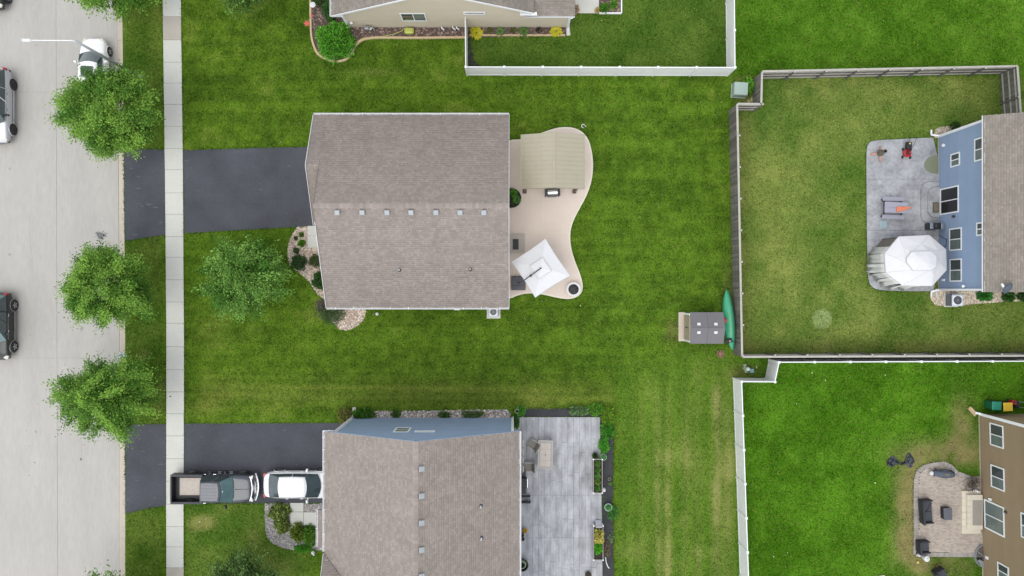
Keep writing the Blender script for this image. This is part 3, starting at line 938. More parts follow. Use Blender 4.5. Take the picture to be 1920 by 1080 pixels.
# ================================================================== HOUSES
def shingles(parent, O, U, Sv, uv_poly, mat, exposure=.145, seed=0, name='shingles'):
    """overlapping shingles on the slope through O spanned by U (along the eave) and Sv (up the slope), inside uv_poly"""
    r = random.Random(seed)
    O, U, Sv = Vector(O), Vector(U).normalized(), Vector(Sv).normalized()
    N = U.cross(Sv).normalized()
    if N.z < 0: N = -N
    v0 = min(p[1] for p in uv_poly); v1 = max(p[1] for p in uv_poly)
    Vs, Fs = [], []
    v = v0; row = 0
    while v < v1 - .02:
        vm = min(v + exposure * .5, v1 - .005)
        xs = []
        n = len(uv_poly)
        for i in range(n):
            a, b = uv_poly[i], uv_poly[(i + 1) % n]
            if (a[1] - vm) * (b[1] - vm) < 0:
                xs.append(a[0] + (b[0] - a[0]) * (vm - a[1]) / (b[1] - a[1]))
        xs.sort()
        for x0, x1 in zip(xs[::2], xs[1::2]):
            u = x0 - r.random() * .2
            while u < x1:
                w = r.choice((.13, .16, .2, .24, .3))
                a, b = max(u, x0), min(u + w, x1)
                u += w
                if b - a < .03: continue
                t0 = .022 + r.random() * .008
                vt = min(v + exposure + .02, v1 + .01)
                g = .003
                pts = []
                for (uu, vv, tt) in ((a + g, v, t0), (b - g, v, t0), (b - g, vt, .006), (a + g, vt, .006), (a + g, v, 0.0), (b - g, v, 0.0)):
                    pts.append(O + U * uu + Sv * vv + N * tt)
                o = len(Vs); Vs.extend([tuple(p) for p in pts])
                Fs.append((o, o + 1, o + 2, o + 3)); Fs.append((o + 4, o + 5, o + 1, o))
        v += exposure; row += 1
    off = wloc(parent)
    V = np.array(Vs) - np.array(off)
    return np_mesh(name, V, np.array(Fs), mat, parent=parent, kind='stuff')

def slab3(pts, th, name, mat, parent):
    """roof deck: a polygon in space with thickness th downward"""
    b = MB(); n = len(pts)
    vs = [tuple(p) for p in pts] + [(p[0], p[1], p[2] - th) for p in pts]
    b.add(vs, [tuple(range(n)), tuple(range(2 * n - 1, n - 1, -1))] + [(i, n + i, n + (i + 1) % n, (i + 1) % n) for i in range(n)])
    return fix_normals(b.build(name, mat, parent, world=True))

class Wall:
    """a wall plane: base point P0, unit u along it, outward normal n"""
    def __init__(self, P0, P1, out):
        self.p = Vector((P0[0], P0[1], 0)); d = Vector((P1[0] - P0[0], P1[1] - P0[1], 0))
        self.L = d.length; self.u = d.normalized()
        n = Vector((-self.u.y, self.u.x, 0))
        if n.dot(Vector((out[0], out[1], 0))) < 0: n = -n
        self.n = n
    def pt(self, u, z, o=0.0):
        q = self.p + self.u * u + self.n * o
        return (q.x, q.y, z)
    def bx(self, mb, u0, u1, z0, z1, o0, o1, mi=0):
        vs = [self.pt(u, z, o) for o in (o0, o1) for u, z in ((u0, z0), (u1, z0), (u1, z1), (u0, z1))]
        mb.add(vs, [(0, 1, 2, 3), (7, 6, 5, 4), (0, 4, 5, 1), (1, 5, 6, 2), (2, 6, 7, 3), (3, 7, 4, 0)], mi)

def siding(w, prof, mat, parent, course=.115, name='wall', z0=.15, mat_base=None):
    """lapped boards on wall w; prof = [(u, ztop)] outline of the top; boards joined, too thin to pick apart"""
    mb = MB()
    zt = max(p[1] for p in prof)
    z = z0
    def span(zz):
        us = []
        for (a, za), (b, zb) in zip(prof, prof[1:]):
            if (za - zz) * (zb - zz) < 0: us.append(a + (b - a) * (zz - za) / (zb - za))
        ins = []
        if prof[0][1] > zz: us.append(prof[0][0])
        if prof[-1][1] > zz: us.append(prof[-1][0])
        us.sort(); return us
    while z < zt - .01:
        z1 = min(z + course, zt)
        us = span((z + z1) / 2)
        for a, b in zip(us[::2], us[1::2]):
            vs = [w.pt(a, z, .018), w.pt(b, z, .018), w.pt(b, z1 + .003, .004), w.pt(a, z1 + .003, .004), w.pt(a, z, 0), w.pt(b, z, 0), w.pt(a, z1 + .003, -.05), w.pt(b, z1 + .003, -.05)]
            mb.add(vs, [(0, 1, 2, 3), (4, 5, 1, 0), (4, 0, 3, 6), (1, 5, 7, 2)])
        z += course
    ob = fix_normals(mb.build(name, mat, parent, world=True))
    ob['kind'] = 'stuff' if False else ''
    del ob['kind']
    f = MB(); w.bx(f, prof[0][0], prof[-1][0], -.2, z0, -.12, .006)
    f.build('foundation', M['curb'], parent, world=True)
    return ob

def window(w, parent, u0, u1, z0, z1, split='h', glass=('glass', 'glass_blind'), fw=.085, name='window', depth=.05):
    f = MB()
    w.bx(f, u0, u1, z0, z0 + fw, -.02, depth); w.bx(f, u0, u1, z1 - fw, z1, -.02, depth)
    w.bx(f, u0, u0 + fw, z0 + fw, z1 - fw, -.02, depth); w.bx(f, u1 - fw, u1, z0 + fw, z1 - fw, -.02, depth)
    cells = []
    if split == 'h':
        m = (z0 + z1) / 2; w.bx(f, u0 + fw, u1 - fw, m - .03, m + .03, -.02, depth - .012)
        cells = [(u0 + fw, u1 - fw, z0 + fw, m - .03), (u0 + fw, u1 - fw, m + .03, z1 - fw)]
    elif split == 'v':
        m = (u0 + u1) / 2; w.bx(f, m - .03, m + .03, z0 + fw, z1 - fw, -.02, depth - .012)
        cells = [(u0 + fw, m - .03, z0 + fw, z1 - fw), (m + .03, u1 - fw, z0 + fw, z1 - fw)]
    else:
        cells = [(u0 + fw, u1 - fw, z0 + fw, z1 - fw)]
    wo_ = f.build(name, M['white'], parent, world=True)
    fix_normals(wo_)
    for k, (a, b, c, d) in enumerate(cells):
        g = MB(); w.bx(g, a, b, c, d, -.02, .024)
        fix_normals(g.build('pane', M[glass[k % len(glass)]], wo_, world=True))
    return wo_

def roof_vent(parent_roof, x, y, z, tilt_x=0, tilt_y=0):
    m = MB()
    m.box((0, 0, .05), (.30, .30, .10)); m.box((0, 0, .125), (.345, .345, .05), top=.82)
    o = m.build('roof_vent', M['galv'], parent_roof, bevel=.01)
    o.location = Vector((x, y, z)) - wloc(parent_roof)
    o.rotation_euler = (tilt_x, tilt_y, 0)
    return o

def roof_pipe(parent_roof, x, y, z, seed=0):
    a = MB().lathe([(.13, 0), (.12, .03), (.06, .10)], n=10).build('pipe_flashing', M['dark'], parent_roof)
    a.location = Vector((x, y, z)) - wloc(parent_roof)
    b = MB().lathe([(.05, 0), (.05, .38), (.035, .38), (.035, .2)], n=10).build('vent_pipe', M['white'], parent_roof)
    b.location = Vector((x, y, z)) - wloc(parent_roof)

def gutter(a, b, parent, side, brackets=0):
    """white half-box gutter from a to b; side = outward horizontal direction"""
    a, b = Vector(a), Vector(b); s = Vector((side[0], side[1], 0)).normalized()
    mb = MB(); w_, h_ = .125, .11
    prof = [(0, 0), (0, -h_), (w_ * .8, -h_), (w_, .0), (w_ - .014, .0), (w_ * .72, -h_ + .03), (.014, -h_ + .03), (.014, 0)]
    rings = [[tuple(p + s * o + Vector((0, 0, zz))) for o, zz in prof] for p in (a, b)]
    mb.loft(rings)
    g = fix_normals(mb.build('gutter', M['white'], parent, world=True))
    if brackets:
        for k in range(brackets):
            t = (k + .5) / brackets; p = a + (b - a) * t
            br = MB(); d = (b - a).normalized()
            br.bar(p + s * -.02 + Vector((0, 0, .006)), p + s * (w_ + .01) + Vector((0, 0, .006)), .035, .008)
            br.build('bracket', M['white'], g, world=True)
    return g

def strip(a, b, w_, h_, parent, name='trim', mat='white'):
    return MB().bar(a, b, w_, h_).build(name, M[mat], parent, world=True)

# ---------------------------------------------------------------- house with the grey-brown gable roof, in the middle
h1 = thing('house', 'single-storey house under a broad grey-brown gable roof with seven vents, beside the curved patio', 'house', (-6.2, 5.05, 0))
EN, ES, ZE = 11.39, -1.296, 2.7
XL, XR, XG = -12.19, -.20, -13.03
RY = (EN + ES) / 2; RZ = ZE + .504 * (EN - RY)
GY = 7.76; GZ = ZE + .504 * (EN - GY); GS = 2 * GY - EN
w = Wall((-11.9, EN - .35), (-11.9, ES + .35), (-1, 0)); Lw = w.L
siding(w, [(0, ZE + .1), (Lw / 2, RZ - .1), (Lw, ZE + .1)], M['beige'], h1)
w2 = Wall((-.5, ES + .35), (-.5, EN - .35), (1, 0))
siding(w2, [(0, ZE + .1), (Lw / 2, RZ - .1), (Lw, ZE + .1)], M['beige'], h1)
wS = Wall((-11.9, ES + .35), (-.5, ES + .35), (0, -1)); siding(wS, [(0, ZE), (wS.L, ZE)], M['beige'], h1)
wN = Wall((-12.7, EN - .35), (-.5, EN - .35), (0, 1)); siding(wN, [(0, ZE), (wN.L, ZE)], M['beige'], h1)
wG = Wall((-12.7, EN - .35), (-12.7, GS + .35), (-1, 0)); siding(wG, [(0, ZE + .1), (wG.L / 2, GZ - .1), (wG.L, ZE + .1)], M['beige'], h1)
wG2 = Wall((-12.7, GS + .35), (-11.9, GS + .35), (0, -1)); siding(wG2, [(0, ZE), (wG2.L, ZE)], M['beige'], h1)
gd = MB(); wG.bx(gd, .8, wG.L - .8, .05, 2.2, -.02, .03)
gdo = gd.build('garage_door', M['white'], h1, world=True)
for k in range(4):
    q = MB(); wG.bx(q, .84, wG.L - .84, .09 + k * .53, .58 + k * .53, .03, .045); q.build('door_panel', M['white'], gdo, world=True)
window(w2, h1, 3.0, 4.8, .3, 2.3, 'v'); window(w2, h1, 7.4, 9.0, 1.0, 2.2, 'v')
r1 = slab3([(XL, EN, ZE), (XR, EN, ZE), (XR, RY, RZ), (XL, RY, RZ)], .14, 'roof', M['deck'], h1)
def slope(parent, p_eave_a, p_eave_b, p_top, uvp, mat, seed):
    """eave line a->b, p_top = a point up the slope above a"""
    a, b, t = Vector(p_eave_a), Vector(p_eave_b), Vector(p_top)
    return shingles(parent, a, b - a, t - a, uvp, mat, seed=seed)
SL = math.hypot(EN - RY, RZ - ZE)
slope(r1, (XL, EN, ZE), (XR, EN, ZE), (XL, RY, RZ), [(0, 0), (XR - XL, 0), (XR - XL, SL), (0, SL)], M['shingle'], 1)
r1b = slab3([(XL, ES, ZE), (XR, ES, ZE), (XR, RY, RZ), (XL, RY, RZ)], .14, 'roof', M['deck'], h1)
slope(r1b, (XL, ES, ZE), (XR, ES, ZE), (XL, RY, RZ), [(0, 0), (XR - XL, 0), (XR - XL, SL), (0, SL)], M['shingle'], 2)
# ridge caps
def ridge_caps(parent, a, b, along_x, mat, half=.15, drop=.075, seed=3):
    r = random.Random(seed); a, b = Vector(a), Vector(b); L_ = (b - a).length; d = (b - a).normalized()
    s = d.cross(Vector((0, 0, 1))).normalized(); n = int(L_ / .2); Vs, Fs = [], []
    for k in range(n):
        p = a + d * (k * L_ / n); q = a + d * ((k + 1.15) * L_ / n)
        o = len(Vs); u0 = .035; u1 = .022
        for pt, up in ((p, u0), (q, u1)):
            Vs += [tuple(pt + s * half + Vector((0, 0, up - drop))), tuple(pt + Vector((0, 0, up))), tuple(pt - s * half + Vector((0, 0, up - drop)))]
        Fs += [(o, o + 1, o + 4, o + 3), (o + 1, o + 2, o + 5, o + 4)]
    V = np.array(Vs) - np.array(wloc(parent))
    np_mesh('ridge_cap', V, np.array(Fs), mat, parent=parent, kind='stuff')
ridge_caps(r1, (XL, RY, RZ + .01), (XR, RY, RZ + .01), True, M['shingle'])
# garage gable
SG = math.hypot(EN - GY, GZ - ZE)
g1 = slab3([(XG, EN, ZE), (XL - .003, EN, ZE), (XL - .003, GY, GZ), (XG, GY, GZ)], .14, 'garage_roof', M['deck'], h1)
slope(g1, (XG, EN, ZE), (XL, EN, ZE), (XG, GY, GZ), [(0, 0), (XL - XG, 0), (XL - XG, SG), (0, SG)], M['shingle'], 4)
g2 = slab3([(XG, GS, ZE), (XL + .3, GS, ZE), (XL + .3, GY, GZ), (XG, GY, GZ)], .14, 'garage_roof', M['deck'], h1)
slope(g2, (XG, GS, ZE), (XL + .3, GS, ZE), (XG, GY, GZ), [(0, 0), (XL + .3 - XG, 0), (XL + .3 - XG, SG), (0, SG)], M['shingle'], 5)
gutter((XG, EN - .02, ZE + .03), (XR, EN - .02, ZE + .03), h1, (0, 1), 10)
gutter((XL, ES + .02, ZE + .03), (XR, ES + .02, ZE + .03), h1, (0, -1), 10)
for sgn, ye in ((1, EN), (-1, ES)):
    strip((XR + .012, ye, ZE + .0), (XR + .012, RY, RZ + .0), .022, .17, h1, 'rake_trim')
zg = ZE + .504 * (GS - ES)
strip((XL - .012, ES, ZE), (XL - .012, GS, zg), .022, .17, h1, 'rake_trim'); strip((XL - .012, GS, zg - .02), (XL - .012, RY, RZ - .02), .022, .15, h1, 'rake_trim', 'rooftrim'); strip((XL - .012, GY, GZ - .02), (XL - .012, RY, RZ - .02), .022, .15, h1, 'rake_trim', 'rooftrim')
strip((XG - .012, EN, ZE), (XG - .012, GY, GZ), .022, .17, h1, 'rake_trim'); strip((XG - .012, GS, ZE), (XG - .012, GY, GZ), .022, .17, h1, 'rake_trim')
pitch = math.atan(.504)
for px in (633.5, 680, 726.5, 771.5, 818, 863, 907.5):
    z = RZ - .28; X, Y = W2(px, 398, z); zz = RZ - .504 * (RY - Y)
    roof_vent(r1b, X, Y, zz + .02, tilt_x=pitch)
for px, py in ((749, 506), (882, 505)):
    z = RZ - 1.9; X, Y = W2(px, py, z); roof_pipe(r1b, X, Y, RZ - .504 * (RY - Y))
def downspout(pts, parent, w_=.09):
    m = MB()
    for a, b in zip(pts, pts[1:]): m.bar(a, b, w_, .07)
    return m.build('downspout', M['white'], parent, world=True)
downspout([(-.62, -1.36, 2.6), (-.62, -1.02, 2.3), (-.62, -1.02, .2), (-.62, -1.35, .08)], h1)
m = MB(); m.box((W2(857, 579)[0], -1.04, .9), (.3, .14, .45)); m.build('meter_box', M['galv'], h1, world=True, bevel=.01)

# ---------------------------------------------------------------- lower house, two storeys, blue gable
h2 = thing('house', 'two-storey house with a blue gable wall and brown shingle roof above the white sedan', 'house', (-5.5, -15, 0))
XL2, XR2, YN2, YS2, ZE2 = -11.52, .46, -8.80, -24.0, 5.8
RX2 = (XL2 + XR2) / 2; RZ2 = ZE2 + .49 * (RX2 - XL2)
wB = Wall((0.02, -9.0), (-10.98, -9.0), (0, 1))
siding(wB, [(0, ZE2 + .2), (wB.L / 2, RZ2 - .1), (wB.L, ZE2 + .2)], M['blue'], h2)
wBL = Wall((-10.98, -9.0), (-10.98, -23.9), (-1, 0)); siding(wBL, [(0, ZE2), (wBL.L, ZE2)], M['blue'], h2)
wBR = Wall((.02, -23.9), (.02, -9.0), (1, 0)); siding(wBR, [(0, ZE2), (wBR.L, ZE2)], M['blue'], h2)
siding(Wall((-10.98, -23.9), (.02, -23.9), (0, -1)), [(0, ZE2 + .2), (5.5, RZ2 - .1), (11, ZE2 + .2)], M['blue'], h2)
for x in (.02, -10.98):
    c = MB(); c.box((x + (.006 if x > 0 else -.006), -8.985, 2.9), (.15, .05, 5.5)); c.build('corner_trim', M['white'], h2, world=True)
downspout([(-11.3, -8.78, 5.7), (-11.0, -8.90, 5.4), (-11.0, -8.90, .3), (-11.0, -8.6, .1)], h2)
downspout([(.3, -8.9, 5.7), (.08, -8.92, 5.4), (.08, -8.92, .2)], h2)
window(wB, h2, 6.47, 7.45, 3.75, 5.15, 'h', glass=('glass', 'glass_blind'))
window(wB, h2, 4.85, 6.1, 4.75, 5.15, None, fw=.1)
window(wBR, h2, 8.0, 9.8, .3, 2.4, 'v'); window(wBR, h2, 12.2, 13.2, 1, 2.4, 'h')
gdo = MB(); wBL.bx(gdo, 1.0, 5.9, .05, 2.2, -.02, .03); gdo = gdo.build('garage_door', M['white'], h2, world=True)
S2 = math.hypot(RX2 - XL2, RZ2 - ZE2); LY = YN2 - YS2
r2 = slab3([(XL2, YN2, ZE2), (XL2, YS2, ZE2), (RX2, YS2, RZ2), (RX2, YN2, RZ2)], .14, 'roof', M['deck'], h2)
slope(r2, (XL2, YN2, ZE2), (XL2, YS2, ZE2), (RX2, YN2, RZ2), [(0, 0), (LY, 0), (LY, S2), (0, S2)], M['shingle'], 6)
r2b = slab3([(XR2, YN2, ZE2), (XR2, YS2, ZE2), (RX2, YS2, RZ2), (RX2, YN2, RZ2)], .14, 'roof', M['deck'], h2)
slope(r2b, (XR2, YN2, ZE2), (XR2, YS2, ZE2), (RX2, YN2, RZ2), [(0, 0), (LY, 0), (LY, S2), (0, S2)], M['shingle'], 7)
ridge_caps(r2, (RX2, YN2, RZ2 + .01), (RX2, YS2, RZ2 + .01), False, M['shingle'])
# cross gable over the front
CY0 = -16.3; CZ = 7.75; CY1 = CY0 - (CZ - ZE2) / .49; CX1 = XL2 + (CZ - ZE2) / .49
for (yy, sgn, sd) in ((CY0, -1, 8), (2 * CY1 - CY0, 1, 9)):
    c1 = slab3([(XL2 - .04, yy, ZE2 + .03), (XL2 - .04, CY1, CZ + .03), (CX1, CY1, CZ + .03), (XL2, yy, ZE2 + .03)], .14, 'gable_roof', M['deck'], h2)
    sl = math.hypot(yy - CY1, CZ - ZE2)
    slope(c1, (XL2 - .04, yy, ZE2 + .035), (XL2 + 4, yy, ZE2 + .035), (XL2 - .04, CY1, CZ + .035), [(0, 0), (.04, 0), (CX1 - XL2 + .04, sl), (0, sl)], M['shingle'], sd)
strip((XL2 - .055, CY0, ZE2 + .0), (XL2 - .055, CY1, CZ), .022, .17, h2, 'rake_trim')
gutter((XL2 + .02, YN2, ZE2 + .03), (XL2 + .02, CY0 + .1, ZE2 + .03), h2, (-1, 0), 10)
gutter((XR2 - .02, YN2, ZE2 + .03), (XR2 - .02, YS2, ZE2 + .03), h2, (1, 0), 0)
for x0, s_ in ((XL2, 1), (XR2, -1)):
    strip((x0, YN2 + .012, ZE2 - .04), (RX2, YN2 + .012, RZ2 - .04), .02, .14, h2, 'rake_trim', 'blue')
strip((XL2 - .1, YN2 + .02, ZE2 - .05), (XL2 + .55, YN2 + .02, ZE2 - .05), .05, .16, h2, 'eave_return')
# porch roof
px0 = W2(595, 960, 2.8)[0]
pr = slab3([(px0, -14.55, 2.75), (px0, -17.0, 2.75), (-10.9, -17.0, 3.1), (-10.9, -14.55, 3.1)], .14, 'porch_roof', M['deck'], h2)
slope(pr, (px0, -14.55, 2.75), (px0, -17.0, 2.75), (-10.9, -14.55, 3.1), [(0, 0), (2.45, 0), (2.45, 1.7), (0, 1.7)], M['shingle'], 10)
gutter((px0 + .02, -14.55, 2.78), (px0 + .02, -17.0, 2.78), h2, (-1, 0), 3)
for y in (-14.7, -16.85):
    MB().box((px0 + .2, y, 1.35), (.14, .14, 2.7)).build('porch_post', M['white'], h2, world=True)
tly = math.atan(.49)
for py in (879, 929.5, 980, 1030.5, 1080):
    z = RZ2 - .12; X, Y = W2(790, py, z); roof_vent(r2b, X, Y, RZ2 - .49 * (X - RX2) + .02, tilt_y=tly)
for px, py in ((901.5, 949), (902.5, 1009)):
    z = 7.0; X, Y = W2(px, py, z); roof_pipe(r2b, X, Y, RZ2 - .49 * (X - RX2))

# ---------------------------------------------------------------- blue house at the right
h3 = thing('house', 'two-storey blue-sided house with tan roof facing the grey stamped patio', 'house', (33, 5.2, 0))
w3 = Wall((29.57, 10.42), (29.57, -.05), (-1, 0))
siding(w3, [(0, 5.3), (w3.L, 5.3)], M['blue'], h3)
siding(Wall((29.57, 10.42), (40, 10.42), (0, 1)), [(0, 5.3), (10.4, 5.3)], M['blue'], h3)
siding(Wall((29.57, -.05), (40, -.05), (0, -1)), [(0, 5.3), (10.4, 5.3)], M['blue'], h3)
W3G = [(8.1, 9.0, 1.5, 2.5, 'h', 'window'), (8.05, 9.5, 4.0, 5.2, 'h', 'window'), (3.3, 4.15, 4.2, 5.2, 'h', 'window'),
       (2.5, 4.0, 1.35, 2.7, 'h', 'window'), (.42, 1.95, 1.4, 2.7, 'h', 'window')]
for a, b, c, d, sp, nm in W3G:
    # sashes of this wall are read along the height from above
    window(w3, h3, 10.42 - b, 10.42 - a, c, d, 'v', glass=('glass', 'glass_blind'))
window(w3, h3, 10.42 - 6.82, 10.42 - 5.02, .32, 2.38, 'v', glass=('screen', 'screen'), name='sliding_door', fw=.09)
r3 = slab3([(29.21, 10.68, 5.42), (29.21, -.25, 5.42), (40, -.25, 10.2), (40, 10.68, 10.2)], .15, 'roof', M['deck'], h3)
slope(r3, (29.21, 10.68, 5.42), (29.21, -.25, 5.42), (40, 10.68, 10.2), [(0, 0), (10.93, 0), (10.93, 8.5), (0, 8.5)], M['shingle3'], 11)
gutter((29.23, 10.68, 5.45), (29.23, -.25, 5.45), h3, (-1, 0), 0)
MB().bar((29.5, 10.44, 5.24), (29.5, -.05, 5.24), .6, .02).build('soffit', M['white'], h3, world=True)
for y, s_ in ((10.46, 1), (-.09, -1)):
    c = MB(); c.box((29.56, y - s_ * .0, 2.7), (.16, .10, 5.2)); c.build('corner_trim', M['white'], h3, world=True)
    downspout([(29.2, y - s_ * .1, 5.35), (29.45, y + s_ * .03, 5.0), (29.45, y + s_ * .03, .35), (29.05, y + s_ * .15, .12), (29.05, y + s_ * .5, .1)], h3, .11)
MB().box((29.5, 4.78, 1.9), (.16, .14, .22)).build('wall_lamp', M['dark'], h3, world=True, bevel=.02)
MB().lathe([(.10, 0), (.12, .06), (.08, .12)], c=(29.48, 9.75, .75), n=10).build('hose_bib', M['white'], h3, world=True)
MB().box((29.5, .55, .75), (.10, .16, .26)).build('outlet_box', M['white'], h3, world=True, bevel=.01)
MB().lathe([(.10, 0), (.11, .04), (.06, .14)], c=(29.45, .12, 3.0), n=12).build('wall_vent', M['white'], h3, world=True)

# ---------------------------------------------------------------- brown house at the lower right
h4 = thing('house', 'brown-sided house with white windows and a concrete stoop beside the brick patio', 'house', (36, -16, 0))
P0 = W2(1834.5, 776.5); P1 = (32.72, -22.5)
w4 = Wall(P0, P1, (-1, 0))
siding(w4, [(0, 5.4), (w4.L, 5.4)], M['brown'], h4)
siding(Wall(P0, (44, P0[1]), (0, 1)), [(0, 5.4), (44 - P0[0], 5.4)], M['brown'], h4)
def yu(y): return (P0[1] - y) / abs(w4.u.y)
for (ya, yb, c, d) in ((-9.1, -10.62, 1.2, 2.55), (-11.92, -13.45, 1.2, 2.55), (-18.35, -19.45, 1.65, 2.75), (-14.3, -15.9, 4.0, 5.2)):
    window(w4, h4, yu(ya), yu(yb), c, d, 'v', glass=('glass', 'glass_blind'))
window(w4, h4, yu(-14.5), yu(-16.5), .42, 2.45, 'v', glass=('glass_blind', 'glass_blind'), name='sliding_door', fw=.1)
r4 = slab3([(P0[0] - .3, P0[1] + .28, 5.5), (P1[0] - .3, P1[1], 5.5), (44, P1[1], 10.2), (44, P0[1] + .28, 10.2)], .15, 'roof', M['deck'], h4)
slope(r4, (P0[0] - .3, P0[1] + .28, 5.5), (P1[0] - .3, P1[1], 5.5), (44, P0[1] + .28, 10.2), [(0, 0), (13, 0), (13, 3), (0, 3)], M['shingle3'], 12)
downspout([(P0[0] - .02, P0[1] + .06, 5.3), (P0[0] - .02, P0[1] + .06, .35), (P0[0] - .28, P0[1] + .12, .12)], h4, .13)
c = MB(); c.box((P0[0] + .02, P0[1] + .01, 2.7), (.14, .14, 5.2)); c.build('corner_trim', M['white'], h4, world=True)
MB().box((32.47, -14.35, 1.1), (.12, .16, .2)).build('outlet_box', M['white'], h4, world=True)
MB().box((32.5, -14.75, 2.6), (.14, .14, .24)).build('wall_lamp', M['dark'], h4, world=True, bevel=.02)
MB().box((32.6, -18.5, .6), (.12, .2, .22)).build('outlet_box', M['white'], h4, world=True)

# ---------------------------------------------------------------- beige house at the top
h5 = thing('house', 'beige-sided single-storey house at the top edge with a mulch bed along its wall', 'house', (-4, 22, 0))
w5 = Wall((3.85, 18.1), (-11.23, 18.1), (0, -1))
RX5, RZ5 = -4.75, 6.55
XE5 = -11.85
siding(w5, [(0, 2.62), (2.95, 2.62), (2.95, 3.45), (3.85 - RX5, RZ5 - .12), (w5.L, 2.85)], M['beige'], h5)
siding(Wall((-11.23, 18.1), (-11.23, 26), (-1, 0)), [(0, 2.8), (7.9, 2.8)], M['beige'], h5)
siding(Wall((3.85, 18.1), (3.85, 26), (1, 0)), [(0, 2.6), (7.9, 2.6)], M['beige'], h5)
window(w5, h5, 3.85 + 5.72, 3.85 + 7.42, 1.25, 2.62, 'v', glass=('glass_blind', 'glass'))
window(w5, h5, 3.85 + 1.75, 3.85 + 3.2, 2.42, 2.85, None, fw=.12)
sl5 = .53
zL = RZ5 - sl5 * (RX5 - XE5)
YR5 = 17.82
r5 = slab3([(XE5, YR5, zL), (XE5, 28, zL), (RX5, 28, RZ5), (RX5, YR5, RZ5)], .15, 'roof', M['deck'], h5)
slope(r5, (XE5, YR5, zL), (XE5, 28, zL), (RX5, YR5, RZ5), [(0, 0), (8, 0), (8, 8.1), (0, 8.1)], M['shingle3'], 13)
XE5b = 1.42; zR = RZ5 - sl5 * (XE5b - RX5)
r5b = slab3([(XE5b, YR5, zR), (XE5b, 28, zR), (RX5, 28, RZ5), (RX5, YR5, RZ5)], .15, 'roof', M['deck'], h5)
slope(r5b, (XE5b, YR5, zR), (XE5b, 28, zR), (RX5, YR5, RZ5), [(0, 0), (8, 0), (8, 7.0), (0, 7.0)], M['shingle3'], 14)
strip((XE5, YR5 - .012, zL - .03), (RX5, YR5 - .012, RZ5 - .03), .03, .17, h5, 'rake_trim'); strip((XE5b, YR5 - .012, zR - .03), (RX5, YR5 - .012, RZ5 - .03), .03, .17, h5, 'rake_trim')
MB().bar((XE5b - .9, YR5 + .02, zR - .12), (XE5b + .2, YR5 + .02, zR - .12), .22, .05).build('eave_return', M['white'], h5, world=True)
gutter((XE5 + .02, YR5, zL + .03), (XE5 + .02, 28, zL + .03), h5, (-1, 0), 0)
MB().bar((XE5, YR5 + .1, zL - .12), (-11.1, YR5 + .1, zL - .12), .2, .06).build('eave_return', M['white'], h5, world=True)
# low roof at the right with its eave along the wall
r5c = slab3([(.84, 17.86, 2.72), (4.13, 17.86, 2.72), (4.13, 24, 5.6), (.84, 24, 5.6)], .15, 'roof', M['deck'], h5)
slope(r5c, (.84, 17.86, 2.72), (4.13, 17.86, 2.72), (.84, 24, 5.6), [(0, 0), (3.29, 0), (3.29, 5), (0, 5)], M['shingle3'], 15)
gutter((.84, 17.88, 2.75), (4.13, 17.88, 2.75), h5, (0, -1), 0)
for x in (-11.23, 3.85):
    MB().box((x + (.006 if x > 0 else -.006), 18.08, 1.45), (.16, .06, 2.6)).build('corner_trim', M['white'], h5, world=True)
downspout([(3.95, 17.75, 2.6), (3.88, 18.0, 2.4), (3.88, 18.0, .35), (3.88, 17.8, .12)], h5, .11)
downspout([(-11.6, 17.9, zL - .1), (-11.27, 18.03, 2.3), (-11.27, 18.03, .2)], h5, .1)
MB().lathe([(.09, 0), (.10, .05), (.05, .12)], c=(-10.9, 18.0, 1.1), n=10).build('wall_vent', M['white'], h5, world=True)
for px in (829, 850, 857):
    x = W2(px, 50)[0]
    MB().tube([(x, 18.08, .35), (x, 17.92, .38), (x + .14, 17.84, .36), (x + .16, 17.84, .16)], .045, 8).build('exhaust_pipe', M['white'], h5, world=True, smooth=True)

# ================================================================== FENCES
def fence_dir(a, b):
    a, b = Vector((a[0], a[1], 0)), Vector((b[0], b[1], 0)); d = b - a
    return a, b, d.length, d.normalized(), math.atan2(d.y, d.x)

# weathered wooden fence: boards outside, rails and posts inside
wf = thing('wooden_fence', 'weathered grey wooden privacy fence round the yellowish back yard of the blue house', 'fence', (*W2(1376, 664), 0))
FH = 1.78
WF = [W2(1376.5, 664), W2(1367.5, 207.5), W2(1411, 208), W2(1412.5, 149), W2(1873, 139.5), W2(1881, 250)]
WFS = [W2(1376.5, 664), W2(2020, 661.5)]
def side_in(d, inward):
    n = Vector((-d.y, d.x, 0)); return n if n.dot(Vector((inward[0], inward[1], 0))) > 0 else -n
board = MB().box((0, 0, FH / 2), (.142, .02, FH)).v
bm_ = MB()
hw = .071
bm_.add([(-hw, -.01, .03), (hw, -.01, .03), (hw, .01, .03), (-hw, .01, .03), (-hw, -.01, FH - .02), (hw, -.01, FH - .02), (hw, .01, FH - .02), (-hw, .01, FH - .02),
         (-hw + .03, -.01, FH), (hw - .03, -.01, FH), (hw - .03, .01, FH), (-hw + .03, .01, FH)],
        [(3, 2, 1, 0), (0, 1, 5, 4), (1, 2, 6, 5), (2, 3, 7, 6), (3, 0, 4, 7), (4, 5, 9, 8), (5, 6, 10, 9), (6, 7, 11, 10), (7, 4, 8, 11), (8, 9, 10, 11)])
board0 = None
post_pts = []
cnt = 0
inwards = [(1, 0), (0, -1), (1, 0), (0, -1), (-1, 0)]
stuff_boards = MB()
wl = Vector(wf.location)
runs = list(zip(WF, WF[1:], inwards)) + [(WFS[0], WFS[1], (0, 1))]
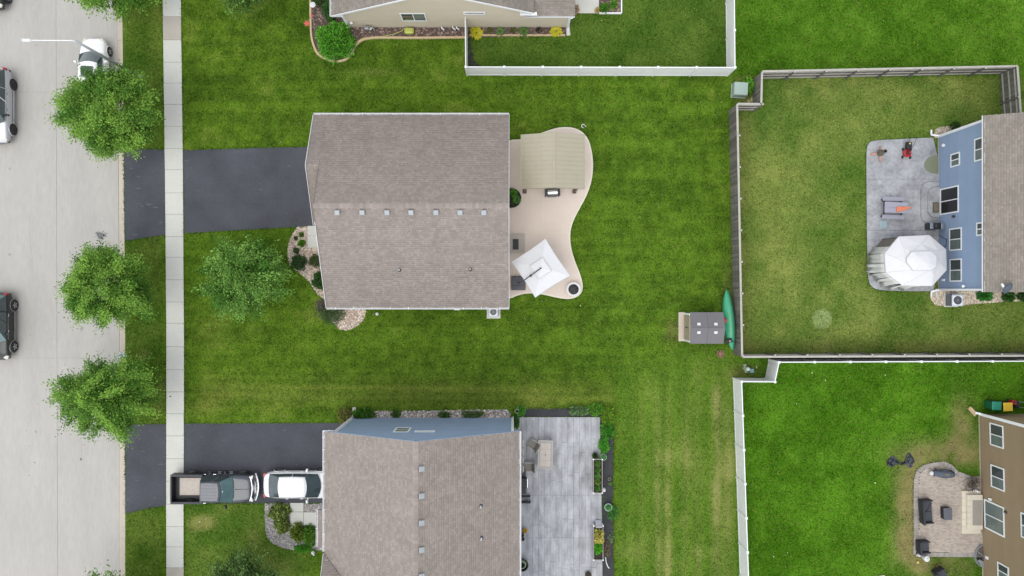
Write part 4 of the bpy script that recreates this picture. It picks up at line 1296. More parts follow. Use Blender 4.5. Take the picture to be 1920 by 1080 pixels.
for ri, (p, q, inw) in enumerate(runs):
    a, b, L_, d, ang = fence_dir(p, q); n = side_in(d, inw)
    k = int(L_ / .160)
    for i in range(k):
        c = a + d * ((i + .5) * L_ / k) - n * .03
        dz = random.uniform(-.012, .012)
        if ri == 5 or (ri == 4 and i > 300):
            stuff_boards.box((c.x, c.y, FH / 2 + dz + .02), (.142, .02, FH), rz=ang)
            continue
        if board0 is None:
            board0 = bm_.build('board', M['wood'], wf); board0.location = c - wl + Vector((0, 0, dz)); board0.rotation_euler = (0, 0, ang)
        elif cnt < 299:
            inst(board0, wf, c - wl + Vector((0, 0, dz)), ang + random.uniform(-.02, .02)); cnt += 1
        else:
            stuff_boards.box((c.x, c.y, FH / 2 + dz + .02), (.142, .02, FH), rz=ang)
    for z in (.30, .92, 1.50):
        MB().bar(tuple(a + n * .005 + Vector((0, 0, z))), tuple(b + n * .005 + Vector((0, 0, z))), .045, .09).build('rail', M['wood_top'], wf, world=True)
    MB().bar(tuple(a - n * .02 + Vector((0, 0, FH + .02))), tuple(b - n * .02 + Vector((0, 0, FH + .02))), .13, .035).build('top_rail', M['wood_top'], wf, world=True)
    npst = max(1, round(L_ / 2.22))
    for i in range(npst + (1 if ri >= 4 else 0)):
        c = a + d * (i * L_ / npst) + n * .075
        post_pts.append((c, ang))
stuff_boards.build('board', M['wood'], wf, world=True, kind='stuff')
po = MB(); po.box((0, 0, .93), (.095, .095, 1.86))
post0 = None
for c, ang in post_pts:
    if post0 is None:
        post0 = po.build('post', M['wood'], wf); cap = MB().box((0, 0, 1.875), (.125, .125, .03), top=.8).build('post_cap', M['wood_top'], post0)
        post0.location = c - wl; post0.rotation_euler = (0, 0, ang)
    else:
        o = inst(post0, wf, c - wl, ang)
        cc = cap.copy(); COL.objects.link(cc); cc.parent = o

def vinyl_fence(label, pts, inw, spacing=2.43, h=1.83):
    f = thing('vinyl_fence', label, 'fence', (*pts[0], 0))
    fl = Vector(f.location)
    p0 = None
    def post(c, ang):
        nonlocal p0
        if p0 is None:
            p0 = MB().box((0, 0, (h + .06) / 2), (.13, .13, h + .06)).build('post', M['vinyl'], f)
            MB().box((0, 0, h + .08), (.155, .155, .03)).box((0, 0, h + .115), (.14, .14, .04), top=.2).build('post_cap', M['vinyl'], p0)
            p0.location = c - fl; p0.rotation_euler = (0, 0, ang)
        else:
            o = inst(p0, f, c - fl, ang)
            for ch in p0.children:
                x = ch.copy(); COL.objects.link(x); x.parent = o
    for p, q in zip(pts, pts[1:]):
        a, b, L_, d, ang = fence_dir(p, q)
        k = max(1, round(L_ / spacing))
        for i in range(k):
            s0, s1 = a + d * (i * L_ / k), a + d * ((i + 1) * L_ / k)
            post(s0, ang)
            u0, u1 = s0 + d * .065, s1 - d * .065
            pl = (u1 - u0).length
            pan = MB(); nb = max(1, round(pl / .165)); bw = pl / nb
            for j in range(nb):
                c = u0 + d * ((j + .5) * bw)
                pan.box((c.x, c.y, h / 2 + .02), (bw - .008, .026, h - .2), rz=ang)
                pan.box((c.x + d.x * bw / 2, c.y + d.y * bw / 2, h / 2 + .02), (.012, .016, h - .2), rz=ang)
            pan.build('panel', M['vinyl_panel'], f, world=True)
            for z in (.10, h - .02):
                MB().bar(tuple(u0 + Vector((0, 0, z))), tuple(u1 + Vector((0, 0, z))), .06, .15).build('rail', M['vinyl'], f, world=True)
    a, b, L_, d, ang = fence_dir(pts[-2], pts[-1]); post(b, ang)
    return f
vinyl_fence('white vinyl privacy fence enclosing the small lawn below the beige house', [W2(875.5, 46), W2(876.5, 141), W2(1362.5, 142), W2(1360.5, -60)], None)
vinyl_fence('white vinyl privacy fence round the bright green yard of the brown house', [W2(1389.5, 1140), W2(1374.5, 709), W2(1434.5, 709.5), W2(1442, 674), W2(2020, 671.5)], None)
# ================================================================== PLANTS
def leaf_mesh(name, C, D, size, cols, parent, seed, aspect=.6, upbias=.6, mat='leaf', kind=None):
    """one leaf (two triangles folded along the midrib) per centre C, pointing along D"""
    r = np.random.default_rng(seed)
    n = len(C)
    D = D / (np.linalg.norm(D, axis=1, keepdims=True) + 1e-9)
    Nn = r.normal(0, 1, (n, 3)) * (1 - upbias) + np.array([0, 0, 1.0]) * upbias
    Sd = np.cross(D, Nn); Sd /= (np.linalg.norm(Sd, axis=1, keepdims=True) + 1e-9)
    Up = np.cross(Sd, D)
    s = (size * (.6 + .8 * r.random(n)))[:, None] if np.isscalar(size) else (size * (.7 + .6 * r.random(n)))[:, None]
    base = C - D * s * .5
    tip = C + D * s * .5 - Up * s * .08
    l = C + Sd * s * aspect * .5 + Up * s * .10
    q = C - Sd * s * aspect * .5 + Up * s * .10
    V = np.stack([base, l, tip, q], 1).reshape(-1, 3)
    i = (np.arange(n) * 4)[:, None]
    Fq = np.concatenate([i + np.array([[0, 1, 2]]), i + np.array([[0, 2, 3]])], 0)
    return np_mesh(name, V, Fq, M[mat], parent=parent, colors=np.repeat(cols, 4, 0), kind=kind)

def crown_points(r, n_cl, per, rx, ry, rz, zc, shell=(.55, 1.0), clump=(.34, .2), droop=.25, lump=.22, low=-.6):
    """clump centres through an uneven crown, then leaf centres elongated outward in each clump"""
    ph = r.random(8) * 6.28
    d = r.normal(0, 1, (n_cl * 3, 3)); d /= np.linalg.norm(d, axis=1, keepdims=True)
    d = d[d[:, 2] > low][:n_cl]
    n_cl = len(d)
    az = np.arctan2(d[:, 1], d[:, 0])
    lum = 1 + lump * (.5 * np.sin(3 * az + ph[0]) + .35 * np.sin(5 * az + ph[1] + 2 * d[:, 2]) + .4 * np.sin(8 * az + ph[2]) + .3 * np.sin(6 * d[:, 2] + ph[3]))
    rad = (shell[0] + (shell[1] - shell[0]) * r.random(n_cl) ** .6) * lum
    # a few long shoots stick out of the outline
    sh = r.random(n_cl) < .05
    rad[sh] *= 1.05 + .06 * r.random(sh.sum())
    cc = d * rad[:, None] * np.array([rx, ry, rz]) + np.array([0, 0, zc])
    out = d * np.array([1, 1, .35]) + np.array([0, 0, .12 - droop]) + r.normal(0, .25, (n_cl, 3))
    out /= np.linalg.norm(out, axis=1, keepdims=True)
    k = n_cl * per
    ci = np.repeat(np.arange(n_cl), per)
    t = r.normal(0, 1, k) * clump[0]
    off = r.normal(0, 1, (k, 3)) * clump[1]
    off[:, 2] *= .7
    P = cc[ci] + out[ci] * t[:, None] + off
    Dl = out[ci] * .9 + r.normal(0, .6, (k, 3)) + np.array([0, 0, -.15])
    return cc, ci, P, Dl, d

def tree(name, label, px, py, h0, rx, ry, rz, zc, n_cl=260, per=95, size=.15, col=(.05, .13, .02), col2=(.10, .20, .035), seed=1, trunk_r=.13, clump=(.34, .2), shell=(.5, 1.0), lump=.22, group=None, upbias=.6, cat='tree', aspect=.6, wind=None, droop=.25, lv=.32):
    t = thing(name, label, cat, (*W2(px, py), 0), 0, group)
    r = np.random.default_rng(seed)
    cc, ci, P, D, d = crown_points(r, n_cl, per, rx, ry, rz, zc, clump=clump, shell=shell, lump=lump, droop=droop)
    if wind is not None: D = D + np.array(wind)
    P[:, 2] = np.maximum(P[:, 2], .25)
    a, b = np.array(col), np.array(col2)
    tc = r.random((len(cc), 1)) ** 1.3 * .85
    cl = a * (1 - tc) + b * tc
    cols = cl[ci] * (1 - lv + 2 * lv * r.random((len(P), 1)))
    leaf_mesh('crown', P, D, size, cols, t, seed + 50, upbias=upbias, aspect=aspect)
    tb = MB()
    tb.tube([(0, 0, 0), (.02, .03, h0 * .5), (0, 0, h0), (.03, -.02, zc + rz * .35)], trunk_r, 9, r1=trunk_r * .35)
    tb.lathe([(trunk_r * 1.6, 0), (trunk_r * 1.05, .25)], n=9, cap=False)
    order = r.permutation(len(cc))[:46]
    for j in order:
        c = cc[j]; z0 = h0 + (zc + rz * .3 - h0) * r.random() * .9
        mid = (c[0] * .45, c[1] * .45, (z0 * .45 + c[2] * .55) + .15)
        tb.tube([(0, 0, z0), mid, tuple(c)], trunk_r * .32, 5, r1=.012)
    tb.build('trunk', M['bark'], t, smooth=True, origin='zero')
    return t

G_ST = 'maples along the verge'
mg, mg2 = (.055, .155, .016), (.28, .48, .075)
MK = dict(col=mg, col2=mg2, group=G_ST, upbias=.72)
tree('maple_tree', 'round green maple on the verge beside the street lamp and white parked car', 270, 236, 1.9, 2.72, 2.55, 2.2, 4.25, n_cl=170, per=330, size=.118, seed=21, clump=(.27, .19), lump=.13, **MK)
tree('maple_tree', 'round green maple on the verge just below the apron of the upper driveway', 268, 541, 1.9, 2.42, 2.30, 2.1, 4.2, n_cl=135, per=330, size=.112, seed=33, clump=(.27, .19), lump=.13, **MK)
tree('maple_tree', 'maple with ragged drooping shoots on the verge above the lower driveway apron', 268, 725, 1.9, 2.5, 2.32, 2.2, 4.3, n_cl=140, per=320, size=.118, seed=47, clump=(.42, .17), lump=.2, droop=.4, **MK)
tree('maple_tree', 'verge maple cut off by the top edge, above the street lamp', 268, -2, 1.9, 2.5, 2.35, 2.1, 4.2, n_cl=150, per=220, size=.14, seed=58, lump=.14, **MK)
tree('maple_tree', 'verge maple whose top just shows at the bottom edge by the kerb', 268, 1103, 1.9, 2.3, 2.1, 2.0, 4.1, n_cl=130, per=200, size=.14, seed=61, lump=.14, **MK)
tree('silver_tree', 'airy tree with pale silvery leaves on the front lawn of the middle house', 486, 522, 1.4, 2.4, 2.2, 1.6, 3.1, n_cl=150, per=190, size=.125, seed=71, lv=.55, col=(.05, .15, .016), col2=(.25, .44, .09),
     trunk_r=.09, clump=(.40, .16), shell=(.45, 1.0), lump=.14, upbias=.72, wind=(.5, -.1, 0), aspect=.55)
tree('lawn_tree', 'dark leafy tree on the front lawn cut off by the bottom edge', 482, 1066, 1.4, 2.0, 1.9, 1.6, 3.2, n_cl=130, per=150, size=.125, lv=.6, seed=83, col=(.04, .10, .018), col2=(.22, .34, .11), trunk_r=.09, clump=(.42, .14), upbias=.4)
tree('lawn_tree', 'dark green tree whose lower edge shows at the top by the front lawn', 482, 0, 1.4, 1.3, 1.6, 1.5, 3.0, n_cl=90, per=150, size=.125, seed=91, col=(.05, .12, .018), col2=(.2, .34, .07), trunk_r=.09)

def shrub(name, label, px, py, rx, ry, h, n, size, col, col2, seed, aspect=.55, group=None, cat='shrub', up=.55, fill=.35, zbase=0.02, loc=None, spike=0.0):
    t = thing(name, label, cat, loc if loc else (*W2(px, py, h * .5), zbase), 0, group)
    r = np.random.default_rng(seed)
    d = r.normal(0, 1, (n, 3)); d /= np.linalg.norm(d, axis=1, keepdims=True); d[:, 2] = np.abs(d[:, 2])
    az = np.arctan2(d[:, 1], d[:, 0]); p0, p1 = r.random(2) * 6.28
    lum = 1 + .10 * np.sin(4 * az + p0) + .08 * np.sin(7 * az + p1 + 4 * d[:, 2])
    rad = (fill + (1 - fill) * r.random(n) ** .5) * lum
    P = d * rad[:, None] * np.array([rx, ry, h]); P[:, 2] = np.maximum(P[:, 2], .02)
    D = d + r.normal(0, .5 + spike * 0, (n, 3)) + np.array([0, 0, spike])
    tt = 1.0 * (np.clip(vnoise(P[:, 0] + seed * 7.1, P[:, 1] + P[:, 2], .22 + rx * .25, .22 + rx * .25, seed), 0, 1) * .8 + .2 * r.random(n))[:, None]
    cols = (np.array(col) * (1 - tt) + np.array(col2) * tt) * 1.5 * (.62 + .76 * r.random((n, 1)))
    leaf_mesh('foliage', P, D, size, cols, t, seed + 9, aspect=aspect, upbias=up)
    tb = MB()
    for k in range(9):
        a = k * .698 + r.random() * .4
        tb.tube([(0, 0, 0), (rx * .3 * math.cos(a), ry * .3 * math.sin(a), h * .4), (rx * .7 * math.cos(a), ry * .7 * math.sin(a), h * .7)], .018, 4, r1=.006)
    tb.build('stem', M['bark'], t, origin='zero')
    return t

def rosette(name, label, px, py, rad, n, col, col2, seed, group=None, wid=.22, cat='plant', h=.35, edge=None, loc=None):
    """arching strap or heart leaves round a centre (hosta)"""
    t = thing(name, label, cat, loc if loc else (*W2(px, py, h * .5), .02), 0, group)
    r = np.random.default_rng(seed)
    Vs, Fs, Cs = [], [], []
    for k in range(n):
        a = r.random() * 6.28; L_ = rad * (.45 + .6 * r.random()); el = .25 + .9 * (1 - L_ / rad) + r.random() * .25
        dx, dy = math.cos(a), math.sin(a); o = len(Vs)
        w_ = wid * L_ * (.8 + .4 * r.random())
        tone = r.random()
        c0 = np.array(col) * (1 - tone) + np.array(col2) * tone
        for u, ww in ((.12, .2), (.45, 1.0), (.75, .85), (1.0, .04)):
            x = L_ * u; z = h * (math.sin(min(u * 1.9, 1.9)) * el) * .8 + .05 - .10 * u * u
            for s_ in (-1, 0, 1):
                Vs.append((dx * x - dy * s_ * w_ * ww, dy * x + dx * s_ * w_ * ww, max(z + (.03 if s_ else 0), .01)))
                Cs.append(c0 * (.85 + .3 * r.random()) if (s_ == 0 or edge is None) else np.array(edge))
        for q in range(3):
            for s_ in range(2):
                i = o + q * 3 + s_; Fs.append((i, i + 1, i + 4, i + 3))
    np_mesh('foliage', np.array(Vs), np.array(Fs), M['leaf'], parent=t, colors=np.array(Cs), smooth=True)
    return t

# bed of the beige house
shrub('round_shrub', 'large bright green ball-shaped shrub inside the curved bed edging', 627, 74, 1.38, 1.42, 1.5, 4200, .15, (.055, .19, .012), (.12, .31, .035), 1, up=.4)
shrub('dark_shrub', 'dark evergreen shrub at the top edge above the round bright shrub', 618, 18, .55, .75, 1.1, 1500, .11, (.02, .075, .012), (.05, .13, .025), 2)
shrub('dark_shrub', 'dark shrub cut off by the top edge beside the white disc lamp', 598, -6, .7, .5, .9, 1200, .10, (.025, .07, .015), (.06, .12, .03), 3)
Y1, Y2 = S(214, 206, 40), S(238, 230, 92)
rosette('hosta', 'yellow hosta right beside the white fence end', 893, 61, .52, 90, Y1, Y2, 4, 'yellow hostas')
rosette('hosta', 'yellow hosta near the white downspout corner', 1043, 57, .50, 90, Y1, Y2, 5, 'yellow hostas')
rosette('hosta', 'green hosta with white leaf rims, nearer the white fence end', 938, 58, .40, 48, S(44, 96, 30), S(76, 124, 50), 6, 'white-rimmed hostas', edge=S(150, 176, 110))
rosette('hosta', 'green hosta with white leaf rims, nearer the middle of the mulch strip', 982, 57.5, .42, 56, S(44, 96, 30), S(76, 124, 50), 7, 'white-rimmed hostas', edge=S(140, 168, 100))
shrub('small_plant', 'small dull green tuft between the yellow hosta and first white-rimmed hosta', 918, 57, .2, .24, .22, 160, .09, S(86, 96, 42), S(120, 128, 60), 8, cat='plant')
shrub('small_plant', 'small olive tuft between the two white-rimmed hostas', 962, 57, .22, .22, .22, 170, .09, S(84, 104, 44), S(128, 140, 66), 9, cat='plant')
shrub('small_plant', 'small dark withered plant in the mulch left of the second yellow hosta', 1010, 55, .22, .26, .25, 130, .07, S(60, 50, 44), S(86, 74, 58), 10, cat='plant')
shrub('small_plant', 'green leafy plant in the mulch square right of the white slab', 1134, 14, .36, .36, .5, 420, .13, S(56, 110, 30), S(96, 150, 50), 11, cat='plant')
shrub('small_plant', 'taller light green plant with red stalks near the mulch square edge', 1151, 6, .25, .4, .6, 320, .12, S(70, 130, 40), S(120, 160, 60), 12, cat='plant')
shrub('dry_plant', 'dry brown plant against the house corner at the white slab', 1081, 17, .24, .34, .4, 260, .08, S(150, 120, 92), S(196, 168, 130), 13, cat='plant')
shrub('dry_plant', 'dry straw coloured plant at the lower corner of the white slab', 1120, 19, .2, .24, .3, 200, .08, S(170, 150, 92), S(200, 180, 110), 14, cat='plant')
shrub('weed_plant', 'leafy weeds growing along the fence by the green utility box', 1405, 160, .55, .6, .5, 420, .2, S(64, 130, 30), S(120, 170, 52), 15, cat='plant', up=.7, fill=.1)

# bed of the middle house
shrub('small_plant', 'small green tuft nearest the driveway in the gravel bed', 565, 440, .18, .18, .2, 220, .08, S(60, 96, 26), S(96, 134, 44), 16, cat='plant', spike=.5)
shrub('small_plant', 'small dark tuft in the gravel left of the brighter green clump', 554.5, 446.5, .16, .16, .2, 180, .08, S(66, 92, 36), S(90, 116, 46), 17, cat='plant', spike=.5)
shrub('small_plant', 'bright green clump in the gravel beside the front path', 565, 456, .27, .27, .3, 380, .10, S(66, 120, 22), S(120, 168, 50), 18, cat='plant', spike=.5)
shrub('round_bush', 'small round bush in the gravel below the bright green clump', 555, 469.5, .22, .22, .35, 420, .07, S(54, 80, 44), S(82, 110, 64), 19, cat='bush')
shrub('round_bush', 'loose blue-green bush at the narrow left edge of the gravel bed', 559, 492, .56, .58, .7, 1300, .10, S(42, 74, 34), S(84, 116, 66), 20, cat='bush')
shrub('round_bush', 'greyish green bush under the roof edge beside the gravel', 591, 489, .52, .45, .6, 900, .10, S(62, 84, 46), S(98, 112, 66), 22, cat='bush')
shrub('round_bush', 'dense dark green bush half under the front roof edge', 600, 526, .62, .66, .9, 1500, .10, (.012, .055, .008), (.035, .10, .016), 23, cat='bush')
shrub('airy_shrub', 'airy grey-green shrub sprawling over lawn and gravel at the house corner', 620, 590, .95, .75, 1.1, 1500, .10, S(56, 84, 36), S(104, 124, 84), 24, fill=.05)
shrub('airy_shrub', 'purplish grey twiggy shrub beside the corner of the middle house', 601, 573, .5, .5, .7, 500, .09, S(92, 90, 78), S(120, 112, 104), 25, fill=.05)

# front bed of the lower house
shrub('berry_shrub', 'dark glossy shrub at the driveway edge beside the lower front path', 522, 962, .78, .62, .8, 1100, .17, S(40, 62, 22), S(160, 178, 96), 26)  # light leaf tone stands in for glossy highlights
shrub('berry_shrub', 'dark glossy shrub in the middle of the grey gravel bed', 528, 986, .55, .62, .7, 760, .17, S(40, 60, 22), S(150, 168, 86), 27)  # pale leaves paint the gloss highlights into the colour
shrub('leafy_shrub', 'yellow-green leafy shrub below the front path of the lower house', 558, 1000, .55, .7, .7, 900, .14, S(66, 104, 26), S(134, 142, 52), 28)
shrub('leafy_shrub', 'fresh green shrub against the porch of the lower house', 580, 1005, .52, .78, .7, 1000, .13, S(52, 104, 30), S(110, 150, 48), 29)
shrub('grass_clump', 'bright green spiky clump at the lower edge of the grey gravel', 567, 1029, .62, .3, .4, 700, .16, S(70, 150, 34), S(112, 178, 60), 30, cat='plant', aspect=.2, spike=.3)
shrub('leafy_shrub', 'reddish brown shrub at the corner of the lower driveway', 645, 780, .55, .6, .9, 1000, .11, S(110, 86, 52), S(112, 128, 54), 31)
shrub('leafy_shrub', 'green shrub by the splash block at the blue gable wall', 681, 777, .85, .45, .7, 1100, .12, S(58, 100, 28), S(92, 140, 44), 32)
shrub('low_plant', 'low green plant left of the pale stones at the blue gable wall', 742, 776, .36, .3, .35, 320, .11, S(56, 92, 34), S(88, 124, 54), 33, cat='plant')
shrub('low_plant', 'low green plants in the middle of the stone strip by the blue wall', 833, 778, .5, .26, .35, 380, .11, S(62, 94, 40), S(96, 126, 62), 34, cat='plant')
shrub('low_plant', 'low spreading plants near the right end of the stone strip', 886, 777, .85, .26, .35, 480, .11, S(62, 94, 40), S(96, 126, 62), 35, cat='plant')
shrub('leafy_shrub', 'green shrub with a pale pot at the top left patio corner', 977, 772, .34, .36, .6, 520, .12, S(60, 124, 40), S(110, 164, 74), 36)
shrub('leafy_shrub', 'narrow dark green shrub between blue wall and grey patio', 968, 793, .26, .45, .7, 520, .11, S(50, 92, 26), S(88, 130, 40), 37)

# planting round the lower patio
for k, (px, py, rx, ry, c1, c2, lab) in enumerate([
    (1086, 771, .75, .34, S(86, 124, 66), S(150, 172, 128), 'pale green low plants along the top edge of the grey patio'),
    (1118, 768, .65, .48, S(70, 132, 34), S(120, 170, 62), 'leafy green plants at the top right corner of the grey patio'),
    (1139, 782, .5, .7, S(84, 140, 34), S(150, 178, 58), 'yellow-green tall plants beside the top right patio corner'),
    (1139, 808, .48, .72, S(60, 134, 34), S(104, 172, 62), 'bright green plants midway along the right patio edge'),
    (1133, 836, .40, .62, S(62, 140, 36), S(108, 180, 66), 'green plants above the two round pots')]):
    shrub('border_plant', lab, px, py, rx, ry, .6, 760, .15, c1, c2, 40 + k, cat='plant', aspect=.32, spike=.25)
shrub('border_plant', 'grassy green plant hanging out of the bed beside the hoop pot', 1150, 962, .42, .55, .5, 420, .15, S(66, 130, 50), S(110, 166, 84), 46, cat='plant', aspect=.3)
shrub('border_plant', 'dry brown stalks beside the lower planter box', 1138, 1030, .28, .6, .4, 260, .10, S(120, 100, 74), S(150, 130, 96), 47, cat='plant', aspect=.25)
shrub('border_plant', 'pale grey-green sprigs in the fabric bed near the bottom edge', 1146, 1008, .25, .4, .35, 160, .10, S(104, 130, 92), S(140, 160, 120), 48, cat='plant', aspect=.3)

# beds of the blue house
shrub('round_bush', 'bright green bush in pale gravel right of the air conditioner', 1849, 555, .55, .36, .6, 900, .12, S(40, 110, 34), S(76, 150, 60), 50, cat='bush')
shrub('round_bush', 'darker green bush in pale gravel under the satellite dish', 1893, 556, .46, .42, .6, 800, .11, S(40, 84, 30), S(72, 118, 44), 51, cat='bush')
shrub('round_bush', 'dark green bush at the right edge below the tan roof', 1921, 556, .4, .36, .6, 600, .11, S(34, 76, 26), S(64, 104, 38), 52, cat='bush')
shrub('round_bush', 'dark bush half hidden behind the upper corner of the blue house', 1793, 236, .35, .3, .5, 420, .10, S(38, 70, 26), S(66, 98, 38), 53, cat='bush')
# ================================================================== VEHICLES  (local frame: x forward, y left, z up)
def paint(name, col, metal=0.0, rough=.35, coat=.6): return pmat(name, col, rough, .04, 1.5, metal=metal, coat=coat)
M['paint_white'] = paint('white_paint', (.72, .72, .72))
M['paint_silver'] = paint('silver_paint', (.46, .47, .50), .5, .38)
M['paint_black'] = paint('black_green_paint', (.008, .013, .011), .0, .30, .15)
M['paint_dark'] = paint('dark_grey_paint', (.036, .043, .056), .12, .28)
M['carglass'] = pmat('car_glass', (.045, .062, .066), .04, .25, 2, spec=.7)  # base colour lifted to stand in for reflections
M['carglass_sky'] = pmat('sky_teal_glass', (.085, .145, .150), .10, .2, 2, spec=.7)  # tint with the sky's reflection put into the base colour
M['trim_grey'] = pmat('grey_cladding', (.16, .155, .145), .7, .1, 4)
M['lamp_red'] = pmat('tail_lamp', (.30, .012, .02), .15, .2, 12)
M['lamp_clear'] = pmat('head_lamp', (.55, .54, .48), .1, .1, 12)

def body_loft(st, paintm, parent, name='body'):
    """st: (x, half width, z bottom, z shoulder, z crown)"""
    rings = []
    for x, w_, zb, zs, zc in st:
        half = [(0, zb), (w_ * .86, zb), (w_ * .97, zb + .10), (w_, (zb + zs) * .5 + .06), (w_ * .975, zs - .06), (w_ * .90, zs + (zc - zs) * .35), (w_ * .62, zs + (zc - zs) * .85), (0, zc)]
        ring = [(x, y, z) for y, z in half] + [(x, -y, z) for y, z in reversed(half[1:-1])]
        rings.append(ring)
    b = MB().loft(rings)
    o = fix_normals(b.build(name, paintm, parent, smooth=True, origin='zero'))
    md = o.modifiers.new('subsurf', 'SUBSURF'); md.levels = 1; md.render_levels = 2
    return o

def cabin(x0, x1, xt0, xt1, wb, wt, zb, zt, paintm, glass, parent, bow_f=.12, bow_r=.06, side_split=(.5,), rear_glass=True, glass_side=None, name='cabin', side_t=(.12, .86)):
    """x0..x1 at the belt, xt0..xt1 at the roof (x1 = front)"""
    glass_side = glass_side or glass
    nf, ns = 6, 8
    def ring(xa, xb, wr, wf, z, bf, br):
        pts = []
        for k in range(nf):                     # front edge from right to left
            s_ = -1 + 2 * k / (nf - 1); pts.append((xb + bf * (1 - s_ * s_), s_ * wf, z))
        for k in range(1, ns):                  # left side going back
            t = k / ns; pts.append((xb + (xa - xb) * t, wf + (wr - wf) * t + .03 * math.sin(math.pi * t), z))
        for k in range(nf):
            s_ = 1 - 2 * k / (nf - 1); pts.append((xa - br * (1 - s_ * s_), s_ * wr, z))
        for k in range(1, ns):
            t = k / ns; pts.append((xa + (xb - xa) * t, -(wr + (wf - wr) * t + .03 * math.sin(math.pi * t)), z))
        return pts
    R0 = ring(x0, x1, wb, wb, zb, bow_f, bow_r)
    R1 = ring(xt0, xt1, wt, wt * .97, zt - .05, bow_f * .6, bow_r)
    mid = lambda a, b, t: tuple(p + (q - p) * t for p, q in zip(a, b))
    R2 = ring(xt0 + .10, xt1 - .10, wt - .10, wt * .97 - .10, zt, bow_f * .5, bow_r)
    c = MB().loft([R0, R1, R2], cap0=False)
    o = fix_normals(c.build(name, paintm, parent, smooth=False, origin='zero'))
    md = o.modifiers.new('bevel', 'BEVEL'); md.width = .03; md.segments = 2
    n = len(R0)
    def pane(i0, i1, t0, t1, nm, mat, off=.012):
        m = MB(); rows = []
        for t in (t0, t1):
            rows.append([mid(R0[i % n], R1[i % n], t) for i in range(i0, i1 + 1)])
        # push outward along each quad's normal
        a, b, cc_ = Vector(rows[0][0]), Vector(rows[0][-1]), Vector(rows[1][0])
        nn = (b - a).cross(cc_ - a).normalized()
        ctr = Vector((sum(p[0] for p in R0) / n, 0, zb - .3))
        if nn.dot(a - ctr) < 0: nn = -nn
        rows2 = [[tuple(Vector(p) + nn * off) for p in rw] for rw in rows] 
        w_ = len(rows[0])
        vs = rows2[0] + rows2[1] + [tuple(Vector(p) - nn * .01) for rw in rows for p in rw]
        fs = [(k, k + 1, w_ + k + 1, w_ + k) for k in range(w_ - 1)]
        per = list(range(w_)) + list(range(2 * w_ - 1, w_ - 1, -1))
        for k in range(len(per)):
            i, j = per[k], per[(k + 1) % len(per)]
            fs.append((i, j, j + 2 * w_, i + 2 * w_))
        m.add(vs, fs)
        return fix_normals(m.build(nm, mat, parent, origin='zero'))
    pane(0, nf - 1, .04, .95, 'windshield', glass)
    if rear_glass: pane(nf + ns - 1, nf + ns - 1 + nf - 1, .10, .92, 'rear_window', glass)
    t0, t1 = side_t
    ls, le = nf - 1, nf - 1 + ns
    cuts = [0] + [round(s_ * ns) for s_ in side_split] + [ns]
    for a, b in zip(cuts, cuts[1:]):
        if b - a >= 2 or len(cuts) > 2:
            fa = a + (.0 if a else 0); 
            pane(ls + a, ls + b, t0, t1, 'side_window', glass_side)
            pane(nf + ns - 1 + nf - 1 + (ns - b), nf + ns - 1 + nf - 1 + (ns - a), t0, t1, 'side_window', glass_side)
    for s_ in side_split:                        # door pillars over the glass
        k = round(s_ * ns)
        for idx in (ls + k, nf + ns - 1 + nf - 1 + (ns - k)):
            a, b = Vector(R0[idx % n]), Vector(R1[idx % n]); sg = Vector((0, .016 if a.y > 0 else -.016, .008))
            MB().bar(tuple(a + sg), tuple(b + sg), .07, .03).build('pillar', paintm, parent, origin='zero')
    return o

def wheel(parent, x, y, r, wdt, rimm, spokes=5, rim_r=.64):
    s_ = 1 if y > 0 else -1
    def tr(mb):
        mb.v = [(x + px, y + s_ * (pz - wdt / 2), r + py) for px, py, pz in mb.v]
        return mb
    t = MB().lathe([(r * .62, 0), (r * .93, 0), (r, .04), (r, wdt - .04), (r * .93, wdt), (r * rim_r, wdt)], n=24)
    wo_ = fix_normals(tr(t).build('wheel', M['rubber'], parent, smooth=False, origin='zero'))
    d = MB().lathe([(r * rim_r, wdt - .004), (r * rim_r * .92, wdt - .008), (r * rim_r * .9, wdt - .022), (.01, wdt - .024)], n=24, cap=False)
    fix_normals(tr(d).build('rim', M['rim_dark'], wo_, smooth=False, origin='zero'))
    sp = MB()
    for k in range(spokes):
        a = 2 * math.pi * k / spokes + .3
        sp.bar((0, 0, wdt - .010), (r * rim_r * .93 * math.cos(a), r * rim_r * .93 * math.sin(a), wdt - .010), .085, .022)
    sp.lathe([(r * .16, wdt - .05), (r * .14, wdt - .006)], n=10)
    sp.lathe([(r * rim_r * .99, wdt - .03), (r * rim_r * .99, wdt - .004), (r * rim_r * .88, wdt - .004), (r * rim_r * .88, wdt - .03)], n=24, cap=False)
    fix_normals(tr(sp).build('spokes', rimm, wo_, origin='zero'))
    return wo_

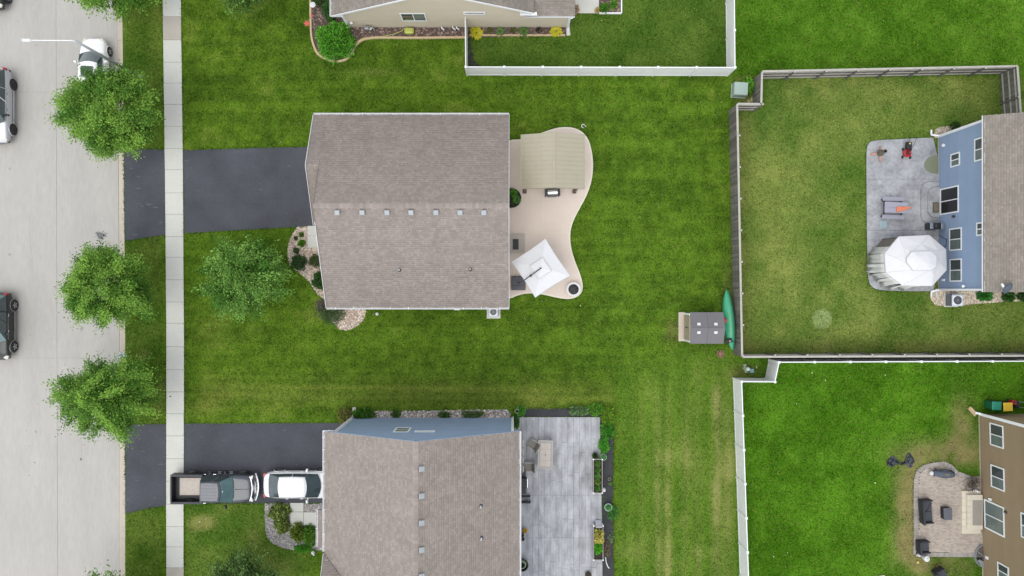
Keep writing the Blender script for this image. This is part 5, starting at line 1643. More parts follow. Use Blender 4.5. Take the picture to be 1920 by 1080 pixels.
def arch(parent, x, y, r, mat, name='wheel_arch', th=.06):
    s_ = 1 if y > 0 else -1; n = 14
    m = MB(); rings = []
    for k in range(n + 1):
        a = R(-14) + R(208) * k / n
        rr0, rr1 = r, r + th
        rings.append([(x + rr0 * math.cos(a), y - s_ * .12, r * .92 + rr0 * math.sin(a)), (x + rr0 * math.cos(a), y + s_ * .02, r * .92 + rr0 * math.sin(a)),
                      (x + rr1 * math.cos(a), y + s_ * .012, r * .92 + rr1 * math.sin(a)), (x + rr1 * math.cos(a), y - s_ * .12, r * .92 + rr1 * math.sin(a))])
    m.loft(rings)
    fix_normals(m.build(name, mat, parent, origin='zero'))
    # dark well behind the wheel
    w_ = MB(); pts = [(x + r * .99 * math.cos(R(360) * k / 20), y, r * .92 + r * .99 * math.sin(R(360) * k / 20)) for k in range(20)]
    w_.add([(p[0], y - s_ * .14, p[2]) for p in pts] + [(p[0], y + s_ * .004, p[2]) for p in pts], [tuple(range(20)), tuple(range(39, 19, -1))] + [(k, (k + 1) % 20, 20 + (k + 1) % 20, 20 + k) for k in range(20)])
    fix_normals(w_.build('wheel_well', M['black'], parent, origin='zero'))

def mirror(parent, x, y, z, mat, sz=(.14, .24, .16)):
    s_ = 1 if y > 0 else -1
    m = MB(); m.bar((x, y - s_ * .05, z - .02), (x - .03, y + s_ * .10, z), .08, .04)
    m.box((x - .06, y + s_ * .18, z + .03), sz, rz=s_ * -.25, top=.85)
    m.build('mirror', mat, parent, bevel=.02, origin='zero')

def handle(parent, x, y, z, mat): MB().box((x, y, z), (.20, .035, .035)).build('door_handle', mat, parent, bevel=.008, origin='zero')

ZR = -.12      # road surface
# --- white sedan in the lower driveway (nose under the eave)
c = thing('white_sedan', 'white sedan parked on the lower driveway with its nose under the roof edge', 'car', (-14.60, -13.46, .02), 0)
st = [(-2.40, .50, .42, .62, .66), (-2.36, .72, .30, .80, .90), (-2.10, .86, .22, .92, 1.03), (-1.5, .915, .2, .95, 1.06), (-.8, .925, .2, .95, 1.02), (0, .925, .2, .93, .98), (.8, .925, .2, .92, .98), (1.5, .915, .2, .86, .96), (2.05, .88, .22, .74, .84), (2.33, .76, .30, .62, .70), (2.40, .55, .40, .56, .60)]
body_loft(st, M['paint_white'], c)
cabin(-1.98, 1.42, -1.05, .57, .80, .67, .95, 1.45, M['paint_white'], M['carglass'], c, bow_f=.22, bow_r=.10, side_split=(.5,), side_t=(.10, .84))
for x in (-1.42, 1.42):
    for y in (-.84, .84): wheel(c, x, y, .335, .22, M['rim'])
    for y in (-.91, .91): arch(c, x, y, .36, M['paint_white'], th=.03)
for y in (-.88, .88): mirror(c, .72, y, 1.0, M['paint_white'])
for x in (-.75, .25):
    for y in (-.93, .93): handle(c, x, y, .86, M['paint_white'])
for y in (-.70, .70):
    MB().box((-2.26, y, .82), (.22, .26, .12), rz=-.35 if y > 0 else .35).build('tail_light', M['lamp_red'], c, bevel=.02, origin='zero')
    MB().box((2.20, y, .66), (.28, .28, .11), rz=.4 if y < 0 else -.4).build('headlight', M['lamp_clear'], c, bevel=.02, origin='zero')
MB().box((-2.40, 0, .62), (.03, .50, .13)).build('number_plate', M['canvas'], c, origin='zero')
MB().box((-2.33, 0, .36), (.14, 1.2, .14)).build('bumper', M['dark'], c, bevel=.03, origin='zero')

# --- black pickup
p = thing('pickup_truck', 'dark grey pickup with a tan liner in its open bed, standing across the sidewalk', 'pickup', (-20.28, -13.66, .02), 0)
PK = M['paint_dark']
st = [(-.75, .93, .42, 1.10, 1.12), (-.6, .97, .40, 1.12, 1.16), (.3, .98, .38, 1.12, 1.16), (1.0, .98, .38, 1.12, 1.16), (1.25, .97, .38, 1.10, 1.17), (2.0, .95, .40, 1.04, 1.15), (2.50, .90, .42, .96, 1.06), (2.66, .80, .48, .86, .94), (2.70, .70, .52, .80, .86)]
body_loft(st, PK, p)
cabin(-.72, 1.32, -.62, .66, .90, .68, 1.12, 1.84, PK, M['carglass_sky'], p, bow_f=.14, bow_r=.02, side_split=(.42,), glass_side=M['carglass'], side_t=(.10, .88))
for k in range(5):
    MB().box((-.02, -.44 + .22 * k, 1.842), (1.0, .05, .014)).build('roof_rib', PK, p, bevel=.005, origin='zero')
# bed
b = MB()
for y in (-.93, .93): b.box((-1.82, y, .84), (2.16, .12, .60))
b.box((-2.86, 0, .84), (.10, 1.74, .60)); b.box((-.80, 0, .84), (.08, 1.74, .60)); b.box((-1.82, 0, .57), (2.0, 1.74, .06))
b.build('cargo_bed', M['black'], p, bevel=.02, origin='zero')
for y in (-.93, .93):
    MB().box((-1.80, y, 1.15), (2.18, .14, .035)).build('bed_rail', M['dark'], p, bevel=.01, origin='zero')
MB().box((-2.90, 0, .86), (.06, 1.6, .56)).build('tailgate', PK, p, bevel=.015, origin='zero')
MB().box((-1.66, .06, .625), (1.66, 1.18, .05)).build('bed_liner', pmat('tan_liner', S(214, 203, 190), .9, .08, 4, fine=.16, fscale=18), p, bevel=.01, origin='zero')
for x in (-1.78, 1.72):
    for y in (-.88, .88): wheel(p, x, y, .40, .26, M['rim'], 6)
    for y in (-.965, .965): arch(p, x, y, .43, M['black'], th=.05)
for y in (-.99, .99): mirror(p, .95, y, 1.22, M['black'], (.12, .26, .2))
for y in (-.98, .98):
    MB().tube([(-.72, y, .36), (1.05, y, .36)], .045, 8).build('side_step', M['black'], p, origin='zero')
    for x in (-.6, .15, .95): MB().box((x, y, .395), (.22, .09, .02)).build('step_pad', M['chrome'], p, origin='zero')
    handle(p, .05, y, .98, M['chrome']); handle(p, -.65, y, .98, M['chrome'])
gl = MB()
for k, (xx, zz) in enumerate(((2.60, .98), (2.68, .86), (2.74, .74), (2.80, .60))):
    pts = [(xx - .16 * (q * q), q * .84, zz) for q in (-1, -.75, -.5, -.25, 0, .25, .5, .75, 1)]
    gl.tube(pts, .028, 6)
gl.build('grille', M['chrome'], p, origin='zero')
bp = [(2.86 - .20 * (q * q), q * .94, .50) for q in (-1, -.75, -.5, -.25, 0, .25, .5, .75, 1)]
MB().tube(bp, .075, 8).build('front_bumper', M['chrome'], p, smooth=True, origin='zero')
MB().tube([(-2.97, y, .52) for y in (-.9, -.3, .3, .9)], .07, 8).build('rear_bumper', M['dark'], p, smooth=True, origin='zero')
for y in (-.76, .76):
    MB().box((2.56, y, .90), (.14, .26, .18), rz=.25 if y < 0 else -.25).build('headlight', M['lamp_clear'], p, bevel=.02, origin='zero')
    MB().box((-2.90, y * 1.16, .86), (.07, .12, .36)).build('tail_light', M['lamp_red'], p, bevel=.015, origin='zero')
for sgn in (-1, 1):
    MB().bar((1.42, .1 * sgn, 1.185), (1.42 - .05, .62 * sgn, 1.20), .03, .02).build('wiper', M['black'], p, origin='zero')
MB().box((2.0, 0, 1.152), (1.1, .02, .012), ry=.10).build('hood_crease', M['dark'], p, origin='zero')
MB().box((.86, .0, 1.68), (.05, .10, .05)).build('rear_view_mirror', M['canvas'], p, origin='zero')

# --- silver SUV at the left edge
def suv(name, label, loc, rz, paintm, rimm, L_=5.1, w_=.99, wb=1.55, wr=.38, trimm=None, clad=False, hood=.95, roof_z=1.78, glass=None):
    s_ = thing(name, label, 'car', loc, rz)
    h_ = L_ / 2
    zb = .30
    st = [(-h_, .62 * w_, .5, .80, .86), (-h_ + .05, .86 * w_, .40, 1.0, 1.06), (-h_ + .35, .96 * w_, zb, 1.08, 1.12), (-h_ + 1.0, w_, zb, 1.10, 1.12), (0, w_, zb, 1.08, 1.10), (h_ - 1.8, w_, zb, 1.06, 1.10), (h_ - 1.4, .99 * w_, zb, 1.02, 1.12), (h_ - .6, .96 * w_, zb + .02, .92, 1.04), (h_ - .18, .86 * w_, .38, .80, .90), (h_ - .03, .72 * w_, .44, .66, .74), (h_, .5 * w_, .5, .6, .64)]
    body_loft(st, paintm, s_)
    cabin(-h_ + .16, h_ - 1.35, -h_ + .55, h_ - 2.15, w_ * .93, w_ * .74, 1.07, roof_z, paintm, glass or M['carglass'], s_, bow_f=.16, bow_r=.05, side_split=(.33, .62), side_t=(.10, .82), glass_side=M['carglass'])
    for x in (-wb, wb):
        for sd in (-1, 1):
            wheel(s_, x, sd * (w_ - .09), wr, .25, rimm, 5)
            arch(s_, x, sd * (w_ - .02), wr + .035, trimm or paintm, th=.06 if clad else .035)
    for sd in (-1, 1):
        mirror(s_, h_ - 1.75, sd * w_ * .95, 1.16, M['black'] if not clad else paintm)
        for x in (-.75, .35): handle(s_, x, sd * (w_ + .005), .98, M['chrome'])
        MB().box((0, sd * (w_ - .005), .33 if clad else .36), (2 * wb - .85, .06, .14 if clad else .05)).build('sill_trim', trimm or M['chrome'], s_, bevel=.015, origin='zero')
        MB().box((0, sd * (w_ * .975), .98 if clad else 1.06), (2.3 if not clad else 1.8, .025, .03)).build('belt_trim', trimm or M['chrome'], s_, origin='zero')
        MB().bar((-h_ + .8, sd * w_ * .62, roof_z + .05), (h_ - 2.4, sd * w_ * .62, roof_z + .05), .05, .04).build('roof_rail', M['dark'], s_, bevel=.01, origin='zero')
        MB().box((-h_ + .10, sd * w_ * .84, 1.0), (.16, .16, .30), rz=sd * -.3).build('tail_light', M['lamp_red'], s_, bevel=.03, origin='zero')
        MB().box((h_ - .20, sd * w_ * .72, .80), (.26, .28, .13), rz=sd * -.4).build('headlight', M['lamp_clear'], s_, bevel=.03, origin='zero')
    MB().tube([(h_ - .02 - .12 * q * q, q * w_ * .8, .48) for q in (-1, -.5, 0, .5, 1)], .07, 8).build('front_bumper', trimm or M['dark'], s_, smooth=True, origin='zero')
    MB().tube([(-h_ + .02 + .08 * q * q, q * w_ * .86, .50) for q in (-1, -.5, 0, .5, 1)], .07, 8).build('rear_bumper', trimm or M['dark'], s_, smooth=True, origin='zero')
    return s_
suv('silver_suv', 'silver SUV with black wheels cut off by the left edge', (-35.42, 12.50, ZR), R(-90), M['paint_silver'], M['rim_dark'])
suv('dark_suv', 'black-green SUV with grey wheel arch trim cut off by the left edge', (-35.32, -2.62, ZR), R(-90), M['paint_black'], M['rim'], L_=4.62, w_=.96, wb=1.43, wr=.37, trimm=M['trim_grey'], clad=True, roof_z=1.72, glass=M['carglass_sky'])
suv('dark_car', 'dark car at the top left corner, only its tyre and bumper showing', (-35.75, 21.45, ZR), R(-90), M['paint_black'], M['rim'], L_=4.6, w_=.95, wb=1.38, wr=.37, roof_z=1.6)

# --- white car under the verge tree
c = thing('white_car', 'white hatchback with a sunroof parked at the kerb, half under the maple', 'car', (-28.72, 14.98, ZR), R(90))
st = [(-2.2, .55, .5, .8, .86), (-2.15, .78, .36, .95, 1.0), (-1.8, .87, .25, 1.0, 1.04), (-1.0, .90, .22, 1.0, 1.03), (0, .90, .22, .98, 1.01), (.7, .90, .22, .95, 1.0), (1.3, .885, .22, .88, .99), (1.85, .82, .26, .76, .88), (2.12, .66, .34, .62, .72), (2.20, .42, .42, .56, .60)]
body_loft(st, M['paint_white'], c)
cabin(-2.0, 1.0, -1.65, .22, .80, .62, .98, 1.50, M['paint_white'], M['carglass'], c, bow_f=.20, bow_r=.08, side_split=(.5,), side_t=(.10, .84))
MB().box((-.35, 0, 1.502), (.72, .84, .02)).build('sunroof', M['carglass'], c, bevel=.006, origin='zero')
for x in (-1.28, 1.36):
    for y in (-.83, .83): wheel(c, x, y, .325, .21, M['rim'])
    for y in (-.885, .885): arch(c, x, y, .35, M['paint_white'], th=.025)
for y in (-.86, .86): mirror(c, .50, y, 1.02, M['paint_white'])
for y in (-.905, .905):
    handle(c, .0, y, .86, M['paint_white']); handle(c, -.9, y, .86, M['paint_white'])
for y in (-.60, .60):
    MB().box((1.96, y, .72), (.34, .22, .10), rz=.5 if y < 0 else -.5).build('headlight', M['lamp_clear'], c, bevel=.02, origin='zero')
    MB().box((-2.12, y * 1.2, .9), (.14, .16, .26)).build('tail_light', M['lamp_red'], c, bevel=.02, origin='zero')
MB().tube([(2.17 - .2 * q * q, q * .7, .62) for q in (-1, -.5, 0, .5, 1)], .025, 6).build('grille', M['dark'], c, origin='zero')
# ================================================================== STREET FURNITURE AND GARDEN THINGS
def at(px, py, z=0.0, base=.0):
    x, y = W2(px, py, z); return (x, y, base)

# street lamp
lx0, ly0 = W2(262, 145)
sl = thing('street_lamp', 'grey street lamp whose long white arm reaches over the road above the white car', 'street lamp', (lx0, ly0, 0))
tx, ty = W2(142, 77, 7.75)
MB().lathe([(.16, 0), (.16, .12), (.11, .16), (.105, .3)], n=12).build('base', M['galv'], sl, smooth=False)
MB().tube([(0, 0, .2), ((tx - lx0) * .5, (ty - ly0) * .5, 4), (tx - lx0, ty - ly0, 7.75)], .105, 10, r1=.075).build('pole', M['galv'], sl, smooth=True)
ax, ay = W2(58, 75.5, 8.0)
MB().tube([(tx - lx0, ty - ly0, 7.7), (tx - lx0 - .25, ty - ly0, 7.85), (ax - lx0, ay - ly0, 8.0)], .028, 8).build('arm', M['white'], sl, smooth=True)
hd = MB(); hd.box((ax - lx0 - .28, ay - ly0, 8.0), (.50, .17, .09), top=.85); hd = hd.build('lamp_head', M['white'], sl, bevel=.02)
MB().box((0, 0, 0), (.4, .16, .03)).build('lens', M['lamp_clear'], hd).location = (0, 0, -.02)
for k in range(4): MB().box((-.2 + k * .12, 0, .10), (.03, .16, .05)).build('cooling_fin', M['white'], hd)

# hydrant beside the kerb
hy = thing('fire_hydrant', 'pale blue-white fire hydrant at the kerb just above the lowest verge maple', 'hydrant', (*W2(234, 666), 0), R(8))
MB().lathe([(.17, 0), (.17, .05), (.11, .07), (.11, .52), (.15, .54), (.15, .60), (.12, .70), (.05, .77), (.04, .82)], n=14).build('barrel', pmat('hydrant_paint', (.52, .60, .66), .5, .1, 6), hy, smooth=False)
for a in (0, 90, 180):
    m = MB().lathe([(.065, 0), (.065, .2), (.085, .2), (.085, .26)], n=10)
    m.v = [(z * math.cos(R(a)) - y * math.sin(R(a)), z * math.sin(R(a)) + y * math.cos(R(a)), .45 + x) for x, y, z in m.v]
    m.build('nozzle', M['white'], hy, origin='zero')
MB().bar((-.34, 0, .45), (.42, .03, .45), .05, .05).build('nozzle_rod', M['dark'], hy, origin='zero')

# ---- patio of the middle house
gz = thing('gazebo', 'hardtop gazebo with an olive-beige ribbed metal roof on the curved patio', 'gazebo', (2.69, 8.3, .07))
gx0, gx1, gy0, gy1, gze, gzr = .60, 4.78, 6.52, 10.1, 2.6, 3.28
gxm = W2(1039, 352, gzr)[0]
GM = pmat('gazebo_metal', S(180, 173, 150), .45, .03, 1.5, metal=.15)
GB = pmat('gazebo_frame', S(98, 84, 70), .6, .1, 3)
gl_ = Vector(gz.location)
ng = 12
for side, xe in ((0, gx0), (1, gx1)):
    for k in range(ng):
        ya, yb = gy0 + (gy1 - gy0) * k / ng, gy0 + (gy1 - gy0) * (k + 1) / ng
        m = MB()
        # slightly arched panel with a raised seam
        xs = [gxm + (xe - gxm) * t for t in (0, .33, .66, 1)]
        zs = [gzr - (gzr - gze) * (t ** 1.15) for t in (0, .33, .66, 1)]
        top = [(x, ya + .004, z) for x, z in zip(xs, zs)] + [(x, yb - .004, z) for x, z in zip(xs, zs)]
        bot = [(x, y, z - .02) for x, y, z in top]
        vs = top + bot
        fs = [(i, i + 1, i + 5, i + 4) for i in range(3)] + [(8 + i, 12 + i, 13 + i, 9 + i) for i in range(3)] + [(0, 8, 9, 1), (1, 9, 10, 2), (2, 10, 11, 3), (4, 5, 13, 12), (5, 6, 14, 13), (6, 7, 15, 14), (3, 11, 15, 7), (0, 4, 12, 8)]
        m.add(vs, fs)
        for i in range(3):
            m.bar((xs[i], ya, zs[i] + .004), (xs[i + 1], ya, zs[i + 1] + .004), .02, .014)
        fix_normals(m.build('roof_panel', GM, gz, world=True))
MB().bar((gxm, gy0, gzr + .015), (gxm, gy1, gzr + .015), .11, .03).build('ridge_cap', GM, gz, world=True)
for xe in (gx0, gx1): MB().bar((xe, gy0, gze - .02), (xe, gy1, gze - .02), .05, .09).build('fascia', GM, gz, world=True)
for y in (gy0 + .02, gy1 - .02):
    for a, b in (((gx0, gze - .06), (gxm, gzr - .06)), ((gxm, gzr - .06), (gx1, gze - .06))):
        MB().bar((a[0], y, a[1]), (b[0], y, b[1]), .05, .10).build('arch_beam', GB, gz, world=True)
for x in (.88, 4.32):
    for y in (6.68, 9.85):
        pm = MB(); pm.box((x, y, 1.26), (.17, .17, 2.4)); pm.box((x, y, .14), (.26, .26, .14)); pm.build('post', GB, gz, world=True, bevel=.01)
    MB().bar((x, 6.6, 2.45), (x, 9.95, 2.45), .12, .16).build('beam', GB, gz, world=True)
# smoker grill under the gazebo edge
gk = thing('barbecue_grill', 'dark barbecue grill with a silver lid at the gazebo edge', 'grill', at(1036, 360.5, 1.0, .07), R(2))
gm = MB(); gm.box((0, 0, .86), (1.05, .50, .05)); gm.build('side_shelf', M['dark'], gk, bevel=.01)
gm = MB(); gm.box((0, 0, .45), (.62, .46, .78)); gm.build('cabinet', M['dark'], gk, bevel=.02)
rings = []
for k in range(9):
    a = math.pi * k / 8; rings.append([(x, .19 * math.cos(a), .90 + .22 * math.sin(a)) for x in (-.33, -.30, .30, .33)])
m = MB(); m.loft([[r_[i] for r_ in rings] for i in range(4)]); fix_normals(m.build('lid', M['chrome'], gk, smooth=False, bevel=.01, origin='zero'))
MB().tube([(-.25, -.26, .98), (.25, -.26, .98)], .014, 6).build('lid_handle', M['chrome'], gk, origin='zero')
for x in (-.46, .46): 
    for y in (-.2, .2): MB().box((x, y, .42), (.04, .04, .84)).build('leg', M['black'], gk)
# round planting hole with plants by the eave
pl = thing('planter', 'black-rimmed planting pocket with leafy plants where patio meets the house', 'planter', (*W2(959, 372), .07))
m = MB(); m.lathe([(.66, 0), (.68, .12), (.62, .13), (.60, .06)], n=28, cap=False); m.build('rim', M['black'], pl, smooth=True)
MB().lathe([(.60, .0), (.60, .07)], n=24).build('soil', M['soil'], pl)
rosette('leafy_plant', 'green leafy plant at the upper end of the black-rimmed pocket', 961, 362, .36, 34, S(58, 120, 30), S(110, 170, 60), 61, loc=(*W2(962, 362.5, .3), .12), h=.5, wid=.28)
rosette('leafy_plant', 'rounded green plant in a pot in the middle of the black-rimmed pocket', 969, 374, .34, 30, S(58, 110, 40), S(110, 160, 80), 62, loc=(*W2(969, 374.5, .3), .12), h=.45, wid=.34)
shrub('ground_cover_plant', 'dark low plant at the lower end of the black-rimmed pocket', 965, 383, .3, .22, .2, 240, .06, S(40, 66, 28), S(80, 100, 60), 63, loc=(*W2(964.5, 382.5, .2), .12), cat='plant')
# door landing with mat
ld = thing('door_landing', 'raised square concrete landing at the back door under the white umbrella edge', 'landing', (*W2(970, 456), .07))
MB().box((-.05, 0, .07), (1.16, 1.25, .15)).build('slab', M['walk_tan'], ld, bevel=.015)
MB().box((-.25, 0, .16), (.64, .86, .03)).build('slab_inlay', M['walk'], ld, bevel=.01) if False else None
tagm = MB().box((0, 0, .012), (.40, .72, .024)).build('doormat', M['black'], None, bevel=.006)
props(tagm, 'black doormat on the square concrete landing', 'doormat'); tagm.location = (*W2(967, 458, .22), .218)

def pyramid_umbrella():
    # corners of the canopy (photo pixels), canopy at 2.3 to 2.75 m
    cs = [W2(x, y, 2.35) for x, y in ((1022.5, 447.5), (1069, 517), (1003.5, 558), (958.5, 491))]
    cx, cy = sum(p[0] for p in cs) / 4, sum(p[1] for p in cs) / 4
    u = thing('patio_umbrella', 'square white cantilever umbrella turned on its corner over the curved patio', 'umbrella', (cx, cy, .07))
    o = Vector((cx, cy, .07))
    n = 6; vs = []; fs = []
    def ringp(s, z, sag=.0):
        out = []
        for k in range(4):
            a, b = Vector(cs[k]) - Vector((cx, cy)), Vector(cs[(k + 1) % 4]) - Vector((cx, cy))
            for j in range(n):
                t = j / n; p = a + (b - a) * t; inn = 1 - .035 * math.sin(math.pi * t)
                out.append((p.x * s * inn, p.y * s * inn, z - .07 - sag * math.sin(math.pi * t)))
        return out
    m = MB(); m.loft([ringp(1.0, 2.26), ringp(1.0, 2.36), ringp(.72, 2.50, .02), ringp(.36, 2.68, .02), ringp(.30, 2.71)], cap0=False, cap1=False)
    cn = m.build('canopy', M['canvas'], u, origin='zero')
    md = cn.modifiers.new('solid', 'SOLIDIFY'); md.thickness = .006
    m = MB(); m.loft([ringp(.365, 2.735), ringp(.365, 2.76), ringp(.18, 2.83), ringp(.02, 2.88)], cap0=False)
    v = m.build('vent_cap', M['canvas'], u, origin='zero'); md = v.modifiers.new('solid', 'SOLIDIFY'); md.thickness = .006
    for s_, z_, nm in ((.367, 2.765, 'vent_shade_hem'), (1.0, 2.365, 'shade_hem')):
        q = ringp(s_, z_); MB().tube(q + [q[0]], .014, 5).build(nm, M['shade_hem'], u, origin='zero')  # grey tubes stand in for the canopy's shading edges
    MB().lathe([(.05, 0), (.05, .04), (.02, .07)], c=(0, 0, 2.81), n=12).build('finial', M['dark'], u, origin='zero')
    for k in range(4):
        c_ = Vector(cs[k]) - Vector((cx, cy)); MB().bar((0, 0, 2.6), (c_.x * .97, c_.y * .97, 2.22), .025, .025).build('rib', M['dark'], u, origin='zero')
    MB().bar((0, 0, 2.74), (0, 0, 2.1), .05, .05).build('hub', M['dark'], u, origin='zero')
    b = Vector((*W2(972, 531, .15), 0)) - Vector((cx, cy, 0))
    bm2 = MB(); bm2.box((b.x, b.y, .10), (.98, .98, .18)); bm2.build('base', pmat('umbrella_base', S(84, 84, 94), .5, .08, 3), u, bevel=.05)
    MB().box((b.x, b.y - .16, .195), (.9, .03, .02)).build('base_seam', M['dark'], u)
    pt = Vector((*W2(977, 528, 1.2), 0)) - Vector((cx, cy, 0))
    MB().tube([(b.x, b.y, .15), (b.x, b.y, 2.2), (b.x + .25, b.y + .1, 2.62), (0, 0, 2.98)], .035, 10).build('mast', M['dark'], u, smooth=True)
    MB().tube([(0, 0, 2.98), (0, 0, 2.82)], .03, 8).build('hanger', M['dark'], u)
    e = Vector((*W2(995, 517, 2.6), 0)) - Vector((cx, cy, 0))
    MB().box((e.x, e.y, 2.66), (.15, .15, .10), rz=.6).build('crank_box', M['dark'], u, bevel=.02)
pyramid_umbrella()
# fire bowl
fb = thing('fire_bowl', 'round white fire bowl filled with black lava rock on the patio lobe', 'fire pit', (*W2(1075, 542.5, .3), .07))
MB().lathe([(.36, 0), (.47, .12), (.50, .34), (.50, .40), (.36, .40), (.36, .30)], n=32, cap=False).build('bowl', pmat('fire_bowl_concrete', (.55, .54, .52), .8, .05, 4), fb, smooth=False)
MB().lathe([(.36, .28), (.36, .31), (.2, .34), (.01, .35)], n=24, cap=False).build('burner_pan', M['black'], fb)
stones_v = MB()
for k in range(70):
    a, q = random.random() * 6.28, .33 * math.sqrt(random.random())
    s = random.uniform(.03, .055); stones_v.box((q * math.cos(a), q * math.sin(a), .36), (s, s, s), rz=random.random() * 3, top=.5, rx=random.random())
stones_v.build('lava_rock', M['dark'], fb, kind='stuff')

def ac_unit(label, px, py, z, base_px=None, s=.74):
    x, y = W2(px, py, z)
    a = thing('air_conditioner', label, 'air conditioner', (x, y, .03))
    MB().box((0, 0, .03), (.95, .95, .08)).build('pad', M['walk'], a, bevel=.01)
    MB().box((0, 0, .40), (s, s, z - .12)).build('cabinet', M['dark'], a, bevel=.03)
    lv = MB()
    for k in range(8):
        lv.box((0, 0, .14 + k * (z - .3) / 8), (s + .02, s + .02, .02))
    lv.build('louver', M['galv'], a)
    MB().lathe([(s * .70, 0), (s * .70, .05), (s * .50, .055), (s * .50, .0)], c=(0, 0, z - .09), n=4, a0=R(45), cap=False).build('top_panel', pmat('ac_top', S(205, 212, 222), .5, .04, 4), a, bevel=.04)
    tp = MB()
    n = 28; ring_o = [(s * .5 * max(-1, min(1, 1.4 * math.cos(2 * math.pi * k / n))), s * .5 * max(-1, min(1, 1.4 * math.sin(2 * math.pi * k / n)))) for k in range(n)]
    ring_i = [(s * .38 * math.cos(2 * math.pi * k / n), s * .38 * math.sin(2 * math.pi * k / n)) for k in range(n)]
    zt = z - .06
    vs = [(x_, y_, zt) for x_, y_ in ring_o] + [(x_, y_, zt + .03) for x_, y_ in ring_i] + [(x_, y_, zt - .05) for x_, y_ in ring_i]
    tp.add(vs, [(k, (k + 1) % n, n + (k + 1) % n, n + k) for k in range(n)] + [(n + k, n + (k + 1) % n, 2 * n + (k + 1) % n, 2 * n + k) for k in range(n)])
    tp.build('fan_shroud', M['white'], a, origin='zero')
    fn = MB(); fn.lathe([(.09, 0), (.09, .05)], n=12)
    for k in range(4):
        an = k * math.pi / 2 + .6
        fn.add([(.05 * math.cos(an), .05 * math.sin(an), .03), (s * .36 * math.cos(an - .35), s * .36 * math.sin(an - .35), .0), (s * .36 * math.cos(an + .45), s * .36 * math.sin(an + .45), .05)], [(0, 1, 2)])
    f_ = fn.build('fan_blades', M['galv'], a, origin='zero'); f_.location = (0, 0, zt - .12)
    gr_ = MB()
    for q in (.10, .19, .28, .37): gr_.lathe([(s * q, 0), (s * q + .006, .0), (s * q + .006, .006), (s * q, .006)], c=(0, 0, zt + .03), n=24, cap=False)
    for k in range(8):
        an = k * math.pi / 8; gr_.bar((-s * .38 * math.cos(an), -s * .38 * math.sin(an), zt + .03), (s * .38 * math.cos(an), s * .38 * math.sin(an), zt + .03), .006, .006)
    gr_.build('fan_guard', M['galv'], a, origin='zero')
    return a
ac_unit('air conditioner unit on grass under the lower eave of the middle house', 925, 585, .80, s=.60)
ac_unit('air conditioner unit in the pale gravel beside the blue house', 1796, 563, .85, s=.78)

t = thing('solar_light', 'white ball garden light in the lawn below the middle house', 'light', at(707, 588.5, .3, 0))
MB().lathe([(.02, 0), (.02, .2)], n=6).build('stake', M['dark'], t)
MB().lathe([(.03, .18), (.10, .22), (.12, .30), (.09, .38), (.01, .41)], n=14).build('globe', M['canvas'], t, smooth=True)
t = thing('garden_hook', 'small white hook in the lawn right of the gazebo', 'ornament', at(1093, 236.5, .2, 0))
MB().tube([(.12, .05, .0), (.10, .06, .25), (.0, .12, .3), (-.10, .05, .3), (-.08, -.08, .25), (.05, -.12, .2)], .025, 6).build('hook', M['white'], t, smooth=True)
t = thing('storage_box', 'white framed crate against the lower wall of the middle house', 'crate', (*W2(857, 580, .3), 0))
MB().box((0, .12, .2), (.34, .3, .4)).build('body', M['dark'], t); MB().box((0, .12, .41), (.38, .34, .03)).build('lid', M['white'], t)
shrub('small_plant', 'small green plant under the lower eave of the middle house', 871, 577, .2, .2, .3, 220, .09, S(60, 120, 30), S(110, 160, 50), 64, cat='plant')

# ---- shed, canoe and things at the fence
sh = thing('garden_shed', 'grey resin shed with a two-slope roof and four small skylights near the fence', 'shed', (*W2(1318, 615), 0))
SW_ = pmat('shed_wall', S(176, 172, 160), .6, .05, 2); SR = pmat('shed_roof', S(116, 114, 116), .7, .05, 2, fine=.06)
sx0, sx1 = W2(1293, 615, 1.6)[0], W2(1358, 615, 1.9)[0]; fx0 = W2(1281, 0)[0]
sy0, sy1 = W2(0, 644.5, 1.7)[1], W2(0, 585.5, 1.7)[1]; sym = (sy0 + sy1) / 2
sl0 = Vector(sh.location)
b = MB(); b.box(((fx0 + .06 + sx1 - .12) / 2, sym, .85), (sx1 - .12 - fx0 - .06, sy1 - sy0 - .22, 1.66)); b.build('wall', SW_, sh, world=True, bevel=.015)
b = MB(); b.add([(fx0 + .08, sy0 + .12, 1.68), (fx0 + .08, sy1 - .12, 1.68), (fx0 + .08, sym, 2.1), (sx1 - .14, sy0 + .12, 1.68), (sx1 - .14, sy1 - .12, 1.68), (sx1 - .14, sym, 2.1)], [(0, 2, 1), (3, 4, 5), (0, 1, 4, 3), (0, 3, 5, 2), (1, 2, 5, 4)])
fix_normals(b.build('gable', SW_, sh, world=True))
MB().box(((fx0 - .12) , sym, .04), (.44, sy1 - sy0 - .1, .09)).build('floor', pmat('shed_floor', S(212, 198, 180), .8, .06, 3), sh, world=True, bevel=.01)
xm = (sx0 + sx1) / 2
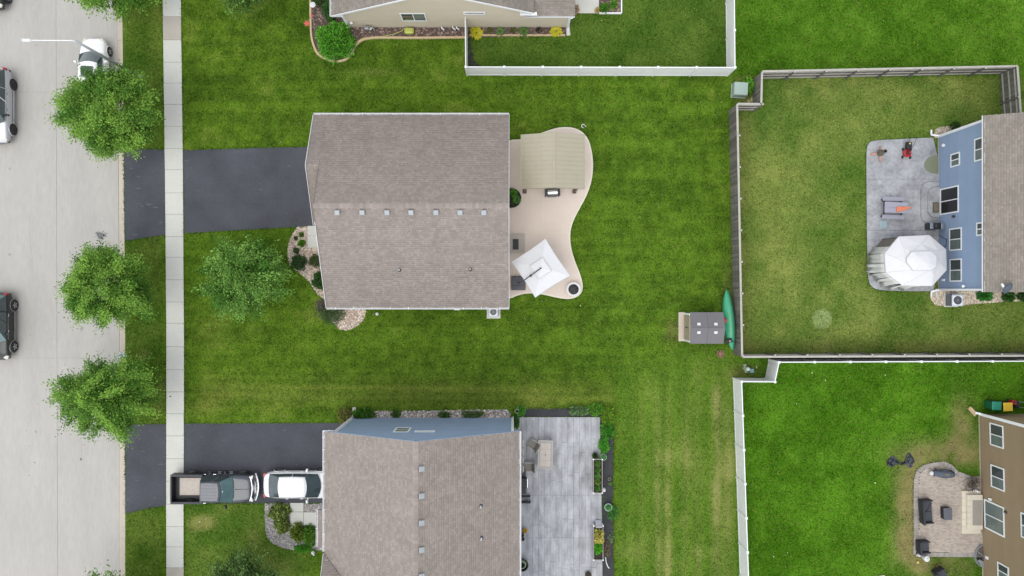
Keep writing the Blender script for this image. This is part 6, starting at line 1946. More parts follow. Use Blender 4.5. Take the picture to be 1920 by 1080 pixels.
for ya, sgn in ((sy0, -1), (sy1, 1)):
    for xa, xb in ((sx0, xm - .008), (xm + .008, sx1)):
        b = MB(); vs = [(xa, ya, 1.68), (xb, ya, 1.68), (xb, sym, 2.16), (xa, sym, 2.16)]
        b.add(vs + [(x, y, z - .05) for x, y, z in vs], [(0, 1, 2, 3), (7, 6, 5, 4), (0, 4, 5, 1), (1, 5, 6, 2), (2, 6, 7, 3), (3, 7, 4, 0)])
        rp = fix_normals(b.build('roof_panel', SR, sh, world=True))
        cx, cy = (xa + xb) / 2 - .05, sym + sgn * .27
        sk = MB(); sk.box((0, 0, .0), (.22, .18, .05)); sk = sk.build('skylight', M['canvas'], rp, bevel=.008)
        zc = 2.16 - .48 * abs(cy - sym) / (sym - sy0)
        sk.location = Vector((cx, cy, zc)) - wloc(rp); sk.rotation_euler = (-sgn * .32, 0, 0)
MB().bar((sx0 - .01, sym, 2.165), (sx1 + .01, sym, 2.165), .08, .03).build('ridge_cap', SR, sh, world=True)
for k, (ya, yb) in enumerate(((sy0 + .2, sym - .012), (sym + .012, sy1 - .2))):
    d = MB(); d.box((fx0 + .045, (ya + yb) / 2, .87), (.05, yb - ya, 1.55)); d = d.build('door', pmat('shed_door', S(176, 166, 140), .6, .05, 2), sh, world=True, bevel=.008)
    MB().box((-.045, (.42 if k == 0 else -.42), .85), (.05, .05, .2)).build('handle', M['dark'], d)
for y in (sy0 + .14, sy1 - .14):
    MB().box((fx0 + .04, y, .87), (.07, .12, 1.6)).build('corner_trim', M['vinyl'], sh, world=True)

def hull(L_, w_, d_, n=22):
    m = MB(); rings = []
    for k in range(n + 1):
        t = -1 + 2 * k / n; x = t * L_ / 2
        b = w_ * max(0.03, (1 - abs(t) ** 2.2)) ** .8; dd = d_ * (.45 + .55 * (1 - abs(t) ** 3)); lift = .16 * abs(t) ** 3
        ring = []
        for q in range(9):
            a = math.pi * q / 8; ring.append((x, b * math.cos(a), lift - dd * math.sin(a) ** .8 * (.94 if q != 4 else 1.05)))
        rings.append(ring)
    return rings
cn = thing('canoe', 'green canoe lying on its side between the grey shed and the wooden fence', 'canoe', (*W2(1366.5, 599, .4), .0), 0)
rg = hull(4.15, .42, .36)
m = MB(); m.loft(rg, closed=False, cap0=False, cap1=False)
cg = pmat('canoe_green', S(72, 176, 132), .35, .08, 1.2)
hb = m.build('hull', cg, cn, smooth=True, origin='zero')
md = hb.modifiers.new('solid', 'SOLIDIFY'); md.thickness = .012
gw = MB(); gw.tube([r_[0] for r_ in rg], .02, 5); gw.tube([r_[-1] for r_ in rg], .02, 5)
gw = gw.build('gunwale', pmat('gunwale', S(80, 140, 116), .5, .1, 3), cn, origin='zero')
RM = Matrix.Rotation(R(95.5), 4, 'Z') @ Matrix.Rotation(R(128), 4, 'X')
cn.matrix_basis = Matrix.Translation((*W2(1366.0, 599.5, .4), .50)) @ RM
t = thing('gas_can', 'red plastic fuel can at the shed wall beside the canoe', 'fuel can', at(1362, 600.5, .9, .02))
MB().box((0, 0, .60), (.20, .36, .34)).build('body', pmat('red_plastic', S(196, 70, 66), .5, .08, 4), t, bevel=.03); MB().box((0, 0, .21), (.26, .34, .42)).build('stand', M['dark'], t)
MB().box((0, .1, .80), (.05, .14, .06)).build('handle', M['dark'], t, bevel=.01)
t = thing('trolling_motor', 'black outboard motor propped between shed and canoe', 'boat motor', at(1366, 639, .7, .12), R(20))
MB().box((0, 0, .62), (.46, .30, .22)).build('motor_head', M['black'], t, bevel=.04); MB().tube([(0, 0, .6), (0, 0, .1)], .03, 8).build('shaft', M['black'], t)
MB().lathe([(.05, 0), (.08, .05), (.06, .12)], c=(.03, -.02, .72), n=12).build('cap', M['galv'], t); MB().tube([(-.1, 0, .65), (-.32, .32, .75)], .018, 6).build('tiller', M['black'], t)
MB().tube([(.1, -.05, .62), (.36, -.22, .66)], .018, 6).build('tiller', M['black'], t)
t = thing('wagon_wheel', 'small rusty spoked wheel lying on the grass below the shed', 'ornament', (*W2(1350.5, 663.5), .05))
wr_ = pmat('rusty_red', S(178, 128, 114), .8, .15, 8)
m = MB(); m.lathe([(.25, 0), (.275, 0), (.275, .04), (.25, .04)], n=24, cap=False); m.build('rim', wr_, t)
for k in range(8):
    a = k * math.pi / 4; MB().bar((.03 * math.cos(a), .03 * math.sin(a), .06), (.27 * math.cos(a), .27 * math.sin(a), .06), .05, .03).build('spoke', wr_, t)
MB().lathe([(.055, 0), (.055, .07)], n=12).build('hub', wr_, t)

# utility boxes
t = thing('utility_box', 'pale green utility transformer box in the grass at the fence corner', 'utility box', (*W2(1384, 171), .0), R(-3))
ug = pmat('utility_green', S(168, 190, 178), .55, .05, 3)
m = MB(); m.box((0, 0, .30), (.96, .90, .60)); m.build('cabinet', ug, t, bevel=.02); m = MB(); m.box((0.0, 0, .65), (.98, .92, .12), top=.93); m.build('lid', ug, t, bevel=.02)
MB().box((0, 0, .02), (1.0, .95, .06)).build('pad', M['walk'], t)
for k in range(6): MB().box((-.3 + k * .13, .455, .45), (.05, .02, .16)).build('vent_slot', M['dark'], t)
MB().box((.02, .1, .715), (.05, .05, .02)).build('lock', M['canvas'], t)
stones('pebbles', [(1396, 196), (1411, 180), (1413, 192), (1400, 200), (1388, 196)], 90, .07, [S(206, 196, 150), S(180, 170, 130), S(150, 150, 110)], 8, z=.02)
t = thing('utility_pedestal', 'round-topped whitish utility post beside the teal box on bare grass', 'utility post', (*W2(1396.5, 690), 0))
MB().lathe([(.13, 0), (.13, .62), (.14, .62), (.14, .72), (.10, .78), (.01, .80)], n=16).build('post', pmat('pale_post', S(206, 222, 206), .5, .05, 4), t)
MB().tube([(-.05, .30, .13), (.08, -.30, .13)], .13, 12).build('conduit', pmat('pale_conduit', S(160, 176, 142), .6, .08, 4), t)
t = thing('utility_pedestal', 'small teal utility box beside the round-topped whitish post', 'utility box', (*W2(1405, 693.5), 0))
MB().box((0, 0, .26), (.26, .26, .52)).build('cabinet', pmat('teal_box', S(104, 150, 150), .5, .06, 4), t, bevel=.02); MB().box((0, 0, .54), (.29, .29, .05), top=.9).build('lid', pmat('teal_lid', S(120, 164, 166), .5, .06, 4), t)

# ---- bed of the beige house
def sweep(pts, w_, h_, name, mat, parent=None, z=0.0):
    mb = MB(); rings = []
    P = [Vector(p) for p in pts]
    for k, p in enumerate(P):
        d = (P[min(k + 1, len(P) - 1)] - P[max(k - 1, 0)]).normalized(); s_ = Vector((-d.y, d.x))
        rings.append([(p.x + s_.x * w_ / 2, p.y + s_.y * w_ / 2, z), (p.x - s_.x * w_ / 2, p.y - s_.y * w_ / 2, z), (p.x - s_.x * w_ / 2 * .8, p.y - s_.y * w_ / 2 * .8, z + h_), (p.x + s_.x * w_ / 2 * .8, p.y + s_.y * w_ / 2 * .8, z + h_)])
    mb.loft(rings); return fix_normals(mb.build(name, mat, parent, world=parent is not None))
def spline(pts, n=8):
    out = []
    for i in range(len(pts) - 1):
        p0, p1, p2, p3 = pts[max(i - 1, 0)], pts[i], pts[i + 1], pts[min(i + 2, len(pts) - 1)]
        for k in range(n):
            t = k / n
            out.append(tuple(.5 * (2 * b + (c - a) * t + (2 * a - 5 * b + 4 * c - d) * t * t + (3 * b - a - 3 * c + d) * t ** 3) for a, b, c, d in zip(p0, p1, p2, p3)))
    out.append(pts[-1]); return out
e1 = spline([(582.5, -60), (582.5, 0), (583, 40), (585, 72), (594, 98), (608, 109), (628, 115.5), (648, 112), (660, 101), (666, 88), (677, 77), (694, 72), (715, 71), (780, 71.3), (872, 70.5)], 6)
ed = props(thing('bed_edging', None, None, (*W2(640, 110), 0)), 'curved cream concrete edging round the mulch bed of the beige house', 'edging')
e1w = poly(e1)
seg = 4
for k in range(0, len(e1w) - 1, seg): sweep(e1w[k:k + seg + 1], .16, .11, 'edging_block', M['edging'], ed)
ed2 = props(thing('bed_edging', None, None, (*W2(960, 67), 0)), 'straight cream edging of the hosta bed inside the white fence', 'edging')
for a, b in zip(range(880, 1060, 20), range(900, 1080, 20)): sweep(poly([(a, 66.8), (b - .4, 66.3)]), .12, .10, 'edging_block', M['edging'], ed2)
ed3 = props(thing('bed_edging', None, None, (*W2(1165, 25), 0)), 'white edging round the mulch square beside the white slab', 'edging')
for q in ([(1123.5, 25.6), (1165, 25.6)], [(1165, 25), (1165, -60)]): sweep(poly(q), .10, .14, 'edging_block', M['vinyl'], ed3)

t = thing('hose_reel', 'lime green hose reel on the mulch below the window of the beige house', 'hose reel', (*W2(767, 57.5, .3), .03))
lime = pmat('lime_plastic', S(196, 204, 98), .5, .06, 4)
MB().box((0, 0, .2), (.56, .40, .34)).build('housing', lime, t, bevel=.08); MB().box((0, 0, .39), (.34, .07, .05)).build('handle', lime, t, bevel=.02)
for x in (-.29, .29): MB().box((x, 0, .17), (.05, .34, .30)).build('side_plate', lime, t, bevel=.02)
hp = [(*W2(758, 56.5), .2), (*W2(748, 61), .06), (*W2(730, 66.5), .05), (*W2(708, 69.5), .05), (*W2(690, 70.5), .06), (*W2(676, 75), .1), (*W2(664, 85), .06), (*W2(655, 90), .1)]
props(MB().tube(spline(hp, 5), .022, 6).build('garden_hose', lime, None, smooth=True), 'lime green hose running from the reel along the edging to the shrub', 'hose')
t = thing('gas_meter', 'grey gas meter with pipes on the wall near the round bright shrub', 'gas meter', (*W2(688, 53.5, .5), .03))
MB().box((0, 0, .50), (.30, .22, .34)).build('meter_body', M['galv'], t, bevel=.04); MB().lathe([(.10, 0), (.12, .06), (.04, .10)], c=(.24, 0, .45), n=12).build('regulator', M['galv'], t)
for x in (-.26, .26): MB().tube([(x, .05, 0), (x, .05, .62), (0, .05, .68)], .022, 6).build('pipe', M['galv'], t)
MB().tube([(.26, 0, .55), (.44, 0, .55), (.46, 0, .1)], .02, 6).build('pipe', M['white'], t)
t = thing('disc_lamp', 'round white disc lamp on a thin pole in the mulch at the top edge', 'garden lamp', (*W2(594, 20), .02))
MB().tube([(0, 0, 0), (0, 0, 1.0)], .02, 6).build('pole', M['dark'], t); MB().lathe([(.05, .98), (.19, 1.0), (.19, 1.03), (.04, 1.07)], n=22).build('disc', M['canvas'], t)
t = thing('shepherd_hook', 'thin pole leaning over the bed edge with a red flower ornament', 'garden ornament', (*W2(590, 22), .02))
MB().tube([(0, 0, 0), (-.02, -.4, .7), (-.08, -1.0, 1.1), (-.2, -1.22, 1.12)], .014, 6).build('pole', pmat('pink_pole', S(170, 140, 130), .6, .1, 4), t)
red = pmat('red_ornament', S(214, 90, 80), .5, .1, 6)
for k in range(6):
    a = k * math.pi / 3; MB().bar((-.22, -1.22, 1.12), (-.22 + .2 * math.cos(a), -1.22 + .2 * math.sin(a), 1.10), .10, .03).build('petal', red, t, bevel=.01)
t = thing('solar_stake', 'small red and green solar stake in the mulch above the red flower ornament', 'garden ornament', (*W2(589, 34), .02))
MB().tube([(0, 0, 0), (0, 0, .4)], .015, 5).build('stake', M['dark'], t); MB().box((0, 0, .42), (.16, .14, .06)).build('flower', red, t, bevel=.02)
def splash(label, px, py, rz, l=.75, w_=.28, mat='walk'):
    t = thing('splash_block', label, 'splash block', (*W2(px, py), .02), rz)
    m = MB(); m.box((0, 0, .03), (l, w_, .05)); m.build('tray', M[mat], t, bevel=.01)
    for y in (-w_ / 2 + .02, w_ / 2 - .02): MB().box((0, y, .07), (l, .035, .05)).build('side_wall', M[mat], t)
    MB().box((-l / 2 + .02, 0, .07), (.035, w_, .05)).build('end_wall', M[mat], t)
splash('white splash block at the shrub edge of the curved bed', 660.5, 97, R(-75), .5, .16, 'white')
splash('grey splash block below the downspout corner of the beige house', 1065, 57, R(-86), .75, .26)
splash('pale splash block by the blue gable wall', 664.5, 772, R(90), .62, .24)
splash('pale splash block on the grass at the corner of the brown house', 1822.5, 771, R(-48), .72, .26, 'edging')
splash('white splash block in the pale gravel below the blue house', 1755, 552, R(-86), .42, .2)

# ---- patio of the lower house
TM = pmat('sling_taupe', S(150, 144, 134), .7, .06, 3); TF = pmat('chair_frame', S(184, 180, 172), .45, .06, 3, metal=.2)
t = thing('patio_table', 'rectangular patio table with pinkish tiled top on the grey plank patio', 'table', (*W2(1022.5, 852.5, .72), .06), R(-1.5))
m = MB()
tl, tw = 1.98, 1.02
for x in (-tw / 2 + .035, tw / 2 - .035): m.box((x, 0, .70), (.07, tl, .05))
for y in (-tl / 2 + .035, tl / 2 - .035): m.box((0, y, .70), (tw - .14, .07, .05))
m.build('frame', TF, t, bevel=.01)
tg = pmat('table_border', S(170, 166, 160), .5, .08, 5); tc = pmat('table_tile', S(198, 186, 174), .45, .07, 6, isl=.06)
m = MB(); m.box((0, 0, .695), (tw - .15, tl - .15, .03)); m.build('table_border', tg, t)
for i in range(2):
    for j in range(4):
        MB().box((-.18 + .36 * i, -.60 + .40 * j, .714), (.345, .385, .016)).build('tile', tc, t, bevel=.004)
MB().lathe([(.035, .70), (.035, .735), (.02, .735)], n=10).build('umbrella_hole', M['dark'], t)
for x in (-.42, .42):
    for y in (-.88, .88): MB().box((x, y, .34), (.05, .05, .68)).build('leg', TF, t)
def patio_chair(label, px, py, rz, group=None):
    c = thing('patio_chair', label, 'chair', (*W2(px, py, .6), .06), rz, group)
    # faces +x (back at -x)
    MB().box((.05, 0, .42), (.54, .54, .035), ry=.06).build('seat', TM, c, bevel=.01)
    MB().box((-.30, 0, .72), (.05, .54, .66), ry=-.30).build('backrest', TM, c, bevel=.01)
    for y in (-.31, .31):
        MB().box((-.02, y, .62), (.56, .05, .035)).build('armrest', TF, c, bevel=.01)
        MB().tube([(.26, y, .61), (.30, y, .02), (-.28, y, .02), (-.22, y, .42), (-.42, y, 1.05)], .017, 6).build('side_frame', TF, c)
    MB().tube([(-.42, -.31, 1.05), (-.42, .31, 1.05)], .017, 6).build('top_bar', TF, c)
    return c
patio_chair('taupe sling chair turned askew at the corner of the tiled table', 999, 834, R(148))
patio_chair('taupe sling chair set square between tiled table and house', 991.5, 876, R(180))
for k, (py, lab) in enumerate(((829, 'folded taupe chair against the wall, topmost under the eave'), (846, 'folded taupe chair against the wall, second under the eave'), (861, 'folded taupe chair against the wall, third under the eave'), (877, 'folded taupe chair against the wall, nearest the grill'))):
    c = thing('folded_chair', lab, 'chair', (*W2(976.5, py, .7), .06), 0, 'folded chairs under the eave')
    MB().box((0, 0, .52), (.06, .46, .98)).build('seat', TM, c, bevel=.01)
    MB().tube([(.12, -.25, 0), (.12, -.25, 1.06), (.12, .25, 1.06), (.12, .25, 0)], .018, 6).build('frame', TF, c)
    MB().box((.16, 0, .92), (.10, .42, .03)).build('armrest', TF, c)
gk = thing('barbecue_grill', 'black gas grill under the right eave of the lower house', 'grill', (*W2(980, 905, .9), .06), R(-90))
MB().box((0, 0, .42), (.80, .46, .74)).build('cabinet', M['dark'], gk, bevel=.02); MB().box((0, .05, .92), (.80, .50, .24), top=.86).build('lid', M['black'], gk, bevel=.05)
for x in (-.62, .62): MB().box((x, 0, .80), (.40, .44, .04)).build('side_shelf', M['dark'], gk, bevel=.01)
MB().tube([(-.3, .33, .98), (.3, .33, .98)], .015, 6).build('lid_handle', M['chrome'], gk)
for k in range(4): MB().lathe([(.03, 0), (.03, .03)], c=(-.27 + .18 * k, .30, .80), n=8).build('knob', M['galv'], gk)
t = thing('side_table', 'small slatted wooden table with a gold jar under the eave by the grill', 'table', (*W2(981, 923, .6), .06))
for k in range(4): MB().box((0, -.15 + .1 * k, .55), (.44, .085, .03)).build('slat', M['wood'], t)
for x in (-.19, .19):
    for y in (-.16, .16): MB().box((x, y, .27), (.035, .035, .54)).build('leg', M['wood'], t)
props(MB().lathe([(.07, 0), (.09, .06), (.08, .14), (.05, .17)], n=12).build('jar', pmat('gold_jar', S(200, 170, 90), .4, .1, 6), None), 'gold jar standing on the small slatted table', 'jar').location = (*W2(979, 922, .6), .625)
for py, lab in ((931, 'upper of two dark wooden bench rails beside the house wall'), (942, 'lower of two dark wooden bench rails beside the house wall')):
    props(MB().box((0, 0, .2), (.62, .07, .4)).build('wooden_rail', M['dark'], None, bevel=.01), lab, 'rail').location = (*W2(986, py, .3), .06)
t = thing('watering_can', 'pale blue metal watering can on the patio beside the dark rail', 'watering can', (*W2(993, 940.5, .2), .06))
MB().lathe([(.13, 0), (.14, .02), (.12, .24), (.09, .25), (.09, .2)], n=16, cap=False).build('body', M['galv'], t); MB().tube([(-.1, 0, .06), (-.28, .02, .24)], .02, 6).build('spout', M['galv'], t)
MB().tube([(.12, 0, .06), (.2, 0, .16), (.1, 0, .24)], .012, 6).build('handle', M['galv'], t)
t = thing('flower_pot', 'small dark pot with orange-yellow flowers under the right eave', 'flower pot', (*W2(983, 996, .3), .06))
MB().lathe([(.10, 0), (.14, .24), (.15, .24), (.13, .24), (.12, .2)], n=14, cap=False).build('pot', M['black'], t)
MB().lathe([(.12, .2), (.01, .21)], n=12).build('soil', M['soil'], t)
rosette('flower_plant', 'orange-yellow flowering plant in the small dark pot', 984.5, 996, .22, 30, S(212, 160, 50), S(236, 196, 90), 65, loc=(*W2(984.5, 996, .4), .25), h=.3, wid=.3)
for px, py, lab in ((979, 1003, 'black empty pot, upper of the two under the eave'), (980, 1010, 'black empty pot, lower of the two under the eave')):
    t = thing('flower_pot', lab, 'flower pot', (*W2(px, py, .2), .06)); MB().lathe([(.09, 0), (.13, .2), (.14, .2), (.11, .2), (.10, .1), (.01, .1)], n=14, cap=False).build('pot', M['black'], t)
t = thing('hose_pot', 'large dark pot holding a coiled green hose at the lower eave', 'hose pot', (*W2(978.5, 1059, .4), .06))
MB().lathe([(.34, 0), (.44, .36), (.46, .42), (.40, .42), (.36, .1), (.01, .1)], n=24, cap=False).build('pot', M['black'], t)
hc = [(.30 * math.cos(k * .35) * (1 - k * .003), .30 * math.sin(k * .35) * (1 - k * .003), .30 + k * .0015) for k in range(90)]
MB().tube(hc, .022, 5).build('coiled_hose', pmat('green_hose', S(160, 184, 140), .6, .08, 5), t)
def planter_box(label, px0, py0, px1, py1):
    z = .5
    x0, y1 = W2(px0, py0, z); x1, y0 = W2(px1, py1, z)
    t = thing('planter_box', label, 'planter box', ((x0 + x1) / 2, (y0 + y1) / 2, .06))
    w_, l_ = x1 - x0, y1 - y0
    pb = pmat('planter_wood', S(176, 172, 164), .8, .1, 3)
    for x in (-w_ / 2 + .02, w_ / 2 - .02):
        for k in range(3): MB().box((x, 0, .10 + .165 * k), (.04, l_ - .1, .155)).build('side_board', pb, t)
    for y in (-l_ / 2 + .02, l_ / 2 - .02):
        for k in range(3): MB().box((0, y, .10 + .165 * k), (w_ - .1, .04, .155)).build('end_board', pb, t)
    for x in (-w_ / 2 + .02, w_ / 2 - .02):
        for y in (-l_ / 2 + .02, l_ / 2 - .02): MB().box((x, y, .27), (.085, .085, .54)).build('corner_post', M['vinyl'], t)
    MB().box((0, 0, .2), (w_ - .1, l_ - .1, .36)).build('soil', M['soil'], t)
    return t, w_, l_, (x0 + x1) / 2, (y0 + y1) / 2
_, w_, l_, cx, cy = planter_box('weathered planter box full of green herbs at the right patio edge', 1112, 860.5, 1129.5, 924.5)
for k in range(5):
    shrub('herb_plant', ['feathery green herb at the top end of the upper planter box', 'bushy herb second from the top in the upper planter box', 'bushy herb in the middle of the upper planter box', 'yellowish herb second from the bottom in the upper planter box', 'sparse pale herb at the bottom end of the upper planter box'][k],
          0, 0, .2, .24, .3, 230, .10, S(60, 116, 40), S(118, 160, 74) if k != 3 else S(140, 160, 70), 70 + k, loc=(cx, cy + l_ * (.36 - .18 * k), .40), cat='plant')
_, w_, l_, cx, cy = planter_box('weathered planter box with yellow and green plants near the bottom edge', 1112.5, 985, 1131, 1050)
shrub('herb_plant', 'straw-yellow plant filling the top of the lower planter box', 0, 0, .36, .55, .5, 700, .14, S(150, 150, 60), S(204, 196, 110), 76, loc=(cx + .04, cy + .42, .40), cat='plant')
shrub('herb_plant', 'bright green plant in the lower half of the lower planter box', 0, 0, .28, .42, .4, 560, .13, S(60, 150, 24), S(110, 190, 50), 77, loc=(cx, cy - .40, .40), cat='plant')
t = thing('grey_board', 'flat grey board leaning at the top end of the lower planter box', 'board', (*W2(1122, 982, .3), .06)); MB().box((0, 0, .3), (.42, .10, .56), rx=R(38)).build('panel', pmat('board_grey', S(190, 192, 200), .6, .05, 3), t)
def pot(label, px, py, r_, col, plant=None, seed=0, z=.3):
    t = thing('flower_pot', label, 'flower pot', (*W2(px, py, z), .03)); mm = pmat('pot_' + str(seed), col, .6, .08, 5)
    MB().lathe([(r_ * .75, 0), (r_, z), (r_ * 1.08, z), (r_ * 1.08, z + .03), (r_ * .9, z + .03), (r_ * .85, z - .06)], n=20, cap=False).build('pot', mm, t); MB().lathe([(r_ * .86, z - .06), (.01, z - .05)], n=16).build('soil', M['soil'], t)
    if plant: shrub('potted_plant', plant[0], 0, 0, r_ * .9, r_ * .9, .3, plant[3], .09, plant[1], plant[2], seed, loc=(*W2(px, py, z), z), cat='plant')
pot('dark round pot with a dark shrub above the upper planter box', 1115.5, 854, .20, S(70, 74, 60), ('dark shrub growing in the round pot above the planter box', S(46, 70, 28), S(78, 104, 48), 420), 80)
pot('pale green hoop-rimmed pot beside the dark shrub pot', 1131, 857, .22, S(150, 190, 150), ('green plant in the pale green hoop-rimmed pot', S(84, 140, 84), S(120, 170, 110), 260), 81)
pot('small grey ring pot on the black weed fabric', 1142.5, 898, .10, S(170, 165, 155), None, 82, .15)
pot('tiny pot with a bright green sprout on the black weed fabric', 1143.5, 906, .10, S(120, 150, 90), ('bright green sprout in the tiny pot', S(80, 140, 50), S(120, 170, 80), 90), 83, .12)
pot('pale turquoise hoop-rimmed pot on the fabric below the upper planter', 1140.5, 951, .25, S(176, 208, 196), ('green plant in the turquoise hoop-rimmed pot', S(84, 140, 66), S(120, 176, 100), 240), 84)
pot('dark pot with brown stalks cut off by the bottom edge of the patio', 1103, 1078, .22, S(74, 68, 60), ('brown stalky plant in the dark pot at the bottom edge', S(90, 84, 66), S(140, 132, 112), 240), 85)
pot('pale pot with sprigs at the top left patio corner', 969.5, 771, .14, S(180, 196, 170), None, 86, .35)
t = thing('white_bag', 'small white bag standing beside the upper planter box', 'bag', (*W2(1132, 919, .3), .03)); MB().lathe([(.12, 0), (.15, .1), (.13, .32), (.05, .40)], n=10).build('sack', M['canvas'], t, smooth=True)
props(MB().tube(spline([(*W2(1135, 1043), .1), (*W2(1136, 1052), .2), (*W2(1139, 1060), .2), (*W2(1142, 1065), .05)], 5), .03, 6).build('drain_tube', M['white'], None, smooth=True), 'white curved tube lying on the fabric near the bottom edge', 'tube')
t = thing('yard_globe', 'white ball light with a smaller white ball by the porch of the lower house', 'light', (*W2(587, 1036.5, .4), .02))
MB().lathe([(.02, 0), (.02, .3)], n=6).build('stake', M['dark'], t); MB().lathe([(.04, .26), (.12, .32), (.13, .40), (.09, .48), (.01, .51)], n=14).build('globe', M['canvas'], t, smooth=True)
MB().lathe([(.02, .1), (.06, .14), (.06, .2), (.01, .24)], c=(0, -.22, 0), n=10).build('small_globe', M['canvas'], t, smooth=True)

# ---- patio of the blue house
def octagon_canopy():
    ov = [(1686, 443.5), (1742.6, 441), (1773.7, 467.6), (1775, 506), (1748, 536), (1692.6, 535), (1661, 511), (1659, 475)]
    iv = [(1704, 485), (1711, 473.5), (1744, 472.5), (1753.5, 481), (1753.5, 498), (1746, 505.3), (1714, 505.6), (1703.5, 493)]
    iv[0] = (1702.5, 485)
    zc = 2.35
    O = [W2(x, y, zc) for x, y in ov]; I = [W2(x, y, zc + .75) for x, y in iv]
    cx, cy = sum(p[0] for p in O) / 8, sum(p[1] for p in O) / 8
    g = thing('canopy_tent', 'white octagonal canopy tent with side curtains blown open, on the grey patio', 'canopy', (cx, cy, .07))
    o_ = [(x - cx, y - cy) for x, y in O]; i_ = [(x - cx, y - cy) for x, y in I]
    ix, iy = sum(p[0] for p in i_) / 8, sum(p[1] for p in i_) / 8
    m = MB(); mids = [((a[0] * .5 + b[0] * .5), (a[1] * .5 + b[1] * .5)) for a, b in zip(o_, i_)]
    m.loft([[(x, y, zc - .20) for x, y in o_], [(x, y, zc - .07) for x, y in o_], [(x, y, zc + .28) for x, y in mids], [(x, y, zc + .58) for x, y in i_]], cap0=False, cap1=False)
    c_ = m.build('lower_roof', M['canvas'], g, origin='zero'); c_.modifiers.new('solid', 'SOLIDIFY').thickness = .008
    m = MB(); e = [((x - ix) * 1.10 + ix, (y - iy) * 1.10 + iy) for x, y in i_]
    m.loft([[(x, y, zc + .56) for x, y in e], [(x, y, zc + .66) for x, y in e], [((x - ix) * .5 + ix, (y - iy) * .5 + iy, zc + .80) for x, y in e], [((x - ix) * .05 + ix, (y - iy) * .05 + iy, zc + .86) for x, y in e]], cap0=False)
    c_ = m.build('vent_roof', M['canvas'], g, origin='zero'); c_.modifiers.new('solid', 'SOLIDIFY').thickness = .008
    q = [(x, y, zc + .665) for x, y in e]; MB().tube(q + [q[0]], .02, 5).build('vent_shade_hem', M['shade_hem'], g, origin='zero')  # grey ring painting the shade line round the upper tier
    for (x, y), (x2, y2), (x3, y3) in zip(o_, mids, i_): MB().tube([(x, y, zc - .06), (x2, y2, zc + .288), (x3, y3, zc + .585)], .010, 4).build('shade_seam', M['shade_hem'], g, origin='zero')
    foot = []
    for k, (x, y) in enumerate(o_):
        MB().tube([(x * .97, y * .97, zc - .1), (x * .97, y * .97, 0)], .028, 8).build('leg', M['black'], g, origin='zero'); foot.append((x * .97, y * .97))
        MB().bar((x * .97, y * .97, zc - .10), (o_[(k + 1) % 8][0] * .97, o_[(k + 1) % 8][1] * .97, zc - .10), .025, .04).build('top_bar', M['black'], g, origin='zero')
    r = random.Random(3)
    def curtain(k0, t0, t1, flare, nm='curtain', lift=.0):
        a, b = Vector(foot[k0]), Vector(foot[(k0 + 1) % 8]); d = b - a; nrm = Vector((d.y, -d.x)).normalized()
        if nrm.dot(a) < 0: nrm = -nrm
        m = MB(); n = 18; rows = []
        for zi, z in enumerate((zc - .16, zc * .66, zc * .33, .06 + lift)):
            f_ = zi / 3.0; row = []
            for q in range(n + 1):
                t = t0 + (t1 - t0) * q / n; p = a + d * t + nrm * (.03 + flare * f_ ** 1.6 * (.6 + .4 * math.sin(q * .5)) + .05 * math.sin(q * 2.1 + zi * .4) * (.4 + f_))
                row.append((p.x, p.y, z + (lift * .5 * math.sin(q * .9) if zi == 3 else 0)))
            rows.append(row)
        m.loft(rows, closed=False, cap0=False, cap1=False)
        c_ = m.build(nm, M['cream'], g, smooth=True, origin='zero'); c_.modifiers.new('solid', 'SOLIDIFY').thickness = .006
    # openings on the side that faces the lawn
    curtain(6, .0, .48, .38, lift=.25); curtain(6, .52, 1.0, .12)
    curtain(7, .0, .42, .05); curtain(5, .10, .62, .34, lift=.2); curtain(5, .62, 1.0, .10); curtain(4, .30, 1.0, .36, lift=.15); curtain(4, 0, .25, .10); curtain(3, .6, 1.0, .05)
    # net wall between the two upper left legs
    a, b = Vector(foot[7]), Vector(foot[0]); m = MB()
    m.add([(a.x, a.y, .05), (b.x, b.y, .05), (b.x, b.y, zc - .15), (a.x, a.y, zc - .15)], [(0, 1, 2, 3)])
    c_ = m.build('net_wall', pmat('net_grey', S(120, 112, 106), .9, .2, 3, stretch=(9, 9, 1)), g, origin='zero'); c_.modifiers.new('solid', 'SOLIDIFY').thickness = .01
octagon_canopy()
t = thing('lawn_mower', 'red push lawn mower with black handle on the corner of the grey patio', 'lawn mower', (*W2(1701, 287, .25), .07), R(-93))
rd = pmat('mower_red', S(186, 34, 44), .4, .08, 6)
MB().lathe([(.26, .10), (.28, .14), (.27, .24), (.14, .30), (.01, .32)], n=18).build('deck', rd, t, bevel=.01)
MB().box((.12, 0, .22), (.30, .46, .16)).build('front_shroud', rd, t, bevel=.05)
MB().lathe([(.13, .30), (.14, .42), (.10, .46), (.01, .47)], n=14).build('engine', M['black'], t); MB().box((.02, .05, .47), (.14, .12, .03)).build('engine_cover', rd, t, bevel=.01)
for x in (-.26, .28):
    for y in (-.27, .27):
        m = MB().lathe([(.03, 0), (.10, .0), (.10, .05), (.03, .05)], n=14); m.v = [(x + px, y + pz - .025, .10 + py) for px, py, pz in m.v]; m.build('wheel', M['rubber'], t, origin='zero')
MB().box((-.50, 0, .30), (.46, .36, .30)).build('grass_bag', M['black'], t, bevel=.06)
for y in (-.22, .22): MB().tube([(-.22, y, .2), (-.72, y * .95, .78), (-.92, y * .9, .92)], .014, 6).build('handle_bar', M['black'], t, origin='zero')
MB().tube([(-.92, -.2, .92), (-.92, .2, .92)], .018, 6).build('grip', M['black'], t, origin='zero'); MB().box((-.60, .0, .47), (.10, .12, .02)).build('warning_label', pmat('label_yellow', S(206, 196, 120), .6, .1, 6), t, origin='zero')
